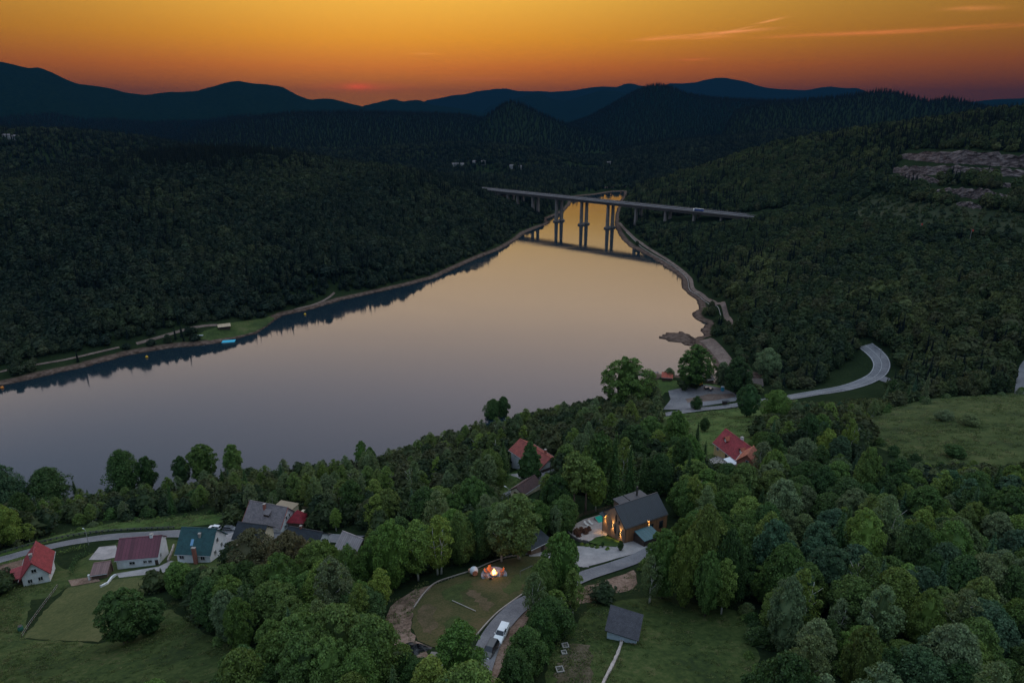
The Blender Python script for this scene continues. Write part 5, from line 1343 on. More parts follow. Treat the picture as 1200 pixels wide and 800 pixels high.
car('pickup', hit(587.5, 746), heading((595, 736), (581, 757)), white_p, 'white pickup with closed load bed parked on the driveway', 5.1, 1.9, 1.8, pickup=True)
car('suv', hit(574.5, 764.5), heading((582, 756), (567, 777)), black_p, 'black estate car parked nose to tail below the white pickup', 4.7, 1.9, 1.65)
car('car', hit(252, 620), heading((262, 620.5), (242, 620.5)), white_p, 'white estate car parked on the village road behind the teal roofed house', 4.7, 1.8, 1.55)
car('car', hit(270, 621), heading((262, 621), (280, 621)), grey_p, 'dark grey estate car parked right of the white one on the village road', 4.8, 1.85, 1.55)
car('car', hit(829, 456.5), 0.25, black_p, 'dark car at the back of the lakeside car park', 4.6, up=0.4)
car('car', hit(833, 457.5), 0.9, grey_p, 'dark car parked askew beside another at the back of the car park', 4.4, up=0.4)
car('car', hit(885, 471), heading((870, 473), (900, 469)), blue_p, 'dark blue car on the valley road near the lake inlet', 4.4, up=0.42)
# lorry on the viaduct
q = deck_point(820, 3.6); o = empty('lorry', q, brot); tag(o, 'long lorry with blue trailer and white cab crossing the viaduct', 'lorry')
MB().box(-7.6, 5.0, -1.27, 1.27, 1.1, 4.0).build('trailer', plain('blue_tarpaulin', (0.05, 0.08, 0.22), 0.6, 0.2, 0.5), o)
MB().box(-7.62, 5.02, -1.3, 1.3, 4.004, 4.1).build('trailer_roof', metal_w, o)
m_ = MB(); m_.prism([(-8.0, 0.5), (-8.0, 3.0), (-8.25, 3.2), (-9.6, 3.7), (-9.6, 0.5)], -1.24, 1.24); m_.build('cab', white_p, o)
m_ = MB(); m_.prism([(-9.66, 1.8), (-9.66, 2.9), (-9.604, 2.9), (-9.604, 1.8)], -1.1, 1.1); m_.build('windscreen', glass_m, o)
MB().box(-9.3, 4.8, -0.6, 0.6, 0.6, 1.09).build('chassis', frame_d, o)
for x in (-8.8, -6.4, 1.2, 2.5, 3.8):
    for y in (-1.05, 1.05):
        MB().tube([(x, y-0.18, 0.5), (x, y+0.18, 0.5)], 0.5, 14).build('wheel', tyre_m, o)
# excavator by the car park
yel = plain('yellow_paint', (0.52, 0.24, 0.02), 0.5, 0.15)
q = hit(820, 452); o = empty('excavator', (q.x, q.y, q.z + 0.3), 0.6); tag(o, 'yellow excavator with raised arm beside the lakeside car park', 'excavator')
for y in (-1.1, 1.1): MB().prism([(-1.7,0.1),(-1.5,0),(1.5,0),(1.8,0.35),(1.5,0.85),(-1.5,0.85),(-1.8,0.4)], y-0.3, y+0.3).build('track', tyre_m, o)
MB().box(-1.8, 1.2, -1.2, 1.2, 0.9, 2.0).build('body', yel, o); MB().box(0.2, 1.3, 0.1, 1.15, 2.004, 3.1).build('cab', glass_m, o)
MB().tube([(1.1, -0.4, 1.6), (2.4, -0.4, 4.4), (4.2, -0.4, 5.0)], [0.28, 0.3, 0.2], 6).build('boom', yel, o)
st = MB().tube([(4.2, -0.4, 5.0), (5.3, -0.4, 2.6)], [0.2, 0.16], 6).build('stick', yel, o); MB().prism([(4.9,2.6),(5.6,2.7),(5.7,1.7),(4.8,1.6)], -0.9, 0.1).build('bucket', frame_d, st)
q = hit(846.5, 458); o = empty('toilet_cabin', (q.x, q.y, q.z + 0.2), 0.2); tag(o, 'bright blue portable cabin at the right end of the car park', 'cabin')
MB().box(-0.8,0.8,-0.8,0.8,0,2.5).build('wall', plain('cyan_plastic', (0.05, 0.34, 0.50), 0.5, 0.1), o); MB().prism([(-0.9,2.504),(0.9,2.504),(0.7,2.8),(-0.7,2.8)], -0.9, 0.9).build('roof', metal_w, o); MB().box(-0.45,0.45,-0.86,-0.804,0.1,2.2).build('door', plain('cyan_door', (0.08, 0.42, 0.60), 0.5), o)
# notice board / shelter by the junction
q = hit(850, 475); o = empty('bus_shelter', (q.x, q.y, q.z + 0.3), 0.2); tag(o, 'small dark roofed bus shelter at the lower edge of the car park', 'bus shelter')
MB().box(-1.6,1.6,0.8,0.95,0,2.3).build('rear_wall', dark_wood, o); MB().slab([(-2,-1.2,2.7),(2,-1.2,2.7),(2,1.2,2.4),(-2,1.2,2.4)],0.15).build('roof', navy_tile, o)
for x in (-1.5,1.5): MB().box(x-0.06,x+0.06,-0.9,-0.78,0,2.5).build('post', dark_wood, o)

# ------------------------------------------------------------------ boats and floats
q = hit(268, 399.5); q = Vector(at_z(268, 400.5, 0.3)); o = empty('swimming_raft', (q.x, q.y, 0.0), 0.3); tag(o, 'bright turquoise swimming raft at the edge of the far shore', 'raft')
MB().slab([(-5,-2.6,0.9),(4.5,-3.2,0.9),(5,2.8,0.9),(-4.5,3.2,0.9)],0.35).build('deck', plain('turquoise_plastic', (0.02, 0.36, 0.52), 0.5, 0.1), o)
for y in (-2.1, 2.1): MB().tube([(-4.3,y,0.2),(4.3,y,0.2)],0.38,8).build('float', metal_w, o)
def boat(q, rz, lab, Lb=5.0, mat=None):
    o = empty('rowing_boat', q, rz); tag(o, lab, 'boat')
    m_ = MB(); st = [(-0.5,0.55,0.75),(-0.2,0.8,0.7),(0.2,0.75,0.75),(0.42,0.4,0.85),(0.5,0.03,1.0)]; V = []
    for x, w_, z in st: V += [(x*Lb,-w_,z),(x*Lb,-w_*0.55,0.0),(x*Lb,w_*0.55,0.0),(x*Lb,w_,z),(x*Lb,w_*0.85,z),(x*Lb,w_*0.45,0.18),(x*Lb,-w_*0.45,0.18),(x*Lb,-w_*0.85,z)]
    m_.add(V, [(i*8+k,(i+1)*8+k,(i+1)*8+(k+1)%8,i*8+(k+1)%8) for i in range(4) for k in range(8)] + [tuple(range(7,-1,-1)), tuple(range(32,40))])
    m_.build('hull', mat or metal_w, o)
    for x in (-0.25, 0.12): MB().box(x*Lb-0.15,x*Lb+0.15,-0.6,0.6,0.45,0.5).build('seat', brown_w, o)
P2 = hit(232, 394); boat(Vector((P2.x, P2.y, P2.z+0.15)), 0.2, 'white rowing boat pulled up on the grass of the far shore', 8.0)
for k, (px, py, c_, lab) in enumerate(((357.5,368.5,'yellow','yellow buoy floating by the far shore, below the pale path'),(172,418.5,'yellow','yellow buoy in the dark reflections at the far left shore'),(2.5,454.5,'orange','orange buoy close to the left edge of the lake'))):
    q = at_z(px, py, 0.2); o = empty('mooring_buoy', (q[0], q[1], 0)); tag(o, lab, 'buoy')
    MB().lathe([(0.3,-0.3),(0.9,0.1),(1.0,0.6),(0.7,1.2),(0.25,1.5)],12).build('float', plain(c_+'_buoy', (0.65,0.36,0.02) if c_=='yellow' else (0.6,0.2,0.03),0.5), o, smooth=True)
    MB().lathe([(0.24,1.5),(0.1,2.4),(0.2,2.5)],8).build('marker', frame_d, o)
q = at_z(757, 438, 0); o = empty('jetty', (q[0], q[1], 0), 0.1); tag(o, 'low grey wooden jetty beside the kiosk', 'jetty')
MB().box(-9, 9, -1.2, 1.2, 0.7, 0.9).build('deck', plain('grey_boards', (0.16,0.13,0.13), 0.8, 0.3), o)
for x in (-8,-3,3,8): MB().tube([(x,-1.1,-1.5),(x,-1.1,1.3)],0.14,6).build('post', dark_wood, o)

# ------------------------------------------------------------------ lamp posts and poles
def lamp(px, py, hgt, lab, rz=0.0, mat=None, head=None, arm=1.2):
    q = hit(px, py); o = empty('street_lamp', q, rz); tag(o, lab, 'street lamp')
    MB().tube([(0,0,-0.5),(0,0,hgt*0.5),(0,0,hgt)],[0.13,0.10,0.07],8).build('pole', mat or steel_m, o)
    MB().tube([(0,0,hgt-0.05),(arm*0.5,0,hgt+0.15),(arm,0,hgt+0.15)],0.05,6).build('arm', mat or steel_m, o)
    MB().hexa([(arm-0.3,-0.16,hgt+0.08),(arm+0.55,-0.12,hgt+0.12),(arm+0.55,0.12,hgt+0.12),(arm-0.3,0.16,hgt+0.08)],[(arm-0.3,-0.14,hgt+0.26),(arm+0.55,-0.08,hgt+0.22),(arm+0.55,0.08,hgt+0.22),(arm-0.3,0.14,hgt+0.26)]).build('lamp_head', head or metal_w, o)
lamp(104, 638, 6.0, 'pale headed street lamp on the village road above the tool shed', 2.6)
lamp(595.5, 586, 4.5, 'thin street lamp beside the lane below the white house', 2.4)
lamp(1031, 421, 7.0, 'street lamp on the outside of the valley road bend', 3.4, arm=1.6)
flagm = plain('red_flag', (0.42, 0.05, 0.035), 0.8, 0.1)
for k, (px, py) in enumerate(((1024.5,268.5),(1077,275.5),(1136,283.5),(1198.5,292))):
    q = hit(px, py); o = empty('flag_pole', q, 0.3); tag(o, ('pale pole with small red flag below the quarry, leftmost of four', 'pale pole with small red flag below the quarry, second from left of four', 'pale pole with small red flag by the hill road, third from left of four', 'pale pole with small red flag at the right picture edge below the quarry')[k], 'flag pole', 'red flagged poles below the quarry')
    MB().tube([(0,0,-2),(0,0,11)],[0.18,0.12],6).build('pole', steel_m, o)
    MB().hexa([(0.13,-0.05,9.2),(1.9,-0.25,9.0),(1.9,-0.17,9.0),(0.13,0.05,9.2)],[(0.13,-0.05,10.8),(1.9,-0.25,10.7),(1.9,-0.17,10.7),(0.13,0.05,10.8)]).build('flag', flagm, o)
q = hit(411.5, 614); o = empty('road_sign', q, 0.2); tag(o, 'small pale blue sign on a post in grass above the barn', 'sign')
MB().tube([(0,0,-0.3),(0,0,2.6)],0.05,6).build('post', steel_m, o); MB().box(-0.55,0.55,-0.1,-0.05,1.5,2.7).build('panel', plain('pale_blue_panel',(0.25,0.5,0.62),0.5,0.05), o)

# ------------------------------------------------------------------ trees: crown and trunk meshes
leaf = leafmat('leaves')
leaf_far = leafmat('forest_leaves', [(0.0, (0.016, 0.032, 0.016)), (0.25, (0.026, 0.046, 0.019)), (0.45, (0.040, 0.064, 0.022)), (0.6, (0.056, 0.072, 0.026)), (0.72, (0.058, 0.066, 0.030)), (0.82, (0.075, 0.098, 0.030)), (1.0, (0.098, 0.112, 0.042))], 0.8, True)
needle_far = leafmat('forest_needles', [(0.0, (0.002, 0.009, 0.009)), (0.5, (0.005, 0.014, 0.012)), (1.0, (0.010, 0.022, 0.016))], 0.4)
bark = plain('bark', (0.085, 0.065, 0.052), 0.95, 0.35, 3.0); birch_bark = plain('birch_bark', (0.50, 0.47, 0.43), 0.85, 0.35, 3.5)
def unit(n, r):
    v = r.normal(size=(n, 3)); return v / np.linalg.norm(v, axis=1)[:, None]
def quads(C, Nn, s, r, asp=0.75):
    a = np.cross(Nn, unit(len(C), r)); a /= np.linalg.norm(a, axis=1)[:, None] + 1e-9
    b = np.cross(Nn, a)
    s = s[:, None]
    V = np.stack([C - a*s, C - b*s*asp + Nn*s*0.15, C + a*s, C + b*s*asp - Nn*s*0.1], 1).reshape(-1, 3)
    return V, np.arange(len(V)).reshape(-1, 4)
def lobed(seed, h0, hgt, rad, nl, nleaf, ls, shape=0.62, lr=(0.26, 0.42), gap=0.0, core=0.62, flat=1.0, out=0.45):
    """crown of overlapping leafy lobes, each lobe a shell of separate leaf clumps, round a dense heart"""
    r = np.random.default_rng(seed)
    ph = r.uniform(0, 6.28, 4)
    def env(t, a):
        b = np.sin(np.pi * np.clip(t, 0, 1) ** shape) ** 0.62
        return rad * b * (1 + 0.13*np.sin(2*a+ph[0]) + 0.10*np.sin(3*a+ph[1]+4*t) + 0.07*np.sin(5*a+ph[2]))
    Cs, Ns, S = [], [], []
    t = r.uniform(0.04, 0.97, nl); a = np.arange(nl) * 2.39996 + r.uniform(-0.5, 0.5, nl)
    t = np.sort(t); LRs = rad * r.uniform(lr[0], lr[1], nl) * (0.65 + 0.5 * np.sin(np.pi * t))
    rr = np.maximum(env(t, a) - LRs * 0.75, 0.0)
    LC = np.c_[rr*np.cos(a), rr*np.sin(a), h0 + t*(hgt-h0) - LRs*0.3]
    for c, R0 in zip(LC, LRs):
        k = int(nleaf * r.uniform(0.6, 1.3))
        d = unit(k, r); d[:, 2] = np.where(d[:, 2] < -0.25, -d[:, 2], d[:, 2])
        ctr = np.array([0, 0, h0 + (hgt-h0) * 0.35]); o_ = c - ctr; o_ = o_ / (np.linalg.norm(o_) + 1e-6)
        d = d + o_ * out; d /= np.linalg.norm(d, axis=1)[:, None]
        C = c + d * R0 * (r.uniform(0.62, 1.14, k) ** 0.8)[:, None] * np.array([1, 1, flat])
        Nn = d + unit(k, r) * 0.75; Nn /= np.linalg.norm(Nn, axis=1)[:, None]
        keep = r.random(k) > gap
        Cs.append(C[keep]); Ns.append(Nn[keep]); S.append(ls * r.uniform(0.55, 1.25, keep.sum()))
    V, Fq = quads(np.concatenate(Cs), np.concatenate(Ns), np.concatenate(S), r)
    if core:
        n1, n2 = 9, 12
        tt = np.linspace(0.03, 0.93, n1); aa = np.arange(n2) * 2*np.pi/n2
        T, A = np.meshgrid(tt, aa, indexing='ij')
        q = env(T, A) * core * (1 + 0.18*r.normal(size=T.shape))
        K = np.stack([q*np.cos(A), q*np.sin(A), h0 + T*(hgt-h0)*0.96], -1).reshape(-1, 3)
        i = np.arange(n1-1)[:, None]*n2; j = np.arange(n2)[None, :]; j2 = (j+1) % n2
        Fc = np.stack([i+j, i+j2, i+n2+j2, i+n2+j], -1).reshape(-1, 4) + len(V)
        V = np.concatenate([V, K]); Fq = np.concatenate([Fq, Fc])
    return V, Fq
def conifer(seed, hgt, rad, layers, per, ls, h0=0.6, nq=4):
    r = np.random.default_rng(seed); Cs, Ns, S = [], [], []
    for i in range(layers):
        t = i / (layers - 1); z = h0 + (hgt - h0 - 0.25) * t ** 0.92
        R0 = rad * (1 - t) ** 0.85 * r.uniform(0.82, 1.12) + 0.12
        n = max(4, int(per * (1 - 0.6*t)))
        a0 = r.uniform(0, 6.28)
        for k in range(n):
            a = a0 + 2*np.pi*k/n + r.uniform(-0.25, 0.25); L_ = R0 * r.uniform(0.7, 1.15)
            for s in np.linspace(0.25, 1.0, nq):
                C = np.array([L_*s*np.cos(a), L_*s*np.sin(a), z - L_*s*s*0.42 + r.normal()*0.06])
                nn = np.array([np.cos(a)*0.35, np.sin(a)*0.35, 1.0]) + r.normal(size=3)*0.35
                Cs.append(C); Ns.append(nn/np.linalg.norm(nn)); S.append(ls*r.uniform(0.7, 1.2)*(1.15-0.5*s)*(1-0.45*t))
    V, Fq = quads(np.array(Cs), np.array(Ns), np.array(S), r, 0.6)
    n2 = 7; K = []; Fc = []
    for i, (z, q) in enumerate(((h0*0.9, rad*0.45), (hgt*0.45, rad*0.30), (hgt*0.8, rad*0.1), (hgt*0.99, 0.03))):
        K += [(q*np.cos(2*np.pi*k/n2), q*np.sin(2*np.pi*k/n2), z) for k in range(n2)]
        if i: Fc += [((i-1)*n2+k, (i-1)*n2+(k+1) % n2, i*n2+(k+1) % n2, i*n2+k) for k in range(n2)]
    return np.concatenate([V, np.array(K)]), np.concatenate([Fq, np.array(Fc) + len(V)])
def trunk_mesh(name, hgt, r0, mat, seed, limbs=5, spread=2.0, lean=0.3, stems=1):
    rr = random.Random(seed); m_ = MB()
    for s in range(stems):
        ox, oy = (rr.uniform(-.5, .5)*(stems > 1), rr.uniform(-.5, .5)*(stems > 1))
        pts = [(ox, oy, -0.6)]
        for k in range(1, 6): pts.append((ox*(1+k*0.3) + lean*rr.uniform(-1, 1)*k*0.12, oy*(1+k*0.3) + lean*rr.uniform(-1, 1)*k*0.12, hgt*k/5))
        m_.tube(pts, [r0*1.25, r0, r0*0.82, r0*0.62, r0*0.42, r0*0.16], 7)
        for k in range(limbs):
            i = rr.randint(2, 4); b = Vector(pts[i]); a = rr.uniform(0, 6.28); l = spread*rr.uniform(0.6, 1.0)
            m_.tube([b, b + Vector((math.cos(a)*l*0.5, math.sin(a)*l*0.5, l*0.45)), b + Vector((math.cos(a)*l, math.sin(a)*l, l*1.05))], [r0*0.42, r0*0.25, r0*0.07], 5)
    o = m_.build(name, mat, smooth=True); me = o.data; bpy.data.objects.remove(o); return me
KIND = {}
def reg(kind, crowns, trunks, w, hh): KIND[kind] = (crowns, trunks, w, hh)
cm = lambda nm, vf: np_mesh(nm, vf[0], vf[1], leaf, False)
reg('broadleaf_tree', [cm('crown', lobed(s, 0.8, (12, 13, 11.5, 12.6)[s % 4], (4.5, 3.7, 4.8, 4.1)[s % 4], (70, 84, 62)[s % 3], (210, 180, 240)[s % 3], 0.205, shape=(0.92, 1.15, 0.8, 1.02)[s % 4], lr=((0.22, 0.38), (0.16, 0.32), (0.2, 0.44))[s % 3], gap=0.15, core=0.58)) for s in range(12)], [trunk_mesh('trunk', 8.5, 0.26, bark, s, 6, 2.8) for s in range(4)], 9.0, 12.0)
reg('birch_tree', [cm('crown', lobed(100+s, 2.0, 13.5, 2.8, 64, 130, 0.165, shape=0.98, lr=(0.2, 0.42), gap=0.3, core=0.3)) for s in range(5)], [trunk_mesh('trunk', 11.5, 0.17, birch_bark, 50+s, 5, 2.0, 0.8, stems=1 + (s % 2)) for s in range(4)], 6.0, 13.0)
reg('poplar_tree', [cm('crown', lobed(200+s, 3.5, 20, 6.2, 95, 150, 0.30, shape=0.72, lr=(0.15, 0.28), gap=0.3, core=0.4)) for s in range(3)], [trunk_mesh('trunk', 16, 0.42, bark, 70+s, 8, 4.5, stems=2) for s in range(2)], 12.4, 20.0)
reg('spruce_tree', [cm('crown', conifer(300+s, 14, 2.7, 22, 15, 0.42)) for s in range(4)], [trunk_mesh('trunk', 12, 0.22, bark, 80+s, 0) for s in range(2)], 5.4, 14.0)
reg('thuja', [cm('crown', lobed(400+s, 0.3, 10, 2.6, 60, 95, 0.24, shape=0.52, lr=(0.3, 0.42), core=0.85, out=0.8)) for s in range(2)], [trunk_mesh('trunk', 6, 0.2, bark, 90, 0)], 5.2, 10.0)
reg('pine_tree', [cm('crown', lobed(500+s, 7.0, 17, 3.0, 34, 90, 0.30, shape=0.8, lr=(0.25, 0.42), gap=0.2, core=0.45)) for s in range(3)], [trunk_mesh('trunk', 15, 0.22, plain('pine_bark', (0.15, 0.105, 0.085), 0.95, 0.3, 3.0), 95+s, 4, 1.8) for s in range(2)], 6.0, 17.0)
reg('bush', [cm('crown', lobed(600+s, 0.0, 3.6, 2.4, 26, 70, 0.22, shape=0.5, lr=(0.28, 0.46), core=0.7, gap=0.1)) for s in range(6)], [trunk_mesh('trunk', 1.8, 0.08, bark, 120+s, 4, 1.0, stems=3) for s in range(2)], 4.8, 3.6)
TONES = {'dark green': (0.042, 0.084, 0.024), 'mid green': (0.072, 0.130, 0.030), 'olive green': (0.094, 0.140, 0.034), 'yellow green': (0.124, 0.182, 0.038),
         'grey green': (0.104, 0.146, 0.064), 'blue green': (0.044, 0.090, 0.046), 'brownish': (0.096, 0.090, 0.042), 'reddish': (0.13, 0.060, 0.038), 'fresh green': (0.092, 0.158, 0.036)}
TREES = []      # dicts
def inpoly(P, x, y):
    c = False; n = len(P)
    for i in range(n):
        x1, y1 = P[i]; x2, y2 = P[(i+1) % n]
        if (y1 > y) != (y2 > y) and x < x1 + (y - y1) / (y2 - y1) * (x2 - x1): c = not c
    return c
def T(kind, bx, by, top, wpx, tone, label=None, group=None):
    P = hit(bx, by); cr, tr, W_, H_ = KIND[kind]
    _, _, zc = proj(*P)
    lo, hi = 0.5, 60
    for _ in range(30):
        mid = (lo + hi) / 2
        if proj(P.x, P.y, P.z + mid)[1] < top: hi = mid
        else: lo = mid
    TREES.append(dict(kind=kind, p=P, h=lo, w=wpx * zc / F, tone=tone, label=label, fixed=True))

# trees that stand out in the photograph: base, top, width in picture units
T('broadleaf_tree', 657, 706, 629, 50, 'mid green', 'tall egg shaped green tree between lawn and gravel court, covering the driveway')
T('broadleaf_tree', 636, 716, 655, 34, 'olive green')
T('birch_tree', 626, 735, 672, 30, 'grey green')
T('broadleaf_tree', 540, 812, 736, 64, 'mid green', 'round green tree at the bottom edge just left of the parked cars')
T('broadleaf_tree', 617, 792, 738, 46, 'mid green', 'green tree right of the black parked car')
T('broadleaf_tree', 634, 775, 716, 40, 'dark green')
T('broadleaf_tree', 605, 815, 765, 44, 'dark green')
T('broadleaf_tree', 440, 806, 722, 64, 'mid green', 'large round green tree at the bottom edge, lower left of the black heap')
T('broadleaf_tree', 490, 808, 772, 34, 'dark green')
T('broadleaf_tree', 480, 800, 765, 28, 'dark green')
T('broadleaf_tree', 776, 700, 624, 46, 'mid green', 'big green tree right of the driveway, in front of the carport end')
T('broadleaf_tree', 822, 700, 590, 48, 'olive green', 'largest broad green tree of the wood edge right of the timber house')
T('broadleaf_tree', 802, 668, 602, 36, 'mid green')
T('broadleaf_tree', 848, 708, 618, 38, 'dark green'); T('broadleaf_tree', 800, 712, 632, 38, 'olive green'); T('broadleaf_tree', 826, 722, 650, 34, 'mid green'); T('birch_tree', 760, 706, 652, 24, 'grey green')
T('broadleaf_tree', 1008, 602, 528, 32, 'fresh green', 'tall narrow fresh green tree rising from the middle of the right wood')
T('broadleaf_tree', 1105, 682, 612, 50, 'mid green', 'round even crowned green tree in the right wood')
T('broadleaf_tree', 1062, 690, 620, 46, 'dark green')
T('broadleaf_tree', 915, 765, 680, 46, 'grey green')
T('broadleaf_tree', 1000, 830, 740, 46, 'olive green'); T('broadleaf_tree', 1075, 770, 695, 42, 'olive green'); T('birch_tree', 940, 830, 748, 42, 'grey green')
T('poplar_tree', 733, 477, 418, 54, 'mid green', 'big spreading lakeside tree left of the kiosk')
T('poplar_tree', 813, 455, 404, 42, 'mid green', 'big lakeside tree right of the kiosk and left of the inlet')
T('broadleaf_tree', 862, 462, 418, 32, 'dark green'); T('broadleaf_tree', 845, 455, 424, 18, 'grey green'); T('broadleaf_tree', 875, 488, 452, 28, 'dark green', 'dark tree at the junction of car park and valley road')
T('broadleaf_tree', 816, 480, 464, 13, 'dark green', 'small dark tree standing in the car park'); T('broadleaf_tree', 909, 493, 456, 30, 'fresh green', 'fresh green tree at the near edge of the valley road')
T('broadleaf_tree', 784, 444, 430, 10, 'grey green', 'small tree right behind the kiosk'); T('spruce_tree', 765, 444, 434, 6, 'dark green', 'tiny dark conifer left of the kiosk')
T('broadleaf_tree', 898, 440, 408, 32, 'grey green', 'pale grey green tree beyond the valley road')
T('broadleaf_tree', 148, 578, 526, 36, 'dark green', 'tall dark tree on the near lakeshore above the maroon roofed house')
T('broadleaf_tree', 61, 592, 548, 44, 'dark green', 'round dark tree on the near lakeshore above the left red roofed house')
T('broadleaf_tree', 12, 604, 546, 38, 'blue green', 'tall dark tree at the left edge of the near lakeshore'); T('broadleaf_tree', 30, 618, 575, 26, 'dark green')
T('broadleaf_tree', 176, 574, 538, 26, 'dark green'); T('broadleaf_tree', 215, 568, 536, 22, 'dark green'); T('broadleaf_tree', 240, 567, 524, 38, 'mid green', 'open branched tree on the near lakeshore above the teal roofed house')
T('spruce_tree', 89, 580, 562, 10, 'dark green'); T('broadleaf_tree', 276, 562, 524, 28, 'mid green')
T('thuja', 621, 562, 517, 23, 'dark green', 'clipped cone shaped evergreen in front of the white house with red roof')
T('spruce_tree', 590, 562, 517, 22, 'dark green', 'dark cone shaped conifer left of the white house with red roof')
T('broadleaf_tree', 650, 612, 556, 34, 'dark green', 'dark egg shaped tree right of the lane garage'); T('pine_tree', 672, 606, 528, 34, 'olive green', 'tall pine with bare trunks above the patio fence'); T('pine_tree', 686, 601, 534, 30, 'olive green')
T('pine_tree', 700, 590, 505, 30, 'dark green'); T('spruce_tree', 718, 590, 504, 34, 'dark green', 'tallest dark spruce behind the timber house'); T('spruce_tree', 736, 586, 520, 30, 'dark green'); T('birch_tree', 698, 599, 548, 24, 'yellow green', 'slim birch with pale trunk behind the pool fence')
T('spruce_tree', 752, 582, 530, 28, 'dark green'); T('broadleaf_tree', 770, 580, 532, 34, 'dark green'); T('broadleaf_tree', 742, 548, 502, 44, 'dark green', 'broad dark tree standing above the timber house')
T('birch_tree', 608, 655, 582, 56, 'olive green', 'wide birch with white branches left of the dark flat roofed shed'); T('birch_tree', 588, 658, 592, 40, 'grey green'); T('broadleaf_tree', 560, 655, 596, 30, 'dark green')
T('broadleaf_tree', 540, 660, 600, 34, 'olive green'); T('birch_tree', 515, 672, 606, 38, 'yellow green'); T('birch_tree', 490, 680, 612, 40, 'yellow green'); T('broadleaf_tree', 462, 690, 616, 44, 'fresh green'); T('broadleaf_tree', 440, 690, 628, 36, 'mid green')
T('broadleaf_tree', 300, 690, 622, 58, 'brownish', 'wide brownish tree covering the dark slate roofed house'); T('broadleaf_tree', 345, 692, 624, 50, 'brownish', 'second wide brownish tree left of the grey barn'); T('broadleaf_tree', 375, 700, 640, 50, 'olive green')
T('birch_tree', 395, 735, 655, 42, 'grey green'); T('broadleaf_tree', 386, 694, 634, 34, 'olive green'); T('broadleaf_tree', 412, 698, 640, 36, 'fresh green'); T('broadleaf_tree', 345, 750, 700, 46, 'olive green'); T('broadleaf_tree', 270, 755, 696, 40, 'grey green'); T('broadleaf_tree', 285, 768, 706, 36, 'mid green'); T('broadleaf_tree', 330, 800, 740, 50, 'mid green')
T('broadleaf_tree', 212, 700, 662, 36, 'fresh green', 'rounded fresh green tree below the teal roofed house'); T('bush', 150, 752, 696, 60, 'dark green', 'big round dark bush in the middle of the mown field edge'); T('bush', 178, 740, 706, 44, 'dark green', 'dark bush right of the biggest one beside the mown field')
T('spruce_tree', 815, 536, 493, 18, 'dark green', 'dark spruce left of the yellow house'); T('spruce_tree', 826, 533, 515, 8, 'dark green'); T('broadleaf_tree', 825, 505, 490, 13, 'dark green', 'small round tree on the lawn behind the yellow house')
T('broadleaf_tree', 900, 555, 510, 36, 'dark green'); T('broadleaf_tree', 893, 535, 505, 26, 'mid green'); T('bush', 1136, 498, 485, 20, 'grey green', 'single round bush on the right hillside meadow'); T('bush', 1106, 492, 480, 20, 'grey green', 'round bush on the right hillside meadow, left of another')
T('bush', 1118, 535, 522, 26, 'dark green', 'low bush low on the right hillside meadow'); T('broadleaf_tree', 578, 492, 467, 20, 'dark green', 'dark tree top on the near lakeshore, left of two side by side'); T('broadleaf_tree', 590, 490, 466, 18, 'dark green', 'dark tree top on the near lakeshore, right of two side by side')
T('broadleaf_tree', 425, 552, 518, 16, 'mid green'); T('broadleaf_tree', 435, 552, 522, 14, 'mid green'); T('broadleaf_tree', 790, 540, 486, 36, 'fresh green', 'fresh green tree below the car park lawn'); T('broadleaf_tree', 760, 532, 490, 34, 'mid green')
for k, (bx, by, tp, wp) in enumerate(((676,626,618,9),(681,624,617,9),(686,625.5,618,8),(678,629,623,7),(690,622,616,7))): T('bush', bx, by, tp, wp, 'reddish')
for px, py in ((700, 642), (694, 641), (688, 640), (682, 639), (712, 644), (728, 622)): T('bush', px, py, py - 4, 6, 'yellow green')
for (o, s), (px, py) in zip(POTS, ((727, 644.5), (706, 641))):
    c_ = bpy.data.objects.new('foliage', KIND['bush'][0][1]); COL.objects.link(c_); c_.parent = o; c_.location = (0, 0, 0.55*s); c_.scale = (0.28*s, 0.28*s, 0.42*s); c_.color = (*TONES['dark green'], 1)

# scrub creeping in from the edges of the meadows
er = random.Random(21)
for pts_, n_e, dep in (([(1006,500),(1012,516),(1058,535),(1098,546),(1150,552),(1215,557)], 34, 9), ([(1008,498),(1034,483),(1062,474),(1100,466),(1150,462),(1215,459)], 22, 6),
                       ([(870,716),(880,740),(884,775),(888,800)], 9, 10), ([(252,745),(262,752),(290,775),(310,795)], 8, 8), ([(40,634),(90,621),(130,613),(200,606),(262,600)], 12, 3), ([(762,496),(758,508),(806,528)], 7, 6)):
    for _ in range(n_e):
        k_ = er.randrange(len(pts_) - 1); f_ = er.random(); a_, b_ = pts_[k_], pts_[k_ + 1]
        x_ = a_[0] + (b_[0]-a_[0])*f_ + er.uniform(-dep, dep)*0.8; y_ = a_[1] + (b_[1]-a_[1])*f_ + er.uniform(-dep, dep)*0.6
        w_ = er.uniform(4, 13) if y_ < 700 else er.uniform(8, 20)
        T('bush', x_, y_, y_ - w_*er.uniform(0.45, 0.75), w_, er.choice(['dark green', 'grey green', 'mid green', 'olive green']))

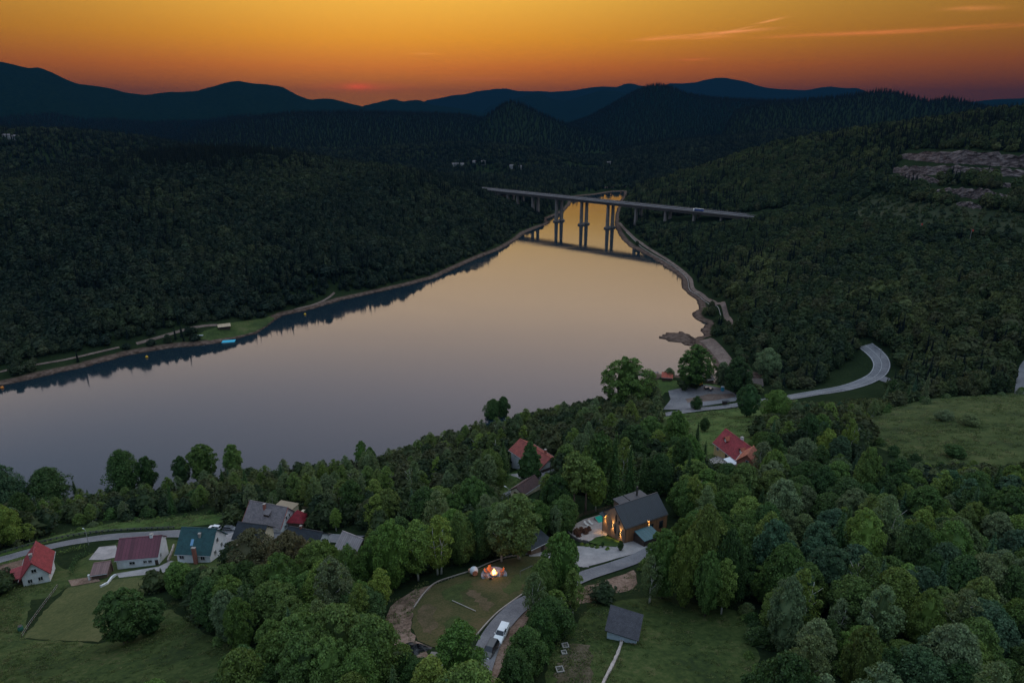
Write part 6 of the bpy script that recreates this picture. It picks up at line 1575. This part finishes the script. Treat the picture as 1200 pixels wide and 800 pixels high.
# ------------------------------------------------------------------ where nothing grows / what must stay in view
CLEAR = [
 [(448,706),(470,690),(500,680),(555,662),(640,645),(646,690),(624,720),(604,740),(602,775),(562,795),(500,775),(475,775),(452,748)],
 [(640,650),(668,612),(700,594),(790,570),(800,622),(756,655),(748,688),(690,695),(640,712)],
 [(640,830),(640,750),(690,708),(760,694),(775,712),(868,722),(882,775),(886,830)],
 [(-40,830),(-40,712),(30,690),(80,684),(174,672),(186,700),(232,705),(244,740),(285,775),(320,812)],
 [(-40,690),(0,655),(60,640),(200,620),(300,612),(420,634),(430,648),(380,652),(270,662),(190,680)],
 [(-60,668),(40,640),(90,622),(170,606),(268,596),(285,608),(200,622),(60,642),(-60,690)],
 [(566,586),(590,562),(600,545),(660,532),(666,546),(640,562),(622,582),(592,598)],
 [(764,505),(782,488),(850,478),(930,468),(925,482),(888,512),(886,552),(832,556),(806,526)],
 [(772,490),(772,462),(850,448),(870,462),(960,452),(1012,404),(1048,412),(1045,450),(960,470),(850,482)],
 [(1008,498),(1040,480),(1095,466),(1260,458),(1260,558),(1150,552),(1098,545),(1058,534),(1014,516)],
 [(752,455),(752,432),(800,432),(860,436),(862,452),(800,450)],
 [(222,398),(240,386),(262,379),(290,374),(324,369),(312,384),(270,398)],
]
CLEAR_FAR = [[(985,250),(1030,222),(1080,238),(1140,244),(1260,256),(1260,290),(1140,278),(1060,272),(1000,264)]]
KEEP = [(1008,404,1040,446),(958,440,1036,460),(900,448,985,470),(840,460,920,482),(15,643,72,684),(104,655,130,678),(134,632,200,664),(205,620,258,660),(240,611,282,622),(283,586,358,615),(338,621,378,631),(392,624,427,644),(278,618,304,628),
 (597,516,648,552),(588,566,632,584),(612,572,632,582),(690,580,782,634),(668,604,712,636),(684,638,750,662),(688,652,752,680),(706,710,752,750),(553,652,640,690),(490,690,622,738),(568,732,600,772),
 (832,500,880,536),(866,526,882,545),(778,455,862,482),(900,440,1036,466),(772,436,790,447),(40,684,160,745),(0,618,210,650),(700,748,732,800),(456,702,490,752),(60,606,280,620),(780,486,830,500),
 (1020,476,1200,540),(765,718,865,800),(0,758,110,800),(185,722,240,800),(648,750,700,800),(820,430,840,446),(626,628,646,646),(405,606,418,616)]
TREELINE = np.array([(-80,592),(0,582),(40,578),(80,571),(120,572),(180,560),(200,556),(230,551),(262,545),(290,528),(300,524),(350,530),(400,536),(418,528),(450,521),(480,512),(500,505),(530,497),(555,493),(600,483),(640,474),(680,466),(700,461),(740,456),(765,448),(850,436),(880,400),(1200,300)])
def on_road(x, y, m_):
    for P_, hw in ROADS:
        dx = P_[:, 0] - x; dy = P_[:, 1] - y
        if (dx*dx + dy*dy).min() < (hw + m_) ** 2: return True
    return False
def free(x, y, m_):
    for a, b, r_ in FOOT:
        if (x-a)**2 + (y-b)**2 < (r_ + m_*0.5) ** 2: return False
    return not on_road(x, y, m_)
fx = np.array([(t_['p'].x, t_['p'].y, t_['w']) for t_ in TREES])

# ------------------------------------------------------------------ the near woods, tree by tree
cand = []
rng2 = np.random.default_rng(11)
sp_ = 4.9
for gx_ in np.arange(-330, 420, sp_):
    for gy_ in np.arange(55, 420, sp_):
        cand.append((gx_ + rng2.uniform(-0.45, 0.45)*sp_, gy_ + rng2.uniform(-0.45, 0.45)*sp_))
cand = np.array(cand)
cz = H(cand[:, 0], cand[:, 1]); csd = sdf(LAKE, cand[:, 0], cand[:, 1])
nzA = fbm(cand[:, 0], cand[:, 1], 40, 3); nzB = fbm(cand[:, 0] + 500, cand[:, 1], 25, 3)
near_rest = []
for (x, y), z, sd_, nA_, nB_ in zip(cand, cz, csd, nzA, nzB):
    if sd_ < 4 or z < 0.9: continue
    if math.hypot(x, y) > 400: continue
    px, py, zc = proj(x, y, z)
    if zc < 20 or px < -60 or px > 1260 or py > 890: continue
    if x > 60 and py < 462 : continue            # beyond the valley road: the hillside forest takes over
    u_ = rng2.random()
    edge = csd is None
    # what grows here
    if px > 1000 and py < 500 and u_ < 0.55: kind = 'bush'
    elif nB_ > 0.22: kind = 'bush' if u_ < 0.7 else 'birch_tree'
    elif u_ < 0.60: kind = 'broadleaf_tree'
    elif u_ < 0.72: kind = 'birch_tree'
    elif u_ < 0.80 and nA_ > -0.05: kind = 'spruce_tree'
    elif u_ < 0.86: kind = 'broadleaf_tree'
    else: kind = 'bush'
    if px < 620 and sd_ < 70 and py < 620: kind = 'bush' if u_ < 0.42 else kind
    sc_ = rng2.uniform(0.72, 1.22)
    W_, H_ = KIND[kind][2], KIND[kind][3]
    w_, h_ = W_ * sc_ * rng2.uniform(0.9, 1.15), H_ * sc_ * rng2.uniform(0.88, 1.1)
    if kind == 'bush': w_ *= 1.05; h_ *= 1.1
    elif kind != 'spruce_tree': w_ *= 0.92; h_ *= rng2.uniform(0.82, 1.12)
    if sd_ < 60 and kind != 'bush': h_ *= 0.78; w_ *= 0.85
    cl = any(inpoly(P_, px, py) for P_ in CLEAR)
    if cl:
        continue
    if not free(x, y, min(w_*0.42, 3.0)): continue
    if ((fx[:, 0]-x)**2 + (fx[:, 1]-y)**2 < (fx[:, 2]*0.36 + w_*0.26)**2).any(): continue
    # stay below the shoreline's tree line and clear of what the photograph shows behind
    ok = False
    for _ in range(7):
        tx, ty, _z = proj(x, y, z + h_); hw = w_ * 0.5 * F / zc
        lim = np.interp(tx, TREELINE[:, 0], TREELINE[:, 1])
        bad = ty < lim
        if not bad:
            for a, b, c_, d_ in KEEP:
                if tx + hw*0.85 > a and tx - hw*0.85 < c_ and ty < d_ and py > b + (d_-b)*0.7: bad = True; break
        if not bad: ok = True; break
        h_ *= 0.8; w_ *= 0.87
        if h_ < 1.6: break
    if not ok: continue
    if h_ < 4.2: kind = 'bush'
    q_ = rng2.random() + nA_ * 0.5
    if kind == 'spruce_tree': tone = 'dark green' if q_ < 0.7 else 'blue green'
    elif kind == 'birch_tree': tone = 'grey green' if q_ < 0.35 else 'olive green' if q_ < 0.7 else 'yellow green'
    else: tone = 'dark green' if q_ < 0.22 else 'mid green' if q_ < 0.50 else 'olive green' if q_ < 0.66 else 'fresh green' if q_ < 0.80 else 'grey green' if q_ < 0.90 else 'yellow green' if q_ < 1.2 else 'brownish'
    if px > 880 and rng2.random() < 0.4: tone = rng2.choice(['dark green', 'blue green', 'grey green'])
    t_ = dict(kind=kind, p=Vector((x, y, z)), h=h_, w=w_, tone=tone, label=None, fixed=False)
    TREES.append(t_)
for t_ in TREES:
    P = t_['p']; px, py, zc = proj(P.x, P.y, P.z + t_['h'] * 0.5)
    t_['px'], t_['py'], t_['zc'] = px, py, zc
    inside = -20 < px < 1220 and py - t_['h'] * 0.4 * F / zc < 800
    t_['show'] = (t_['h'] * t_['w'] * (F / zc) ** 2 if inside else 0) + (1e6 if t_['fixed'] else 0)
by = {}
for t_ in TREES: by.setdefault(t_['kind'], []).append(t_)
ALONE, REST = [], []
for k, l_ in by.items():
    l_.sort(key=lambda t_: -t_['show'])
    lim = 290
    ALONE += l_[:lim]; REST += l_[lim:]
ALONE2 = [t_ for t_ in ALONE if t_['show'] > 0]; REST += [t_ for t_ in ALONE if t_['show'] <= 0]; ALONE = ALONE2
# a label of its own for every tree: look, then where it stands by the nearest landmark
LAND = [('the left red roofed house',45,665),('the brown tool shed',118,666),('the maroon roofed house',165,648),('the teal roofed house',230,640),('the grey roofed house',310,605),('the grey barn',408,634),
 ('the mown field',100,715),('the fire pit',579,674),('the black heap',490,758),('the white pickup',588,742),('the meadow shed',730,730),('the timber house',740,605),('the patio pool',704,610),('the gravel court',715,648),
 ('the white house with balcony',622,536),('the lane garage',622,578),('the yellow house',857,518),('the kiosk',780,441),('the car park',820,465),('the valley road bend',1028,428),('the hillside meadow',1105,500),
 ('the round even crowned tree',1105,650),('the tall narrow fresh green tree',1008,565),('the big bush by the field',150,725),('the brownish trees',322,655),('the lawn goal',616,668),('the left village road',120,628),('the lower right corner',1200,800),('the bottom edge at the shed meadow',880,790),('the right picture edge',1200,640),('the near lakeshore',350,535),('the lakeshore pair of dark trees',584,480),('the bottom left corner',0,800)]
KN = {'broadleaf_tree': 'broadleaf tree', 'birch_tree': 'birch', 'poplar_tree': 'poplar', 'spruce_tree': 'spruce', 'thuja': 'evergreen', 'pine_tree': 'pine', 'bush': 'bush'}
ORD = ['', 'second ', 'third ', 'fourth ', 'fifth ', 'sixth ', 'seventh ', 'eighth ', 'ninth ', 'tenth ']
groups = {}
for t_ in ALONE:
    if t_['label']: continue
    px, py = t_['px'], t_['py']
    nm, lx, ly = min(LAND, key=lambda q: (q[1]-px)**2 + (q[2]-py)**2)
    dx, dy = px - lx, py - ly
    rel = ('left of' if dx < 0 else 'right of') if abs(dx) > abs(dy) else ('behind' if dy < 0 else 'in front of')
    if 'edge' in nm or 'corner' in nm or 'lakeshore' in nm: rel = 'left of' if dx < 0 and abs(dx) > abs(dy) and 'lakeshore' not in nm else 'near'
    W_, H_ = KIND[t_['kind']][2:]
    sz = 'large' if t_['h'] > H_ * 1.08 else 'small' if t_['h'] < H_ * 0.78 else 'middling'
    groups.setdefault((sz, t_['tone'], KN[t_['kind']], rel, nm), []).append((dx*dx + dy*dy, t_))
for (sz, tone, kn, rel, nm), l_ in groups.items():
    l_.sort(key=lambda q: q[0])
    for i, (_d, t_) in enumerate(l_):
        if len(l_) == 1: t_['label'] = f'{sz} {tone} {kn} {rel} {nm}'
        elif i < 10: t_['label'] = f'{sz} {tone} {kn} {rel} {nm}, {ORD[i]}nearest'
        else: t_['label'] = f'{sz} {tone} {kn} {rel} {nm}, far from it'
GRP = {'broadleaf_tree': 'broadleaf trees of the near woods', 'birch_tree': 'birches of the near woods', 'spruce_tree': 'spruces of the near woods', 'bush': 'bushes of the near woods', 'pine_tree': 'pines above the pool', 'poplar_tree': 'big lakeside trees', 'thuja': None}
for n, t_ in enumerate(ALONE):
    crowns, trunks, W_, H_ = KIND[t_['kind']]
    if t_['kind'] == 'bush' and t_['w'] > 7: crowns, W_, H_ = KIND['broadleaf_tree'][0], 9.0, 12.0
    k = rnd.randrange(1000)
    o = empty(t_['kind'], t_['p'] - Vector((0, 0, 0.15)), rnd.uniform(0, 6.28))
    o.scale = (t_['w'] / W_, t_['w'] / W_, t_['h'] / H_)
    tag(o, t_['label'], KN[t_['kind']], GRP[t_['kind']])
    c = bpy.data.objects.new('crown', crowns[k % len(crowns)]); COL.objects.link(c); c.parent = o
    v = rnd.uniform(0.95, 1.38); tn = TONES[t_['tone']]
    c.color = (tn[0]*v*rnd.uniform(0.92, 1.1), tn[1]*v, tn[2]*v*rnd.uniform(0.85, 1.15), 1)
    b = bpy.data.objects.new('trunk', trunks[k % len(trunks)]); COL.objects.link(b); b.parent = o

# hedges
def hedge(px, lab, hgt, wid, tone, n_=60):
    W = dense(catmull(world(px), 6), False, 0.45); r = np.random.default_rng(len(px)); Cs = []
    c = W[len(W)//2]; z0 = h(*c)
    for x, y in W:
        z = h(x, y)
        k = n_ // 4
        a = r.uniform(-1, 1, (k, 3)); a[:, 2] = r.random(k)
        m_ = np.abs(a).max(1); a[:, 0] *= wid/2; a[:, 1] *= wid/2; a[:, 2] = 0.1 + a[:, 2]**0.6 * hgt * (1 + 0.12*np.sin(x*1.3))
        Cs.append(a + np.array([x - c[0], y - c[1], z - z0]))
    C = np.concatenate(Cs); Nn = unit(len(C), r); Nn[:, 2] = np.abs(Nn[:, 2]) + 0.3; Nn /= np.linalg.norm(Nn, axis=1)[:, None]
    V, Fq = quads(C, Nn, r.uniform(0.12, 0.26, len(C)), r)
    o = bpy.data.objects.new('hedge', np_mesh('hedge', V, Fq, leaf, False)); COL.objects.link(o); o.location = (c[0], c[1], z0); o.color = (*TONES[tone], 1); tag(o, lab, 'hedge')
hedge([(560,601),(576,592),(590,585),(604,578),(616,571)], 'dark clipped hedge along the lane below the white house', 1.5, 1.2, 'dark green')
hedge([(84,674),(88,664),(92,656),(104,650)], 'shaggy dark hedge between red roofed house and shed lawn', 1.8, 1.8, 'dark green')
hedge([(70,650),(84,646),(100,643)], 'olive hedge along the village road by the red roofed house', 1.5, 1.6, 'olive green')
hedge([(-20,668),(10,660),(28,655)], 'low green verge hedge by the road at the left picture edge', 0.8, 1.2, 'mid green', 40)

# ------------------------------------------------------------------ the far forests: too many trees to count
def proto(nm, vf, mat):
    return bpy.data.objects.new(nm, np_mesh(nm, vf[0], vf[1], mat, False))
kinds_col = bpy.data.collections.new('forest_kinds')
PR = [proto('a%02d' % s, lobed(700+s, 0.4, 10.5, 4.8, 22, 26, 0.66, shape=(0.85, 1.05, 0.75)[s % 3], lr=(0.32, 0.5), core=0.74), leaf_far) for s in range(6)]
PR_D = []
PR += [proto('b%02d' % s, conifer(800+s, 15, 2.9, 11, 9, 0.95, 0.4, 2), needle_far) for s in range(3)]
PR += [proto('c%02d' % s, lobed(900+s, 0.0, 3.6, 2.4, 10, 16, 0.5, shape=0.5, lr=(0.4, 0.6), core=0.7), leaf_far) for s in range(2)]
for p_ in PR: kinds_col.objects.link(p_)
# the same kinds again, the left hill's shade put into their leaf colour
leaf_shaded = leafmat('shaded_forest_leaves', [(0.0, (0.008, 0.020, 0.014)), (0.3, (0.014, 0.030, 0.018)), (0.5, (0.022, 0.038, 0.020)), (0.65, (0.030, 0.042, 0.023)), (0.8, (0.034, 0.054, 0.024)), (1.0, (0.056, 0.068, 0.032))], 0.7, True)
dark_col = bpy.data.collections.new('shaded_forest_kinds')
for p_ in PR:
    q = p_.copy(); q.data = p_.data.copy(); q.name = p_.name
    if q.data.materials[0] == leaf_far: q.data.materials[0] = leaf_shaded
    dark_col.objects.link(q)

def gn_forest(name, pts, label, cat='forest'):
    """pts: x, y, z, kind index, width scale, height scale"""
    pts = np.array(pts); n = len(pts)
    me = bpy.data.meshes.new(name); me.vertices.add(n); me.vertices.foreach_set('co', pts[:, :3].astype(np.float32).ravel())
    a = me.attributes.new('pick', 'INT', 'POINT'); a.data.foreach_set('value', pts[:, 3].astype(np.int32))
    a = me.attributes.new('size', 'FLOAT_VECTOR', 'POINT'); a.data.foreach_set('vector', pts[:, [4, 4, 5]].astype(np.float32).ravel())
    tn = np.clip(0.5 + 1.1*fbm(pts[:, 0], pts[:, 1], 95, 3) + 0.5*fbm(pts[:, 0] + 300, pts[:, 1], 24, 2), 0, 1)
    a = me.attributes.new('tone', 'FLOAT', 'POINT'); a.data.foreach_set('value', tn.astype(np.float32))
    r_ = np.zeros((n, 3), np.float32); r_[:, 2] = rng.uniform(0, 6.28, n); r_[:, 0] = rng.normal(0, 0.04, n); r_[:, 1] = rng.normal(0, 0.04, n)
    a = me.attributes.new('turn', 'FLOAT_VECTOR', 'POINT'); a.data.foreach_set('vector', r_.ravel())
    o = bpy.data.objects.new(name, me); COL.objects.link(o); tag(o, label, cat, kind='stuff')
    ng = bpy.data.node_groups.new(name, 'GeometryNodeTree')
    ng.interface.new_socket('Geometry', in_out='INPUT', socket_type='NodeSocketGeometry'); ng.interface.new_socket('Geometry', in_out='OUTPUT', socket_type='NodeSocketGeometry')
    gi = ng.nodes.new('NodeGroupInput'); go = ng.nodes.new('NodeGroupOutput')
    ci = ng.nodes.new('GeometryNodeCollectionInfo'); ci.inputs['Collection'].default_value = kinds_col; ci.inputs['Separate Children'].default_value = True; ci.inputs['Reset Children'].default_value = True
    ip = ng.nodes.new('GeometryNodeInstanceOnPoints'); ip.inputs['Pick Instance'].default_value = True
    def at(nm, ty):
        q = ng.nodes.new('GeometryNodeInputNamedAttribute'); q.data_type = ty; q.inputs['Name'].default_value = nm; return q.outputs['Attribute']
    lk = ng.links.new
    lk(gi.outputs[0], ip.inputs['Points']); lk(ci.outputs[0], ip.inputs['Instance']); lk(at('pick', 'INT'), ip.inputs['Instance Index'])
    lk(at('turn', 'FLOAT_VECTOR'), ip.inputs['Rotation']); lk(at('size', 'FLOAT_VECTOR'), ip.inputs['Scale']); lk(ip.outputs[0], go.inputs[0])
    md = o.modifiers.new('forest', 'NODES'); md.node_group = ng
    return o
IDX = {'broadleaf_tree': (0, 6, 9.0, 12.0), 'birch_tree': (0, 6, 9.0, 12.0), 'poplar_tree': (0, 6, 9.0, 12.0), 'pine_tree': (6, 9, 5.8, 15.0), 'spruce_tree': (6, 9, 5.8, 15.0), 'thuja': (6, 9, 5.8, 15.0), 'bush': (9, 11, 4.8, 3.6)}
def scatter(r0, r1, step, azlim=R(45)):
    out = []
    xs = np.arange(-r1, r1, step); ys = np.arange(0, r1, step)
    X, Y = np.meshgrid(xs, ys); X = X.ravel() + rng.uniform(-0.48, 0.48, X.size)*step; Y = Y.ravel() + rng.uniform(-0.48, 0.48, Y.size)*step
    d = np.hypot(X, Y); a = np.arctan2(X, Y)
    k = (d > r0) & (d < r1) & (np.abs(a) < azlim)
    return X[k], Y[k]
def near_road(X, Y, m_):
    bad = np.zeros(X.shape, bool)
    for P_, hw in ROADS:
        if np.hypot(P_[:, 0], P_[:, 1]).max() < 250: continue
        bb0, bb1 = P_.min(0) - 20, P_.max(0) + 20
        k = np.nonzero((X > bb0[0]) & (X < bb1[0]) & (Y > bb0[1]) & (Y < bb1[1]))[0]
        if len(k):
            dd = ((X[k, None] - P_[None, :, 0])**2 + (Y[k, None] - P_[None, :, 1])**2).min(1)
            bad[k] |= dd < (hw + m_)**2
    return bad
def px_in(polys, PX, PY):
    b = np.zeros(PX.shape, bool)
    for P_ in polys: b |= sdf(np.array(P_, float), PX, PY) < 0
    return b
X, Y = scatter(230, 1420, 5.5)
Z = H(X, Y)
sd_ = np.minimum(np.minimum(sdf(LAKE, X, Y), sdf(POND, X, Y)), sdf(POND2, X, Y))
zz = Z - CAMZ; ZC = Y*cp - zz*sp; PX = 600 + F*X/ZC; PY = 400 - F*(Y*sp + zz*cp)/ZC
ok = (sd_ > 9) & (Z > 1.9)
ok &= (np.hypot(X, Y) > 400) | ((X > 60) & (PY < 462))
ok &= ~px_in(CLEAR + BANDS, PX, PY)
meadow = px_in(CLEAR_FAR, PX, PY)
ok &= ~near_road(X, Y, 4.0)
al = (X - bl.x)*ux.x + (Y - bl.y)*ux.y; ac = (X - bl.x)*uy.x + (Y - bl.y)*uy.y
corr = (al > -75) & (al < BL + 26) & (ac > -14) & (ac < 34)
ok &= ~(corr & (Z > DZ - 22)); corr2 = (al > -40) & (al < BL + 10) & (ac > -60) & (ac <= -14)
pts_l, pts_r = [], []
ROADVIEW = [(1008,404,1040,446),(958,440,1036,460),(900,448,985,470),(840,460,920,482),(1190,424,1201,462),(776,436,788,447)]
def behind_keep(x, y, z):
    tx, ty, zc = proj(x, y, z + 9); _a, by_, _b = proj(x, y, z); hw = 4 * F / zc
    return any(tx + hw > a and tx - hw < c_ and ty < d_ and by_ > b + (d_ - b) * 0.55 for a, b, c_, d_ in ROADVIEW)
nz = fbm(X, Y, 70, 3); nz2 = fbm(X + 900, Y, 160, 3)
for i in np.nonzero(ok)[0]:
    x, y, z = X[i], Y[i], Z[i]; d = math.hypot(x, y); u_ = rng.random()
    if d < 560 and behind_keep(x, y, z): continue
    if FOOT and any((x-a)**2 + (y-b)**2 < (r_+4)**2 for a, b, r_ in FOOT[-14:]): continue
    if meadow[i]:
        if u_ > 0.62: continue
        k = 9 + int(rng.integers(2)); w_, h_ = rng.uniform(0.6, 1.4), rng.uniform(0.6, 1.3)
    elif x < 0.13*y and z > 82 and u_ < (z - 82) / 25: k = 6 + int(rng.integers(3)); w_, h_ = rng.uniform(0.75, 1.15), rng.uniform(0.7, 1.3)
    elif u_ < np.clip(0.04 + (d - 650) / 1500 + nz2[i]*0.6, 0.01, 0.5): k = 6 + int(rng.integers(3)); w_, h_ = rng.uniform(0.75, 1.1), rng.uniform(0.7, 1.2)
    elif u_ > 0.94 - 0.15*(nz[i] > 0.15): k = 9 + int(rng.integers(2)); w_, h_ = rng.uniform(1.0, 1.6), rng.uniform(1.0, 1.8)
    else: k = int(rng.integers(6)); w_, h_ = (rng.uniform(0.6, 1.2), rng.uniform(0.6, 1.15)) if u_ < 0.85 else (rng.uniform(1.1, 1.5), rng.uniform(1.05, 1.45))
    if sd_[i] < 30: h_ *= 0.68; w_ *= 0.75
    if corr2[i]: h_ = min(h_, 0.62)
    (pts_r if x > 0.13*y + 15 else pts_l).append((x, y, z - 0.2, k, w_, h_))
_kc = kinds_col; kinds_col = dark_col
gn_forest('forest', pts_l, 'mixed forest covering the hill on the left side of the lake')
kinds_col = _kc
gn_forest('forest', pts_r, 'mixed forest covering the hill and valley on the right side of the lake')
pts = []
for t_ in REST:
    a, b, w_, h_ = IDX[t_['kind']]; pts.append((t_['p'].x, t_['p'].y, t_['p'].z - 0.2, int(rng.integers(a, b)), t_['w']/w_, t_['h']/h_))
if pts: gn_forest('woods', pts, 'remaining small trees and bushes filling the near woods', 'woods')
def ring(r0, r1, step, name, label, big=1.0):
    X, Y = scatter(r0, r1, step, R(40)); Z = H(X, Y)
    sd_ = np.minimum(sdf(LAKE, X, Y), np.minimum(sdf(POND, X, Y), sdf(POND2, X, Y)))
    ok = (sd_ > 12)
    nz = fbm(X, Y, 260, 3)
    ok &= ~((Z < 24) & (nz > 0.22))      # open fields on the valley floor
    al = (X - bl.x)*ux.x + (Y - bl.y)*ux.y; ac = (X - bl.x)*uy.x + (Y - bl.y)*uy.y
    ok &= ~((al > -75) & (al < BL + 65) & (ac > -14) & (ac < 34))
    pts = []
    for i in np.nonzero(ok)[0]:
        u_ = rng.random()
        k = 6 + int(rng.integers(3)) if u_ < (0.6 if r0 < 2000 else 1.0) else int(rng.integers(6))
        pts.append((X[i], Y[i], Z[i] - 0.5, k, big*rng.uniform(0.8, 1.2), big**0.5*rng.uniform(0.7, 1.25)))
    global kinds_col
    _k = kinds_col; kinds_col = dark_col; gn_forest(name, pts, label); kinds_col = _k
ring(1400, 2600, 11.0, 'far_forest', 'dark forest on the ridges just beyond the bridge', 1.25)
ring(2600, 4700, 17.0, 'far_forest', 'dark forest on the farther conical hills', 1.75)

# rough grass and weeds on the meadows
gcol = bpy.data.collections.new('grass_kinds')
grass_leaf = leafmat('grass_blades', [(0.0, (0.040, 0.066, 0.016)), (0.4, (0.056, 0.088, 0.020)), (0.75, (0.080, 0.102, 0.030)), (1.0, (0.125, 0.120, 0.055))])
for s in range(4):
    r = np.random.default_rng(40+s); n = 42; a = r.uniform(0, 6.28, n); rr = r.uniform(0, 0.7, n)**0.7
    C = np.c_[rr*np.cos(a), rr*np.sin(a), r.uniform(0.02, 0.22, n)]; Nn = unit(n, r); Nn[:, 2] = np.abs(Nn[:, 2]) + 0.8; Nn /= np.linalg.norm(Nn, axis=1)[:, None]
    V, Fq = quads(C, Nn, r.uniform(0.06, 0.16, n), r, 0.5); q = bpy.data.objects.new('g%d' % s, np_mesh('g%d' % s, V, Fq, grass_leaf, False)); gcol.objects.link(q)
GR = [[(-40,830),(-40,712),(26,692),(26,748),(116,756),(160,742),(186,706),(240,705),(250,745),(300,775),(330,830)],[(640,830),(640,770),(690,710),(760,698),(775,712),(868,720),(882,775),(886,830)],
      [(0,650),(50,634),(130,612),(262,602),(286,594),(288,606),(206,618),(90,626)],[(760,508),(780,488),(850,480),(930,468),(905,500),(884,545),(830,550)],[(1005,500),(1060,474),(1200,460),(1200,556),(1100,545),(1015,518)],
      [(448,760),(456,705),(500,682),(486,712),(486,745),(500,770)],[(640,700),(744,668),(748,690),(664,712)],[(566,586),(590,562),(640,554),(620,570),(592,590)],[(0,700),(0,690),(70,684),(80,690),(40,700)]]
pts = []
for P_ in GR:
    W = np.array(world(P_)); x0, y0 = W.min(0); x1, y1 = W.max(0); st = 0.95 if np.hypot(*W.mean(0)) < 200 else 2.2
    X, Y = np.meshgrid(np.arange(x0, x1, st), np.arange(y0, y1, st)); X = X.ravel(); Y = Y.ravel(); X = X + rng.uniform(-0.6, 0.6, X.size)*st; Y = Y + rng.uniform(-0.6, 0.6, Y.size)*st
    k = (sdf(W, X, Y) < 0) & (rng.random(X.size) < np.clip(0.55 + 1.3 * fbm(X, Y, 12, 3), 0.1, 1)); X, Y = X[k], Y[k]; Z = H(X, Y)
    bad = np.zeros(X.shape, bool)
    for Q_, hw in ROADS:
        if np.hypot(Q_[:, 0], Q_[:, 1]).min() > 420: continue
        for i0 in range(0, len(X), 4000):
            s_ = slice(i0, i0+4000); bad[s_] |= ((X[s_, None]-Q_[None, :, 0])**2 + (Y[s_, None]-Q_[None, :, 1])**2).min(1) < (hw+0.4)**2
    for a, b, r_ in FOOT: bad |= (X-a)**2 + (Y-b)**2 < (r_*0.72)**2
    X, Y, Z = X[~bad], Y[~bad], Z[~bad]
    pts += [(x, y, z, int(rng.integers(4)), s1, s2) for x, y, z, s1, s2 in zip(X, Y, Z, rng.uniform(0.6, 1.5, len(X))*(st/0.95), rng.uniform(0.5, 1.7, len(X))*(st/0.95)**0.5)]
kinds_col = gcol
gn_forest('meadow_grass', pts, 'tufts of rough grass and weeds on the meadows', 'grass')
print('near trees', len(TREES), {k: len(v) for k, v in by.items()}, 'alone', len(ALONE), 'rest', len(REST), 'forest', len(pts_l), len(pts_r))

# ------------------------------------------------------------------ haze: one closed box of even, thin evening air
m, t = _mat('haze'); pv = nd(t, 'ShaderNodeVolumePrincipled')
pv.inputs['Color'].default_value = (0.010, 0.047, 0.112, 1); pv.inputs['Density'].default_value = 0.5 / 6300; pv.inputs['Anisotropy'].default_value = 0.1
oo = nd(t, 'ShaderNodeOutputMaterial'); t.links.new(pv.outputs[0], oo.inputs['Volume'])
o = MB().box(-14500, 14500, -200, 17600, -10, 660).build('haze', m); tag(o, kind='stuff')
o.display_type = 'WIRE'
